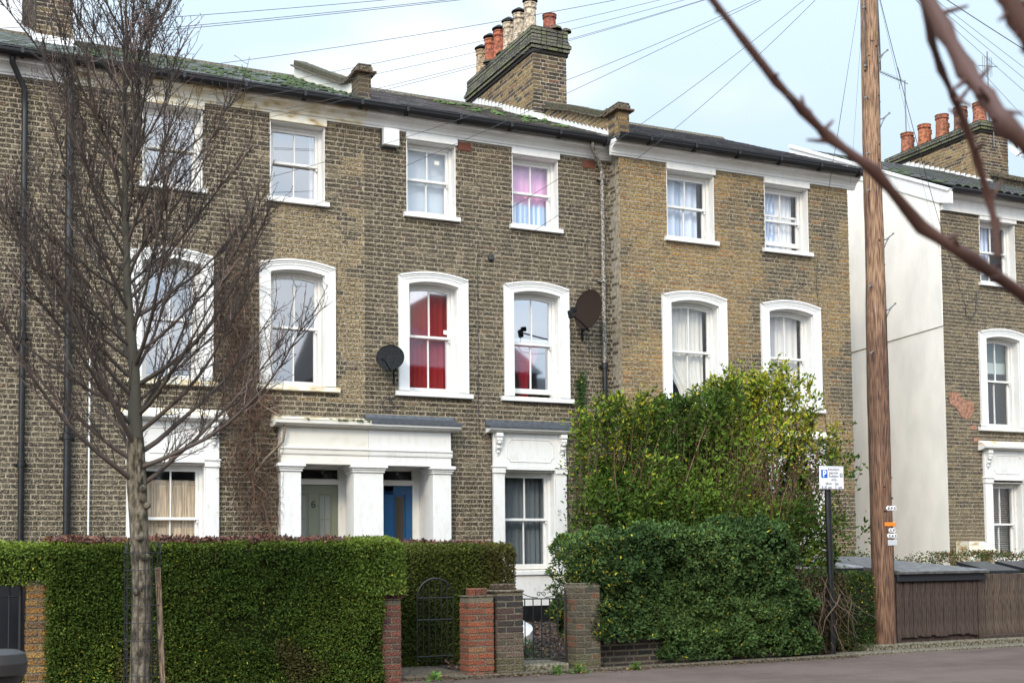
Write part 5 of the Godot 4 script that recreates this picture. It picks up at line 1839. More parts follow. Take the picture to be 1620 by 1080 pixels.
	for y in [0.2, 0.65, 0.92]:
		rod(ag, "rail", [Vector3(5.56, y, 4.35), Vector3(6.04, y, 4.35)], 0.008, M.iron)
	# left gate, cut by the frame
	var lg := thing("iron_gate", "plain black railing gate left of the orange-yellow pier", "gate", Vector3(0.6, 0, 5.2))
	for i in 9:
		rod(lg, "bar", [Vector3(0.935 - i * 0.105, 0.05, 5.2), Vector3(0.935 - i * 0.105, 1.3, 5.2)], 0.011 if i else 0.02, M.iron)
	for y in [0.15, 1.07]:
		rod(lg, "rail", [Vector3(0.0, y, 5.2), Vector3(0.94, y, 5.2)], 0.01, M.iron)
	var bin := thing("wheeled_bin", "dark grey bin standing behind the left railing gate", "bin", Vector3(0.55, 0, 3.9))
	var bb := MB.new()
	bb.cbox(Vector3(-0.2, 0.1, 3.3), Vector3(1.15, 1.22, 3.9), 0.03)
	part("bin_body", bb, M.bin_grey, bin)
	var bl := MB.new()
	bl.cbox(Vector3(-0.23, 1.22, 3.27), Vector3(1.18, 1.28, 3.93), 0.02)
	part("lid", bl, M.bin_grey, bin)


# ---------------------------------------------------------------- greenery
func green(p: Vector3, base: Color, hi: Color, yellow: float) -> Color:
	var c := base.lerp(hi, clampf(0.35 + nz.get_noise_3d(p.x * 26, p.y * 26, p.z * 26) * 0.9 + rng.randf_range(-0.25, 0.25), 0, 1))
	if rng.randf() < yellow:
		c = L(0.25, 0.225, 0.025)
	return c * rng.randf_range(0.75, 1.3)


func top_leaves(root: Node, x0: float, x1: float, y: float, z0: float, z1: float, n: int) -> void:
	var lv := Leaves.new()
	for i in n:
		var x := rng.randf_range(x0, x1)
		var hump := 0.5 + 0.5 * nz.get_noise_2d(x * 60.0, 4.0)
		if rng.randf() > hump + 0.25:
			continue
		lv.add(Vector3(x, y + rng.randf_range(-0.01, 0.075) * hump + 0.012, rng.randf_range(z0, z1)), rv() + Vector3(0, 0.3, 0), rv() + Vector3(0, 0.5, 0), rng.randf_range(0.035, 0.065), pick([L(0.17, 0.055, 0.034), L(0.085, 0.035, 0.026), L(0.20, 0.085, 0.045), L(0.055, 0.032, 0.024)], [0.35, 0.3, 0.2, 0.15]))
	put_leaves("fallen_leaves", lv, M.dry_leaf, root)


func greenery() -> void:
	# long clipped hedge on the left
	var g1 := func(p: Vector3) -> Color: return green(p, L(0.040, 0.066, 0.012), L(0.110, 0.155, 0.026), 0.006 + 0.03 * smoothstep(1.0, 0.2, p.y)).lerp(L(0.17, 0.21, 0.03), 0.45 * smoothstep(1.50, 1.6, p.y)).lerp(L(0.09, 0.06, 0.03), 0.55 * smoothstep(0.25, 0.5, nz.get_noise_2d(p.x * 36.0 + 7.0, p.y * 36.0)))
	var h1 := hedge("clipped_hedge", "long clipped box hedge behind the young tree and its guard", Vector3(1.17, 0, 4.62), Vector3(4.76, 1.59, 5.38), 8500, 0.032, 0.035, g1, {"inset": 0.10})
	more_hedge(h1, Vector3(0.2, 1.18, 4.62), Vector3(1.55, 1.60, 5.34), 5200, 0.034, 0.05, func(p): return g1.call(p) * 1.25)
	more_hedge(h1, Vector3(4.35, 1.0, 4.66), Vector3(5.02, 1.62, 5.40), 5200, 0.035, 0.05, func(p): return g1.call(p) * 1.3)
	top_leaves(h1, 1.2, 4.45, 1.60, 4.62, 5.3, 4200)
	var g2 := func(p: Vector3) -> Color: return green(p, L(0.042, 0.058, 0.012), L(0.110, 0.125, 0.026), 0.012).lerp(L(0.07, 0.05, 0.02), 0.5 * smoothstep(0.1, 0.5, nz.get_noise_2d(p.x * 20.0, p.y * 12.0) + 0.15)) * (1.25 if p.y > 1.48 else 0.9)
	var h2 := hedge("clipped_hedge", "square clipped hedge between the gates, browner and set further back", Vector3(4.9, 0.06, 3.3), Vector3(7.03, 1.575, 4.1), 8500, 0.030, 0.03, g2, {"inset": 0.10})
	top_leaves(h2, 5.2, 6.7, 1.57, 3.4, 4.0, 1200)
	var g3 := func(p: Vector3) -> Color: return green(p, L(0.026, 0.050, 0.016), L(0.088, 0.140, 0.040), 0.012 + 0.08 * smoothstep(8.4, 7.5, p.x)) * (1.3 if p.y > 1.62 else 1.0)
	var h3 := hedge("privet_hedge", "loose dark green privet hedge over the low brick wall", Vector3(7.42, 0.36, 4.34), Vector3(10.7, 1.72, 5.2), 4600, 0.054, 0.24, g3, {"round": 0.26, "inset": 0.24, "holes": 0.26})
	more_hedge(h3, Vector3(8.6, 0.08, 4.5), Vector3(11.1, 0.8, 5.2), 4000, 0.054, 0.24, g3)
	more_hedge(h3, Vector3(7.38, 1.02, 4.45), Vector3(8.1, 1.60, 5.2), 4000, 0.043, 0.12, g3)
	var h4 := hedge("small_hedge", "small clump of clipped hedge between the sign post and the wooden pole", Vector3(11.35, 0.0, 4.2), Vector3(12.42, 1.13, 4.78), 2600, 0.036, 0.06, func(p: Vector3): return green(p, L(0.022, 0.042, 0.011), L(0.062, 0.095, 0.022), 0.05).lerp(L(0.05, 0.032, 0.02), 0.75 * smoothstep(12.2, 11.7, p.x)))
	h4.set_meta("category", "hedge")
	bush()
	dead_stems()
	vine()
	# ivy up the wall beside the drainpipe
	var iv := thing("ivy", "thin strand of ivy climbing the brick wall left of the drainpipe", "ivy", Vector3(10.2, 2.2, 0.03))
	var st := MB.new()
	var ip := [Vector3(10.16, 0.4, 0.02), Vector3(10.13, 2.4, 0.025), Vector3(10.25, 3.3, 0.02), Vector3(10.22, 4.0, 0.02), Vector3(10.24, 4.5, 0.02)]
	st.tube(ip, taper(0.012, 0.004, 5), 6, L(0.06, 0.04, 0.025))
	part("stem", st, M.twig, iv)
	var lv := Leaves.new()
	for i in 1500:
		var t := rng.randf()
		var p := along(ip, t)
		if p.y < 1.6:
			continue
		var wd := lerpf(0.16, 0.05, smoothstep(2.2, 3.4, p.y))
		lv.add(p + Vector3(rng.randfn(0, wd), rng.randf_range(-0.1, 0.1), rng.randf_range(0.01, 0.10)), rv(), Vector3(0, 0.2, 1) + rv() * 0.6, rng.randf_range(0.035, 0.06), green(p, L(0.018, 0.04, 0.014), L(0.055, 0.10, 0.028), 0.02))
	put_leaves("leaves", lv, M.leaf, iv)
	# leaf litter and little weeds
	var lit := Leaves.new()
	for i in 5200:
		var x := rng.randf_range(5.9, 10.5)
		var z := rng.randf_range(0.3, 4.6)
		lit.add(Vector3(x, 0.035 + 0.31 * clampf((4.7 - z) / 4.7, 0, 1) + rng.randf_range(0.0, 0.05), z), rv() * Vector3(1, 0.3, 1), Vector3(0, 1, 0) + rv() * 0.6, rng.randf_range(0.04, 0.08), pick([L(0.10, 0.05, 0.03), L(0.065, 0.038, 0.025), L(0.16, 0.085, 0.045)], [0.45, 0.35, 0.2]))
	for i in 260:
		var x := rng.randf_range(5.2, 12.5)
		lit.add(Vector3(x, 0.012 + rng.randf() * 0.01, 5.3 + absf(rng.randfn(0, 0.18))), rv() * Vector3(1, 0.1, 1), Vector3(0, 1, 0) + rv() * 0.3, rng.randf_range(0.03, 0.06), pick([L(0.10, 0.055, 0.03), L(0.42, 0.26, 0.03), L(0.16, 0.085, 0.045)], [0.6, 0.12, 0.28]))
	var lo := Node3D.new()
	lo.name = "leaf_litter"
	add_child(lo)
	tag(lo, "brown fallen leaves lying in the front gardens and along the wall", "leaves")
	lo.set_meta("kind", "stuff")
	put_leaves("leaves", lit, M.dry_leaf, lo)
	for w in [[6.92, 5.42, 0.10, "second weed from the right below the scrolled gate step"], [7.24, 5.42, 0.14, "largest green weed at the foot of the olive-brown pier"], [5.35, 5.42, 0.11, "small weed on the pavement before the path between the red piers"], [8.05, 5.40, 0.08, "small weed at the foot of the low dark wall"]]:
		var wd := thing("weed", w[3], "weed", Vector3(w[0], 0, w[1]), "weeds along the front wall")
		var wl := Leaves.new()
		for i in 70:
			var d := (rv() + Vector3(0, 0.6, 0)).normalized()
			wl.add(Vector3(w[0], 0.01, w[1]) + d * w[2] * rng.randf_range(0.2, 1.0) * Vector3(1, 0.9, 0.6), d, rv() + UP, rng.randf_range(0.03, 0.055), green(Vector3(w[0], i, 0), L(0.05, 0.11, 0.02), L(0.13, 0.23, 0.05), 0.05))
		put_leaves("leaves", wl, M.leaf, wd)
	for q in [["fern_plant", "green leafy plant behind the left railing gate", 0.45, 4.9, 0.42, 900, 1.1], ["garden_shrub", "small yellow-green plant beside the white bag behind the iron gate", 6.98, 4.35, 0.34, 260, 0.5]]:
		var pn := thing(q[0], q[1], "plant", Vector3(q[2], 0.05, q[3]))
		var pl := Leaves.new()
		for i in q[5]:
			var d := rv()
			d.y = absf(d.y)
			var p := Vector3(q[2], 0.03, q[3]) + d * Vector3(q[6], q[4], 0.3) * rng.randf_range(0.3, 1.0)
			pl.add(p, d + rv() * 0.7, rv() + UP * 0.6, rng.randf_range(0.03, 0.06), green(p, L(0.035, 0.08, 0.018), L(0.12, 0.21, 0.05), 0.08))
		put_leaves("leaves", pl, M.leaf, pn)
	var rh := thing("low_shrub", "low reddish-green shrub along the foot of the white side wall", "shrub", Vector3(17.0, 0.3, 1.0))
	var rl := Leaves.new()
	for i in 5200:
		var x := rng.randf_range(14.6, 21.5)
		var top := 1.38 + nz.get_noise_2d(x * 30.0, 3.0) * 0.28
		var p := Vector3(x, top - absf(rng.randfn(0, 0.14)), rng.randf_range(0.5, 1.5))
		rl.add(p, rv() + UP * 0.4, rv() + Vector3(0, 0.5, 0.5), rng.randf_range(0.03, 0.06), pick([L(0.05, 0.085, 0.025), L(0.13, 0.05, 0.035), L(0.14, 0.12, 0.03)], [0.55, 0.3, 0.15]))
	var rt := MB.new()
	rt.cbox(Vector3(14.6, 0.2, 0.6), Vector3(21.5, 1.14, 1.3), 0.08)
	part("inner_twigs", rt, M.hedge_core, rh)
	put_leaves("leaves", rl, M.leaf, rh)


func more_hedge(root: Node3D, a: Vector3, b: Vector3, per: float, leaf: float, rough: float, col: Callable) -> void:
	# grows another block of the same hedge
	var n := get_child_count()
	var h := hedge("block", "x", a, b, per, leaf, rough, col, {"round": 0.12, "inset": 0.16})
	for c in h.get_children():
		h.remove_child(c)
		root.add_child(c, true)
		c.position = -wpos(root)
	remove_child(h)
	h.free()


func bush() -> void:
	var root := thing("privet_bush", "tall overgrown bush with yellow-green shoots in front of the ochre house", "bush", Vector3(10.8, 0.2, 2.9))
	var stems := MB.new()
	var lv := Leaves.new()
	var r := RandomNumberGenerator.new()
	r.seed = 92
	# outline of the bush: height over x, read as a mound with two shoulders
	var top_at := func(x: float) -> float:
		var pts := [[8.7, 2.0], [8.9, 3.0], [9.1, 3.35], [9.5, 3.2], [10.0, 3.2], [10.6, 3.35], [11.1, 3.75], [11.6, 3.9], [12.2, 3.75], [12.5, 3.2], [12.8, 1.7]]
		for i in pts.size() - 1:
			if x <= pts[i + 1][0]:
				return lerpf(pts[i][1], pts[i + 1][1], clampf((x - pts[i][0]) / (pts[i + 1][0] - pts[i][0]), 0, 1))
		return 1.5
	var leafy := func(p: Vector3, d: Vector3, yel: float) -> void:
		var hole := smoothstep(1.0, 0.45, Vector2((p.x - 11.5) / 1.0, (p.y - 2.5) / 0.42).length() + nz.get_noise_2d(p.x * 60.0, p.y * 60.0) * 0.5)
		if r.randf() < hole * 0.8:
			return
		var c := green(p, L(0.032, 0.064, 0.011), L(0.125, 0.185, 0.026), 0.015)
		if rng.randf() < yel * 1.6:
			c = c.lerp(pick([L(0.34, 0.31, 0.03), L(0.20, 0.27, 0.03), L(0.42, 0.34, 0.035)], [0.35, 0.5, 0.15]), 0.8)
		lv.add(p, d, rv() * 0.8 + Vector3(0, 0.6, 0.5), r.randf_range(0.045, 0.082), c)
	for i in 560:
		var x := r.randf_range(8.85, 12.65)
		var zz := r.randf_range(1.6, 4.1)
		var shoulder := 1.0 - 0.25 * pow(absf(zz - 2.8) / 1.3, 2.0)
		var hgt: float = top_at.call(x) * shoulder
		var base := Vector3(lerpf(x, 10.9, 0.35), 0.3, lerpf(zz, 2.8, 0.4))
		var tip := Vector3(x + r.randf_range(-0.2, 0.25), hgt * r.randf_range(0.55, 1.0) + r.randf_range(0.0, 0.22), zz + r.randf_range(0.0, 0.35))
		if i < 150:
			tip = Vector3(r.randf_range(8.95, 12.6), 0, r.randf_range(2.2, 3.9))
			tip.y = float(top_at.call(tip.x)) + r.randf_range(0.05, 0.5)
			base = tip + Vector3(r.randf_range(-0.75, 0.55), -1.3, r.randf_range(-0.5, 0.0))
			base.x = maxf(base.x, 9.0)
		var mid: Vector3 = base.lerp(tip, 0.55) + Vector3(r.randf_range(-0.35, 0.35), 0.18, r.randf_range(-0.1, 0.2))
		var pts := []
		for k in 7:
			var t := k / 6.0
			pts.append(base.lerp(mid, t).lerp(mid.lerp(tip, t), t))
		stems.tube(pts, taper(r.randf_range(0.006, 0.013), 0.002, 7), 4, pick([L(0.12, 0.062, 0.038), L(0.09, 0.06, 0.04), L(0.15, 0.085, 0.05)], [0.5, 0.3, 0.2]), false)
		var bare := smoothstep(1.0, 0.35, Vector2((tip.x - 11.6) / 0.9, (tip.y - 2.6) / 0.5).length())
		var yel := 0.55 * smoothstep(2.7, 3.5, tip.y) * smoothstep(10.6, 11.4, tip.x) + 0.2 * smoothstep(2.5, 3.2, tip.y) * smoothstep(9.8, 9.1, tip.x)
		var n := int((80 if i < 150 else 105) * (1.0 - 0.55 * bare))
		for k in n:
			var t := 1.0 - pow(r.randf(), 1.4) * (0.6 if i < 150 else 0.7)
			var p := along(pts, t)
			var d := dir_at(pts, t)
			var s := 0.03 if i < 150 else 0.10
			var o := Vector3(r.randfn(0, s), r.randfn(0, s), r.randfn(0, s))
			leafy.call(p + o, (d * 0.5 + o.normalized() + UP * 0.2), yel)
		for k in 5:   # side twigs
			var t := r.randf_range(0.4, 0.95)
			var p := along(pts, t)
			var tw := wander(p, (dir_at(pts, t) + rv() * 0.9).normalized(), r.randf_range(0.12, 0.32), 3, 0.2, 0.1, r)
			stems.tube(tw, taper(0.004, 0.0015, 4), 3, L(0.13, 0.065, 0.04), false)
			if r.randf() > bare * 0.8:
				for q in 9:
					leafy.call(along(tw, r.randf()) + rv() * 0.02, dir_at(tw, 0.5) + rv(), yel)
	for i in 150:   # bare reddish twigs showing in the thin middle
		var b := Vector3(r.randf_range(10.4, 12.6), r.randf_range(1.6, 2.5), r.randf_range(3.0, 4.1))
		var pts := wander(b, Vector3(r.randf_range(-0.5, 0.5), 1.0, r.randf_range(-0.1, 0.3)).normalized(), r.randf_range(0.5, 1.2), 6, 0.2, 0.04, r)
		stems.tube(pts, taper(r.randf_range(0.004, 0.009), 0.002, 7), 4, pick([L(0.17, 0.085, 0.052), L(0.12, 0.065, 0.042), L(0.23, 0.13, 0.08)], [0.5, 0.35, 0.15]), false)
	# sprays leaning out to the right, over the sign
	for i in 17:
		var b := Vector3(12.1 + r.randf() * 0.4, 2.3 + r.randf() * 0.7, 3.2 + r.randf() * 0.5)
		var pts := wander(b, Vector3(1.0, r.randf_range(-0.1, 0.6), r.randf_range(-0.2, 0.4)).normalized(), r.randf_range(0.5, 1.0), 6, 0.16, 0.0, r)
		stems.tube(pts, taper(0.006, 0.0015, 7), 4, L(0.13, 0.075, 0.045), false)
		for k in 34:
			var t := r.randf_range(0.15, 1.0)
			leafy.call(along(pts, t) + rv() * 0.035, dir_at(pts, t) * 0.6 + rv(), 0.1)
	# dense heart low down
	for i in 34000:
		var x := r.randf_range(8.8, 12.45)
		var hgt: float = float(top_at.call(x)) * 0.86
		var p := Vector3(x, r.randf_range(0.8, 1.0) * hgt if r.randf() < 0.4 else r.randf_range(0.4, hgt), 0.0)
		p.z = 3.95 - 1.3 * pow(p.y / (hgt + 0.2), 3.0) + nz.get_noise_2d(p.x * 26.0, p.y * 26.0) * 0.5 - absf(r.randfn(0, 0.1))
		if nz.get_noise_2d(p.x * 30.0 + 9.0, p.y * 30.0) > 0.22:
			continue
		var bare := smoothstep(1.0, 0.3, Vector2((p.x - 11.6) / 0.9, (p.y - 2.5) / 0.4).length())
		if r.randf() < bare * 0.85:
			continue
		leafy.call(p, rv() + Vector3(0, 0.2, 0.5), 0.03)
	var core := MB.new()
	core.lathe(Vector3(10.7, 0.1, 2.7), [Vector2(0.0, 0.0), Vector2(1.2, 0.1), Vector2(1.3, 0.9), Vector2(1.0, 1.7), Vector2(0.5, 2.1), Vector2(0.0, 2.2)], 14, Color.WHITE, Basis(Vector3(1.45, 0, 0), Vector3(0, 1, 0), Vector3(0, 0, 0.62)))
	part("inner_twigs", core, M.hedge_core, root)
	part("stems", stems, M.twig, root, "stuff")
	put_leaves("leaves", lv, M.leaf, root)


func dead_stems() -> void:
	var root := thing("dead_stems", "bare brown dead stems hanging below the bush at the sign post's foot", "plant", Vector3(11.2, 0, 4.9))
	var mb := MB.new()
	var r := RandomNumberGenerator.new()
	r.seed = 17
	for i in 90:
		var b := Vector3(r.randf_range(11.0, 11.9), r.randf_range(0.6, 1.15), r.randf_range(4.6, 5.0))
		var pts := wander(b, Vector3(r.randf_range(-0.7, 0.8), -1.0, r.randf_range(-0.2, 0.5)).normalized(), r.randf_range(0.4, 1.05), 7, 0.34, 0.03, r)
		for q in pts.size():
			pts[q].y = maxf(pts[q].y, 0.012)
		mb.tube(pts, taper(r.randf_range(0.003, 0.007) if i > 6 else 0.016, 0.002, 8), 4, pick([L(0.085, 0.052, 0.034), L(0.055, 0.036, 0.025), L(0.16, 0.105, 0.07)], [0.45, 0.4, 0.15]), false)
	part("stems", mb, M.twig, root, "stuff")
	var lv := Leaves.new()
	for i in 4200:
		var p := Vector3(r.randf_range(10.8, 11.8), r.randf_range(0.05, 1.2 if i % 3 else 0.7), r.randf_range(4.3, 4.85))
		if nz.get_noise_3d(p.x * 30.0, p.y * 30.0, 8.0) > 0.1:
			continue
		lv.add(p, rv(), rv() + Vector3(0, 0.3, 0.5), r.randf_range(0.04, 0.065), green(p, L(0.022, 0.046, 0.012), L(0.06, 0.10, 0.026), 0.04) if r.randf() < 0.75 else L(0.07, 0.042, 0.025))
	put_leaves("leaves", lv, M.leaf, root)
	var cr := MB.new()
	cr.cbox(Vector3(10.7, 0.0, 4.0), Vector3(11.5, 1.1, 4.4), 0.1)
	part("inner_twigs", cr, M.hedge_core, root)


func vine() -> void:
	var root := thing("climbing_vine", "leafless brown vine spread over the wall between the two arched windows", "vine", Vector3(4.6, 0.4, 0.05))
	var r := RandomNumberGenerator.new()
	r.seed = 23
	var main := MB.new()
	var trunk := [Vector3(4.88, 0.35, 0.06), Vector3(4.85, 1.75, 0.06), Vector3(4.72, 2.2, 0.08), Vector3(4.58, 2.6, 0.07), Vector3(4.52, 3.0, 0.09), Vector3(4.5, 3.5, 0.08), Vector3(4.42, 4.1, 0.06), Vector3(4.3, 5.0, 0.06), Vector3(4.28, 6.0, 0.05)]
	main.tube(trunk, taper(0.035, 0.014, 9), 8, L(0.115, 0.075, 0.05))
	main.tube([Vector3(4.56, 2.7, 0.07), Vector3(4.75, 2.95, 0.12), Vector3(4.97, 3.2, 0.26), Vector3(5.0, 3.4, 0.28), Vector3(4.93, 3.6, 0.2), Vector3(4.75, 3.72, 0.1), Vector3(4.6, 3.85, 0.06)], taper(0.022, 0.014, 7), 8, L(0.19, 0.145, 0.105))
	part("main_stem", main, M.vine_stem, root)
	var mb := MB.new()
	for i in 900:
		var t := r.randf_range(0.2, 1.0)
		var p := along(trunk, t) + Vector3(r.randf_range(-0.32, 0.28), r.randf_range(-0.3, 0.3), r.randf_range(-0.02, 0.06))
		if i % 3 == 0:
			p = Vector3(r.randf_range(4.02, 4.6), r.randf_range(3.7, 6.5), r.randf_range(0.02, 0.12))
		var d := Vector3(r.randf_range(-0.6, 0.6), r.randf_range(-0.7, 1.0), r.randf_range(-0.1, 0.3)).normalized()
		var pts := wander(p, d, r.randf_range(0.25, 0.8), 7, 0.32, 0.03, r)
		for q in pts.size():
			pts[q].z = clampf(pts[q].z, 0.012, 0.24)
			pts[q].x = clampf(pts[q].x, 3.98, 4.98)
		mb.tube(pts, taper(r.randf_range(0.003, 0.0075), 0.002, 8), 4, pick([L(0.105, 0.066, 0.042), L(0.07, 0.046, 0.033), L(0.20, 0.145, 0.095), L(0.14, 0.06, 0.035)], [0.4, 0.3, 0.15, 0.15]), false)
	part("tendrils", mb, M.vine_stem, root, "stuff")
	var lv := Leaves.new()
	for i in 260:
		lv.add(Vector3(r.randf_range(4.5, 4.98), r.randf_range(3.55, 3.95), r.randf_range(0.02, 0.14)), rv(), rv() + Vector3(0, 0, 1), r.randf_range(0.025, 0.045), pick([L(0.16, 0.055, 0.025), L(0.10, 0.042, 0.028)], [0.5, 0.5]))
	put_leaves("dry_leaves", lv, M.dry_leaf, root)


func street_things() -> void:
	street_tree()
	utility_pole()
	sign_post()
	bin_store()
	wall_things()
	near_things()


func street_tree() -> void:
	var root := thing("street_tree", "young leafless street tree with upswept twiggy crown inside a wire guard", "tree", Vector3(1.76, 0, 7.5))
	var r := RandomNumberGenerator.new()
	r.seed = 4
	var tr := MB.new()
	var tp := [Vector3(1.755, -0.05, 7.5), Vector3(1.76, 0.5, 7.5), Vector3(1.77, 1.2, 7.5), Vector3(1.74, 1.8, 7.5), Vector3(1.72, 2.15, 7.5), Vector3(1.71, 2.5, 7.5)]
	tr.tube(tp, [0.096, 0.086, 0.081, 0.082, 0.087, 0.074], 14)
	for k in 5:   # old pruning scars
		var a := r.randf_range(0.6, 2.4)
		var y = [1.15, 1.45, 1.62, 1.9, 2.05][k]
		tr.lathe(Vector3(1.76 + cos(a) * 0.08, y, 7.5 + sin(a) * 0.08), [Vector2(0.0, -0.035), Vector2(0.03, -0.02), Vector2(0.036, 0.0), Vector2(0.03, 0.02), Vector2(0.0, 0.035)], 8)
	part("trunk", tr, M.bark, root)
	var lead := [Vector3(1.71, 2.45, 7.5), Vector3(1.70, 3.1, 7.49), Vector3(1.64, 3.8, 7.47), Vector3(1.62, 4.5, 7.47), Vector3(1.60, 5.3, 7.48), Vector3(1.62, 6.1, 7.46), Vector3(1.60, 7.1, 7.45)]
	var lm := MB.new()
	lm.tube(lead, [0.074, 0.048, 0.038, 0.030, 0.022, 0.015, 0.006], 10, L(0.062, 0.052, 0.038))
	part("leader", lm, M.twig, root)
	var n := 66
	for i in n:
		var f := float(i) / (n - 1)
		var y := lerpf(2.05, 6.4, pow(f, 1.05))
		var start: Vector3
		if y < 2.5:
			start = Vector3(1.715, y, 7.5)
		else:
			start = along(lead, clampf((y - 2.45) / 4.65, 0, 1))
		var az := i * 2.39996 + r.randf_range(-0.4, 0.4)
		var tilt := lerpf(1.16, 0.66, f) + r.randf_range(-0.35, 0.15)     # angle away from upright
		var ln := lerpf(2.15, 1.3, f) * r.randf_range(0.75, 1.12)
		var d := Vector3(cos(az) * sin(tilt) * 1.12, cos(tilt), sin(az) * sin(tilt) * 0.8)
		var r0 := lerpf(0.0235, 0.0085, f) * r.randf_range(0.75, 1.15)
		var pts := wander(start, d, ln, 9, 0.10, 0.075, r)
		var limb := MB.new()
		var base_col := L(0.052, 0.038, 0.028) * r.randf_range(0.8, 1.25)
		if i < 8:
			base_col = L(0.075, 0.058, 0.044)
		limb.tube(pts, taper(r0, 0.003, 10), 7, base_col)
		var limb_o := part("limb", limb, M.twig, root)
		var tw := MB.new()
		var m := int(ln * 18.0)
		for k in m:
			var t := r.randf_range(0.12, 1.0)
			var p := along(pts, t)
			var dd := (dir_at(pts, t) * 0.85 + rv() * 0.75 + UP * 0.25).normalized()
			var l2 := r.randf_range(0.20, 0.72) * (1.15 - 0.5 * t)
			var p2 := wander(p, dd, l2, 5, 0.20, 0.11, r)
			var c2 := pick([L(0.044, 0.029, 0.022), L(0.030, 0.022, 0.017), L(0.085, 0.052, 0.037), L(0.22, 0.15, 0.125)], [0.45, 0.3, 0.19, 0.06])
			tw.tube(p2, taper(minf(r0 * 0.45, 0.0048), 0.0018, 6), 4, c2, false)
			for q in int(l2 * 12.0) + 1:
				var t3 := r.randf_range(0.1, 1.0)
				var b := along(p2, t3)
				var d3 := (dir_at(p2, t3) * 0.5 + rv() * 0.9 + UP * 0.3).normalized()
				var l3 := r.randf_range(0.03, 0.16)
				var p3 := wander(b, d3, l3, 3, 0.3, 0.15, r)
				tw.tube(p3, [0.0027, 0.0022, 0.0019, 0.0032], 3, c2 * r.randf_range(0.8, 1.2), false)
		part("twigs", tw, M.twig, limb_o, "stuff")
	# wire guard
	var gd := thing("tree_guard", "black wire mesh guard round the trunk of the street tree", "tree guard", Vector3(1.775, 0, 7.52))
	var c := Vector3(1.775, 0, 7.52)
	for i in 16:
		var a := TAU * i / 16.0
		var p := c + Vector3(cos(a), 0, sin(a)) * 0.152
		rod(gd, "upright_wire", [p, p + Vector3(0, 1.50, 0)], 0.0032, M.iron, 5)
	for k in 10:
		var ring := []
		for i in 25:
			var a := TAU * i / 24.0
			ring.append(c + Vector3(cos(a) * 0.154, 0.12 + k * 0.152, sin(a) * 0.154))
		rod(gd, "hoop", ring, 0.0034, M.iron, 5)
	for i in 8:   # looped tops
		var lp := []
		for k in 9:
			var a := TAU * (i + 0.25 + 0.5 * k / 8.0) / 8.0 - TAU / 16.0
			lp.append(c + Vector3(cos(a) * 0.153, 1.49 + 0.095 * sin(PI * k / 8.0), sin(a) * 0.153))
		rod(gd, "loop", lp, 0.0032, M.iron, 5)
	var sk := MB.new()
	sk.cbox(Vector3(-0.022, -0.05, -0.022), Vector3(0.022, 1.36, 0.022), 0.004, Color.WHITE, Transform3D(Basis(Vector3(0, 0, 1), 0.045), Vector3(1.955, 0, 7.58)))
	one("tree_stake", sk, M.stake_wood, "weathered square wooden stake beside the tree trunk", "stake")


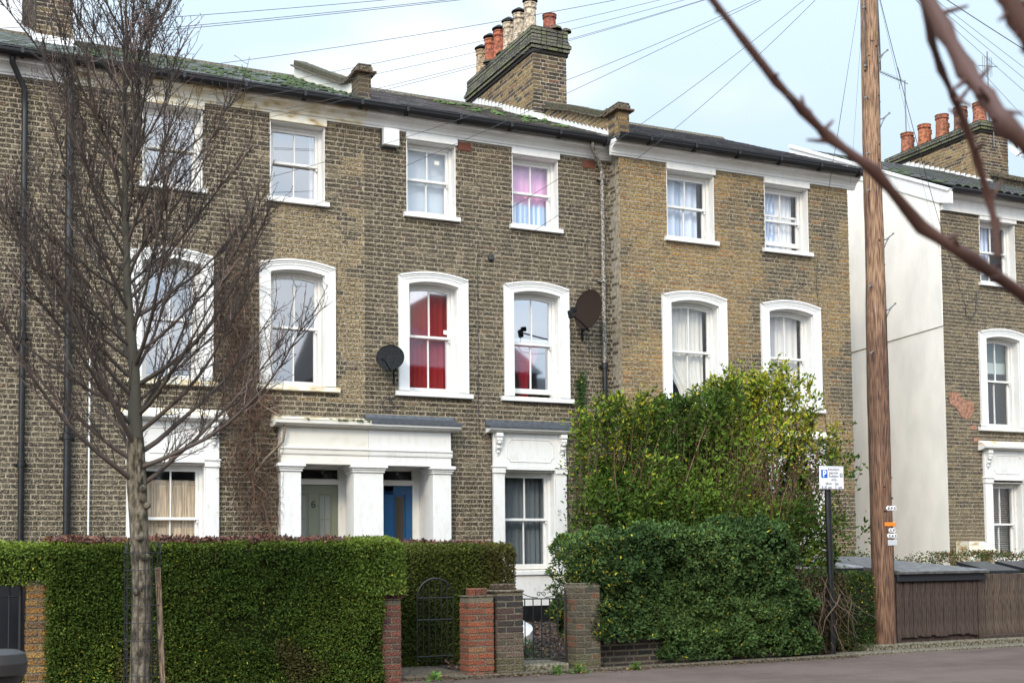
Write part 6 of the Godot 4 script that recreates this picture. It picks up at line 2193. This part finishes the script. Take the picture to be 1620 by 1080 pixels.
func utility_pole() -> void:
	var root := thing("telegraph_pole", "tall rough brown wooden telegraph pole with climbing irons", "pole", Vector3(12.73, 0, 4.6))
	var pts := []
	var rad := []
	for i in 90:
		var t := i / 89.0
		pts.append(Vector3(12.725 + 0.028 * t + sin(t * 9.0) * 0.004, -0.1 + t * 11.2, 4.6))
		rad.append(lerpf(0.174, 0.112, t))
	var lo := MB.new()
	lo.tube(pts, rad, 26)
	for i in lo.v.size():     # weathered silver-brown above, darker and redder where hands and rain reach; hewn, never quite round
		var q := lo.v[i]
		var ang := atan2(q.z - 4.6, q.x - 12.74)
		var w := nz.get_noise_3d(cos(ang) * 30.0, q.y * 26.0, sin(ang) * 30.0)
		lo.v[i] = q + Vector3(cos(ang), 0, sin(ang)) * (w * 0.016 + 0.006 * sin(ang * 3.0 + 1.0))
		var k := smoothstep(4.2, 7.6, q.y + w * 3.0)
		var hue := L(0.50, 0.44, 0.43).lerp(L(1.0, 1.0, 1.0), k) * (1.0 + 0.5 * nz.get_noise_2d(ang * 60.0, q.y * 6.0))
		lo.c[i] = hue
	part("pole_shaft", lo, M.pole_top_wood, root)
	# long drying cracks
	var cr := MB.new()
	for k in 16:
		var a := rng.randf_range(0.1, PI - 0.1)
		var y0 := rng.randf_range(0.2, 8.5)
		var ln := rng.randf_range(0.5, 2.2)
		var line := []
		for i in 7:
			var y := y0 + ln * i / 6.0
			var rr := lerpf(0.174, 0.112, (y + 0.1) / 11.2) - 0.0015
			line.append(Vector3(12.727 + 0.0025 * y + cos(a) * rr + sin(i * 1.7) * 0.002, y, 4.6 + sin(a) * rr))
		cr.tube(line, taper(0.0045, 0.002, 7), 4, L(0.02, 0.014, 0.011), false)
	part("drying_cracks", cr, M.twig, root, "stuff")
	for k in 26:
		var a := rng.randf_range(0.2, PI - 0.2)
		var y := rng.randf_range(0.4, 9.5)
		var rr := lerpf(0.174, 0.112, (y + 0.1) / 11.2) - 0.006
		var kn := MB.new()
		var s := rng.randf_range(0.012, 0.024)
		kn.lathe(Vector3(12.727 + 0.0025 * y + cos(a) * rr, y, 4.6 + sin(a) * rr), [Vector2(0, -s), Vector2(s * 0.8, -s * 0.5), Vector2(s, 0), Vector2(s * 0.8, s * 0.5), Vector2(0, s)], 8, L(0.06, 0.03, 0.02))
		part("knot", kn, M.twig, root)
	# climbing irons on alternate sides
	for q in [[5.33, -1], [6.05, 1], [6.75, -1], [7.3, -1], [7.87, 1], [8.14, -1], [8.62, -1], [8.83, 1], [9.5, -1], [9.75, 1], [4.35, -1], [5.0, 1]]:
		var y: float = q[0]
		var s: float = q[1]
		var rr := lerpf(0.174, 0.112, (y + 0.1) / 11.2)
		var mb := MB.new()
		var b := Vector3(12.73 + 0.0025 * y + s * rr * 0.85, y, 4.6 + rr * 0.4)
		if s > 0:
			mb.tube([b + Vector3(-0.03, -0.02, 0), b + Vector3(0.04, 0.0, 0.02), b + Vector3(0.15, 0.09, 0.04)], [0.012, 0.011, 0.010], 7)
			mb.tube([b + Vector3(0.10, 0.055, 0.03), b + Vector3(0.03, -0.05, 0.02), b + Vector3(-0.01, -0.15, 0.01)], [0.009, 0.009, 0.009], 7)
		else:
			mb.tube([b, b + Vector3(-0.06, 0.0, 0.05), b + Vector3(-0.12, -0.03, 0.08)], [0.011, 0.010, 0.010], 7)
		mb.lathe(b + (Vector3(0.15, 0.09, 0.04) if s > 0 else Vector3(-0.12, -0.03, 0.08)), [Vector2(0, -0.015), Vector2(0.016, -0.01), Vector2(0.016, 0.012), Vector2(0, 0.017)], 8)
		part("climbing_iron", mb, M.steel, root)
	# cable clipped to the shaft near the top
	for s in [-1.0, 1.0]:
		var mb := MB.new()
		var line := []
		for i in 8:
			var y := 8.6 + i * 0.28
			line.append(Vector3(12.75 + s * (0.138 - 0.022 * clampf((y - 9.0) / 0.6, 0, 1)), y, 4.66))
		mb.tube(line, taper(0.012, 0.012, 8), 6)
		part("pole_cable", mb, M.cable, root)
	# plates
	var face := 4.6 + 0.161
	var tag_at := Vector3(12.775, 0, face - 0.012)
	var pl := MB.new()
	pl.cbox(Vector3(12.66, 1.80, face - 0.03), Vector3(12.86, 1.855, face + 0.003), 0.003)
	part("orange_plate", pl, M.orange, root)
	var gp := MB.new()
	gp.cbox(Vector3(12.70, 1.52, face - 0.03), Vector3(12.87, 1.60, face + 0.004), 0.003)
	part("number_plate", gp, M.dish_pale, root)
	for row in [["CP", 1.74, 2], ["243", 1.66, 3], ["DP5", 2.06, 3]]:
		var cnt: int = row[2]
		for i in cnt:
			var x := 12.785 + (i - (cnt - 1) / 2.0) * 0.058
			var dk := MB.new()
			dk.lathe(Vector3(x, row[1], face - 0.012), [Vector2(0.0, 0.0), Vector2(0.034, 0.0), Vector2(0.036, 0.008), Vector2(0.032, 0.014), Vector2(0, 0.014)], 14, Color.WHITE, Basis(Vector3(1, 0, 0), PI / 2))
			part("number_disc", dk, M.plastic_white, root)
			text("character", (row[0] as String)[i], 0.05, Vector3(x, row[1], face + 0.005), M.sign_black, root, true)


func sign_post() -> void:
	var root := thing("parking_sign", "white resident parking sign with blue P on a black post", "sign", Vector3(11.54, 0, 4.86))
	var p := MB.new()
	p.tube([Vector3(11.56, -0.05, 4.86), Vector3(11.54, 2.58, 4.86)], [0.045, 0.045], 14)
	part("post", p, M.black_paint, root)
	var z := 4.935
	var x0 := 11.345
	var x1 := 11.775
	var y0 := 2.31
	var y1 := 2.635
	var pl := MB.new()
	pl.cbox(Vector3(x0, y0, z - 0.012), Vector3(x1, y1, z), 0.004)
	part("sign_plate", pl, M.sign_white, root)
	var bd := MB.new()
	var e := 0.006
	for b in [[x0 + e, y0 + e, x1 - e, y0 + e + 0.004], [x0 + e, y1 - e - 0.004, x1 - e, y1 - e], [x0 + e, y0 + e, x0 + e + 0.004, y1 - e], [x1 - e - 0.004, y0 + e, x1 - e, y1 - e]]:
		bd.box(Vector3(b[0], b[1], z - 0.001), Vector3(b[2], b[3], z + 0.0018))
	part("border", bd, M.sign_black, root)
	var bs := MB.new()
	bs.cbox(Vector3(x0 + 0.028, y1 - 0.165, z - 0.001), Vector3(x0 + 0.138, y1 - 0.05, z + 0.003), 0.001)
	part("blue_panel", bs, M.sign_blue, root)
	text("letter", "P", 0.125, Vector3(x0 + 0.083, y1 - 0.108, z + 0.004), M.sign_white, root, true)
	var mid := (x0 + x1) / 2
	for t in [["Resident", 0.053, x0 + 0.25, y1 - 0.045], ["permit", 0.053, x0 + 0.245, y1 - 0.093], ["holders", 0.053, x0 + 0.245, y1 - 0.14], ["only", 0.053, x0 + 0.25, y1 - 0.187], ["Mon - Sat", 0.055, mid, y1 - 0.245], ["8.30 am - 11 pm", 0.05, mid, y1 - 0.295]]:
		text("lettering", t[0], t[1], Vector3(t[2], t[3], z + 0.001), M.sign_black, root)
	var sy := MB.new()
	sy.cbox(Vector3(x1 - 0.075, y1 - 0.15, z - 0.001), Vector3(x1 - 0.025, y1 - 0.095, z + 0.003), 0.001)
	part("zone_panel", sy, M.sign_black, root)
	text("zone_letter", "D", 0.05, Vector3(x1 - 0.05, y1 - 0.122, z + 0.003), M.sign_white, root, true)
	for y in [2.36, 2.52]:
		var cl := MB.new()
		cl.lathe(Vector3(11.545, y, 4.86), [Vector2(0.046, -0.012), Vector2(0.05, -0.012), Vector2(0.05, 0.012), Vector2(0.046, 0.012)], 14)
		cl.box(Vector3(11.52, y - 0.01, 4.9), Vector3(11.565, y + 0.01, 4.925))
		part("clip", cl, M.steel, root)


func bin_store() -> void:
	var root := thing("bin_store", "low dark timber store with flat felt roof behind the wooden pole", "shed", Vector3(13.6, 0.1, 3.8))
	for x in [12.93, 14.53]:
		var ps := MB.new()
		ps.cbox(Vector3(x, 0.1, 4.58), Vector3(x + 0.07, 1.06, 4.66), 0.006)
		part("corner_post", ps, M.board_dark, root)
	var x := 13.0
	while x < 14.52:
		var mb := MB.new()
		mb.cbox(Vector3(x, 0.17 + rng.randf_range(-0.01, 0.02), 4.615 + rng.randf_range(0.0, 0.012)), Vector3(x + 0.078, 0.985, 4.642 + rng.randf_range(0.0, 0.01)), 0.004, Color.WHITE * rng.randf_range(0.8, 1.25))
		part("board", mb, M.board_dark, root)
		x += 0.0845
	var back := MB.new()
	back.box(Vector3(12.95, 0.1, 4.58), Vector3(14.58, 1.0, 4.6))
	back.box(Vector3(12.95, 0.1, 1.9), Vector3(12.99, 1.04, 4.58))
	back.box(Vector3(14.54, 0.1, 1.9), Vector3(14.58, 1.04, 4.58))
	part("carcass", back, M.board_dark, root)
	var fa := MB.new()
	fa.cbox(Vector3(12.92, 0.99, 4.66), Vector3(14.64, 1.10, 4.70), 0.006)
	part("fascia", fa, M.bin_grey, root)
	var rf := MB.new()
	rf.prism_x(PackedVector2Array([Vector2(4.75, 1.10), Vector2(4.76, 1.135), Vector2(4.70, 1.15), Vector2(1.8, 1.36), Vector2(1.8, 1.31), Vector2(4.66, 1.10)]), 12.93, 14.68)
	part("felt_roof", rf, M.felt_dark, root)
	# the store roof behind to the left, sheeted in pale panels
	var b2 := thing("bin_store", "second low store with pale sheeted roof, behind the small hedge and the pole", "shed", Vector3(12.2, 0.1, 3.0))
	var bx := MB.new()
	bx.box(Vector3(11.75, 0.1, 2.0), Vector3(12.9, 1.12, 3.9))
	part("carcass", bx, M.bin_grey, b2)
	var f2 := MB.new()
	f2.cbox(Vector3(11.7, 1.06, 3.9), Vector3(12.92, 1.19, 3.98), 0.01)
	part("fascia", f2, M.bin_grey, b2)
	for i in 4:
		var mb := MB.new()
		var xa := 11.7 + i * 0.30
		mb.prism_x(PackedVector2Array([Vector2(3.99, 1.19), Vector2(3.99, 1.215), Vector2(1.6, 1.43 + 0.004 * (i % 2)), Vector2(1.6, 1.40)]), xa, xa + 0.30)
		part("roof_sheet", mb, M.lead_pale if i % 4 != 2 else M.felt, b2)
	var fence := thing("board_fence", "weathered brown close-boarded fence right of the dark timber store", "fence", Vector3(16.5, 0.1, 4.6))
	x = 14.63
	var i := 0
	while x < 18.6:
		var mb := MB.new()
		var h := 1.075 + rng.randf_range(-0.015, 0.015)
		mb.cbox(Vector3(x, 0.13, 4.585 + (0.012 if i % 2 else 0.0)), Vector3(x + 0.098, h, 4.60 + (0.012 if i % 2 else 0.0)), 0.003, Color.WHITE * rng.randf_range(0.7, 1.25))
		part("board", mb, M.board_grey, fence)
		x += 0.088
		i += 1
	var rl := MB.new()
	rl.box(Vector3(14.6, 0.3, 4.52), Vector3(18.6, 0.38, 4.58))
	rl.box(Vector3(14.6, 0.8, 4.52), Vector3(18.6, 0.88, 4.58))
	part("rail", rl, M.board_grey, fence)
	var gb := MB.new()
	gb.cbox(Vector3(14.6, 0.1, 4.56), Vector3(18.6, 0.15, 4.63), 0.006)
	part("gravel_board", gb, M.board_dark, fence)
	for k in 2:
		var bin := thing("wheeled_bin", ["dark grey bin lid showing just above the board fence", "dark grey bin lid at the right edge above the board fence"][k], "bin", Vector3(15.35 + k * 0.85, 0.1, 4.1), "bins behind the board fence")
		var b := MB.new()
		b.cbox(Vector3(15.08 + k * 0.85, 0.1, 3.8), Vector3(15.62 + k * 0.85, 1.06, 4.38), 0.03)
		part("bin_body", b, M.bin_grey, bin)
		var l := MB.new()
		l.prism_x(PackedVector2Array([Vector2(4.44, 1.08), Vector2(4.44, 1.12), Vector2(3.72, 1.26), Vector2(3.72, 1.2)]), 15.04 + k * 0.85, 15.66 + k * 0.85)
		part("lid", l, M.bin_grey, bin)


func dish(root: Node, c: Vector3, n: Vector3, w: float, h: float, depth: float, m: Material) -> void:
	var z := n.normalized()
	var x := UP.cross(z).normalized()
	var y := z.cross(x)
	var prof := []
	for i in 8:
		var t := i / 7.0
		prof.append(Vector2(t, -depth * (1.0 - t * t)))
	var mb := MB.new()
	var b := Basis(x * w * 0.5, z, -y * h * 0.5)
	mb.lathe(c, prof, 28, Color.WHITE, b)
	var back := []
	for i in 8:
		back.append(Vector2(1.0 - i / 7.0, prof[7 - i].y - 0.004))
	mb.lathe(c, back, 28, Color.WHITE, b)
	var ring := []
	for i in 29:
		var a := TAU * i / 28.0
		ring.append(c + x * cos(a) * w * 0.5 + y * sin(a) * h * 0.5)
	mb.tube(ring, taper(0.006, 0.006, 29), 6)
	part("reflector", mb, m, root)


func wall_things() -> void:
	var a := thing("alarm_box", "white alarm box on the brick wall under the cornice", "alarm box", Vector3(6.80, 8.03, 0.0))
	var mb := MB.new()
	mb.cbox(Vector3(6.665, 8.05, 0.02), Vector3(6.93, 8.33, 0.13), 0.008)
	part("cover", mb, M.plastic_white, a)
	var bp := MB.new()
	bp.cbox(Vector3(6.64, 8.02, 0.002), Vector3(6.92, 8.33, 0.035), 0.004)
	part("back_plate", bp, M.bin_grey, a)
	# small grey dish left of the red-curtained window
	var d1 := thing("satellite_dish", "small dark grey satellite dish left of the red curtains", "satellite dish", Vector3(6.72, 4.4, 0.1))
	dish(d1, Vector3(6.70, 4.585, 0.26), Vector3(-0.42, 0.22, 0.88), 0.44, 0.42, 0.05, M.dish_dark)
	rod(d1, "feed_arm", [Vector3(6.74, 4.37, 0.2), Vector3(6.60, 4.42, 0.42), Vector3(6.50, 4.52, 0.52)], 0.011, M.dish_dark)
	var lnb := MB.new()
	lnb.lathe(Vector3(6.49, 4.50, 0.53), [Vector2(0, -0.03), Vector2(0.028, -0.025), Vector2(0.03, 0.03), Vector2(0.0, 0.04)], 10, Color.WHITE, Basis(Vector3(0, 0, 1), 0.6))
	part("receiver", lnb, M.dish_dark, d1)
	rod(d1, "bracket", [Vector3(6.85, 4.40, 0.0), Vector3(6.85, 4.42, 0.12), Vector3(6.74, 4.5, 0.18)], 0.016, M.dish_dark)
	rod(d1, "bracket", [Vector3(6.85, 4.2, 0.008), Vector3(6.85, 4.5, 0.008)], 0.014, M.dish_dark)
	# larger bronze dish by the drainpipe
	var d2 := thing("satellite_dish", "large bronze-brown satellite dish between the arched window and the drainpipe", "satellite dish", Vector3(10.2, 5.2, 0.2))
	dish(d2, Vector3(10.19, 5.585, 0.42), Vector3(-0.86, 0.12, 0.30), 0.62, 0.68, 0.075, M.dish_bronze)
	rod(d2, "feed_arm", [Vector3(10.24, 5.24, 0.36), Vector3(10.02, 5.30, 0.55), Vector3(9.70, 5.41, 0.74)], 0.013, M.dish_dark)
	var l2 := MB.new()
	l2.cbox(Vector3(-0.035, -0.07, -0.05), Vector3(0.035, 0.07, 0.05), 0.015, Color.WHITE, Transform3D(Basis(Vector3(0, 0, 1), 0.2), Vector3(9.68, 5.40, 0.76)))
	l2.cbox(Vector3(-0.03, -0.03, -0.03), Vector3(0.07, 0.05, 0.03), 0.012, Color.WHITE, Transform3D(Basis(Vector3(0, 0, 1), 0.2), Vector3(9.72, 5.47, 0.76)))
	part("receiver", l2, M.dish_dark, d2)
	rod(d2, "bracket", [Vector3(10.30, 5.3, 0.0), Vector3(10.30, 5.3, 0.2), Vector3(10.24, 5.42, 0.36)], 0.018, M.dish_dark)
	rod(d2, "bracket", [Vector3(10.30, 5.12, 0.008), Vector3(10.30, 5.5, 0.008)], 0.02, M.dish_dark)
	rod(d2, "lead_wire", [Vector3(9.68, 5.33, 0.76), Vector3(9.66, 5.2, 0.74), Vector3(9.72, 5.08, 0.7), Vector3(9.85, 5.02, 0.5), Vector3(10.1, 5.0, 0.2), Vector3(10.28, 4.95, 0.02)], 0.004, M.cable, 5)
	# pale dish on the far chimney
	var d3 := thing("satellite_dish", "pale grey satellite dish on the right-hand chimney stack", "satellite dish", Vector3(23.9, 11.1, -3.1))
	dish(d3, Vector3(24.05, 11.17, -2.85), Vector3(-0.35, 0.25, 0.9), 0.62, 0.46, 0.06, M.dish_pale)
	rod(d3, "feed_arm", [Vector3(23.95, 10.98, -2.9), Vector3(23.9, 11.02, -2.6), Vector3(23.85, 11.12, -2.45)], 0.014, M.dish_dark)
	rod(d3, "bracket", [Vector3(23.85, 11.5, -3.13), Vector3(23.85, 11.45, -2.98), Vector3(24.02, 11.2, -2.93)], 0.02, M.dish_dark)
	# television aerials
	var a1 := thing("television_aerial", "yagi aerial on a thin mast behind the row of terracotta pots", "aerial", Vector3(23.1, 11.8, -5.9))
	rod(a1, "mast", [Vector3(23.15, 11.6, -5.75), Vector3(23.15, 13.72, -5.75)], 0.016, M.steel, 6)
	rod(a1, "boom", [Vector3(23.25, 13.66, -5.75), Vector3(22.05, 13.78, -5.6)], 0.011, M.steel, 6)
	for i in 10:
		var p := Vector3(22.1 + i * 0.10, 13.775 - i * 0.010, -5.6 - i * 0.012)
		rod(a1, "element", [p + Vector3(0.02, 0.05, -0.16), p - Vector3(0.02, 0.05, -0.16)], 0.006, M.steel, 5)
	rod(a1, "reflector_rod", [Vector3(22.88, 14.02, -5.7), Vector3(22.98, 13.72, -5.7), Vector3(22.9, 13.45, -5.7)], 0.009, M.steel, 5)
	var a2 := thing("television_aerial", "thin mast aerial above the right-hand end of the terracotta pots", "aerial", Vector3(23.7, 11.8, -3.4))
	rod(a2, "mast", [Vector3(23.72, 11.6, -3.5), Vector3(23.72, 13.75, -3.5)], 0.016, M.steel, 6)
	rod(a2, "crossbar", [Vector3(23.4, 13.35, -3.5), Vector3(24.05, 13.42, -3.5)], 0.01, M.steel, 6)
	for i in 6:
		rod(a2, "element", [Vector3(23.56 + i * 0.06, 13.1 + 0.06 * (i % 2), -3.5), Vector3(23.56 + i * 0.06, 13.62, -3.5)], 0.007, M.steel, 5)
	rod(a2, "mast", [Vector3(23.45, 11.2, -3.12), Vector3(23.44, 12.55, -3.12)], 0.014, M.steel, 6)
	# cables on the walls
	var wires := [["cable", [Vector3(8.58, 6.43, 0.03), Vector3(8.36, 6.47, 0.012), Vector3(8.335, 6.3, 0.012), Vector3(8.335, 5.0, 0.012), Vector3(8.32, 3.95, 0.012), Vector3(8.34, 3.45, 0.012), Vector3(8.39, 3.42, 0.012), Vector3(8.55, 3.42, 0.012), Vector3(8.56, 3.3, 0.012), Vector3(8.545, 1.4, 0.012)], 0.006, "dark cable running down the brick between red-curtained window and the window left ajar"],
		["cable", [Vector3(6.86, 4.2, 0.03), Vector3(6.86, 4.02, 0.02), Vector3(6.85, 3.97, 0.03)] + ring_pts(Vector3(6.74, 3.86, 0.03), 0.095) + [Vector3(6.86, 3.84, 0.02), Vector3(7.02, 3.85, 0.015)], 0.006, "loop of black cable hanging under the small grey dish"],
		["cable", [Vector3(15.15, 6.95, 0.36), Vector3(15.12, 6.4, 0.345), Vector3(15.2, 5.6, 0.345), Vector3(15.22, 4.3, 0.345), Vector3(15.3, 3.4, 0.345)], 0.005, "thin cable trailing down the ochre brick right of the windows"],
		["cable", [Vector3(19.14, 6.36, 0.05), Vector3(19.16, 6.2, 0.02), Vector3(19.3, 6.15, 0.014), Vector3(19.45, 6.3, 0.014), Vector3(19.5, 6.75, 0.014)], 0.009, "black cable and clips on the far house's brick between its windows"],
		["waste_pipe", [Vector3(2.21, 4.42, 0.05), Vector3(2.19, 4.3, 0.05), Vector3(2.18, 0.4, 0.05)], 0.013, "thin pale pipe down the sooty brick right of the black drainpipe"],
		["bell_wire", [Vector3(10.45, 8.1, 0.01), Vector3(10.42, 6.5, 0.01), Vector3(10.43, 4.8, 0.01)], 0.004, "thin dark wire down the brick left of the mottled drainpipe"]]
	for w in wires:
		var t := MB.new()
		t.tube(w[1], taper(w[2], w[2], w[1].size()), 6)
		one(w[0], t, M.plastic_white if w[0] == "waste_pipe" else M.cable, w[3], "pipe" if w[0] == "waste_pipe" else "cable")
	var jb := MB.new()
	jb.cbox(Vector3(8.53, 6.36, 0.0), Vector3(8.62, 6.46, 0.06), 0.01)
	one("cable_bracket", jb, M.cable, "small black bracket where the overhead wire meets the wall", "bracket")
	# rubbish in the garden
	var bag := MB.new()
	bag.lathe(Vector3(7.22, 0.3, 3.9), [Vector2(0, 0), Vector2(0.17, 0.02), Vector2(0.2, 0.14), Vector2(0.12, 0.26), Vector2(0.03, 0.33), Vector2(0.06, 0.38), Vector2(0, 0.38)], 9, Color.WHITE, Basis(Vector3(0, 0, 1), 0.5) * Basis(Vector3(1, 0, 0), 0.2))
	one("plastic_bag", bag, M.bag_white, "crumpled white plastic bag on the leaves behind the iron gate", "bag")
	var blu := MB.new()
	blu.lathe(Vector3(7.75, 0.56, 2.2), [Vector2(0, -0.08), Vector2(0.09, -0.06), Vector2(0.12, 0.0), Vector2(0.07, 0.07), Vector2(0, 0.08)], 9)
	one("blue_bag", blu, M.bag_blue, "small blue bag among the dead leaves behind the iron gate", "bag")


func ring_pts(c: Vector3, r: float) -> Array:
	var o := []
	for i in 17:
		var a := PI / 2 - TAU * i / 16.0
		o.append(c + Vector3(cos(a), sin(a), 0) * r)
	return o


func near_things() -> void:
	var b := thing("bollard", "dark bollard top close to the camera at the bottom left", "bollard", Vector3(0.245, 0, 13.86))
	var mb := MB.new()
	var c := Vector3(0.245, 0, 13.86)
	mb.lathe(c, [Vector2(0.13, 0.0), Vector2(0.12, 0.05), Vector2(0.105, 0.1), Vector2(0.10, 0.98), Vector2(0.105, 1.0)], 20)
	part("shaft", mb, M.near_post, b)
	var cp := MB.new()
	cp.lathe(c, [Vector2(0.105, 1.0), Vector2(0.122, 1.01), Vector2(0.125, 1.05), Vector2(0.118, 1.085), Vector2(0.09, 1.096), Vector2(0.0, 1.10)], 20)
	part("cap", cp, M.near_post, b)
	# branches hanging in front of the lens
	var r := RandomNumberGenerator.new()
	r.seed = 66
	var sets := [
		["long thin bare branch slanting down across the sky, nearest the chimney side", [Vector3(1.05, 2.29, 17.31), Vector3(1.07, 2.27, 17.311), Vector3(1.135, 2.208, 17.312), Vector3(1.198, 2.152, 17.309), Vector3(1.252, 2.117, 17.304), Vector3(1.303, 2.084, 17.30), Vector3(1.372, 2.028, 17.329), Vector3(1.477, 1.95, 17.319), Vector3(1.553, 1.897, 17.352), Vector3(1.687, 1.834, 17.356), Vector3(1.80, 1.79, 17.36)], 0.0062, 0.016],
		["thickest bare branch running to the right edge below the corner", [Vector3(1.30, 2.36, 17.43), Vector3(1.366, 2.27, 17.451), Vector3(1.378, 2.20, 17.48), Vector3(1.389, 2.13, 17.509), Vector3(1.396, 2.08, 17.54), Vector3(1.402, 2.033, 17.565), Vector3(1.443, 1.992, 17.582), Vector3(1.53, 1.93, 17.60)], 0.0155, 0.019],
		["slim bare branch hanging down from the thickest one", [Vector3(1.366, 2.262, 17.451), Vector3(1.395, 2.205, 17.436), Vector3(1.429, 2.169, 17.42), Vector3(1.468, 2.135, 17.407), Vector3(1.503, 2.097, 17.395), Vector3(1.542, 2.05, 17.38), Vector3(1.575, 2.0, 17.368), Vector3(1.588, 1.955, 17.369), Vector3(1.59, 1.90, 17.37)], 0.0075, 0.0085],
		["stub of bare branch in the top right corner", [Vector3(1.225, 2.19, 17.71), Vector3(1.248, 2.13, 17.719), Vector3(1.262, 2.10, 17.724), Vector3(1.281, 2.065, 17.732), Vector3(1.33, 2.02, 17.74)], 0.018, 0.019]]
	for s in sets:
		var o := thing("bare_branch", s[0], "branch", s[1][0], "bare branches close to the camera")
		var pts: Array = []
		for i in s[1].size() * 3 - 2:
			var t = float(i) / (s[1].size() * 3 - 3)
			pts.append(along(s[1], t))
		var rad := []
		for i in pts.size():
			rad.append(lerpf(s[2], s[3], float(i) / (pts.size() - 1)) * 0.74 * (r.randf_range(0.84, 1.1) if i % 3 else r.randf_range(1.1, 1.32)))
		var m := MB.new()
		m.tube(pts, rad, 10)
		part("stem", m, M.near_branch, o)
		for i in 14:
			var t := r.randf_range(0.08, 0.95)
			var p := along(pts, t)
			var d := (rv() + Vector3(0, 0.4, 0)).normalized()
			var sp := MB.new()
			var ln := r.randf_range(0.014, 0.05)
			sp.tube([p, p + d * ln * 0.6, p + d * ln], [0.0042, 0.0034, 0.0018], 6)
			part("bud", sp, M.near_branch, o)


func overhead() -> void:
	var pole := Vector3(12.75, 10.5, 4.6)
	var list := [
		[-1.40, 8.42, 0.10, 0.17, 0.006, "uppermost wire from the pole to the far left"],
		[-1.40, 8.18, 0.10, 0.15, 0.006, "upper of the two close wires from the pole to the far left"],
		[-1.40, 8.13, 0.10, 0.15, 0.006, "lower of the two close wires from the pole to the far left"],
		[1.89, 8.34, 0.12, 0.19, 0.006, "wire from the pole to the left house's drainpipe top"],
		[3.86, 8.42, 0.15, 0.12, 0.005, "wire passing just over the parapet pier to the stained cornice"],
		[3.59, 8.19, 0.10, 0.19, 0.005, "wire passing just below the parapet pier cap to the left"],
		[3.49, 7.85, 0.10, 0.20, 0.005, "upper of the pair of wires crossing the gutter to the top left window"],
		[3.87, 7.89, 0.10, 0.17, 0.005, "lower of the pair of wires crossing the gutter to the top left window"],
		[4.55, 7.20, 0.06, 0.29, 0.006, "wire ending beside the top right window of the mossy-roofed house"],
		[5.04, 6.69, 0.06, 0.11, 0.006, "wire ending under the top right window of the mossy-roofed house"],
		[6.91, 6.06, 0.06, 0.35, 0.006, "wire ending at the arched head of the red-curtained window"],
		[8.56, 6.42, 0.06, 0.38, 0.006, "wire ending at the black bracket above the window left ajar"],
		[19.14, 6.36, 0.06, 0.28, 0.008, "thick black wire from the pole down to the far right house"],
		[18.70, 6.70, 0.06, 0.10, 0.003, "thin wire beside the thick black one to the far right house"],
		[15.15, 6.96, 0.37, 0.04, 0.004, "thin wire from the pole to the wall right of the ochre house's windows"],
		[15.23, 8.22, 0.62, 0.05, 0.003, "left thin wire from the pole to the ochre house's gutter"],
		[15.86, 8.40, 0.5, 0.03, 0.003, "right thin wire from the pole to the ochre house's gutter corner"],
		[36.18, 8.75, 0.10, 0.54, 0.010, "thick black wire leaving to the upper right"],
		[28.47, 7.90, 0.10, 0.34, 0.005, "lowest of the three close wires leaving to the right"],
		[28.49, 8.20, 0.10, 0.17, 0.005, "middle of the three close wires leaving to the right"],
		[28.52, 8.66, 0.10, 0.10, 0.005, "highest of the three close wires leaving to the right"],
		[26.20, 6.98, 0.10, 0.05, 0.005, "wire leaving to the right below the three close ones, by the aerial"]]
	for w in list:
		var a := Vector3(w[0], w[1], w[2])
		var pts := []
		for i in 25:
			var t := i / 24.0
			var p := a.lerp(pole, t)
			p.y -= float(w[3]) * 4.0 * t * (1.0 - t)
			pts.append(p)
		var mb := MB.new()
		mb.tube(pts, taper(w[4] * 0.68, w[4] * 0.68, 25), 6)
		one("overhead_wire", mb, M.cable, w[5], "wire", "overhead telephone wires")
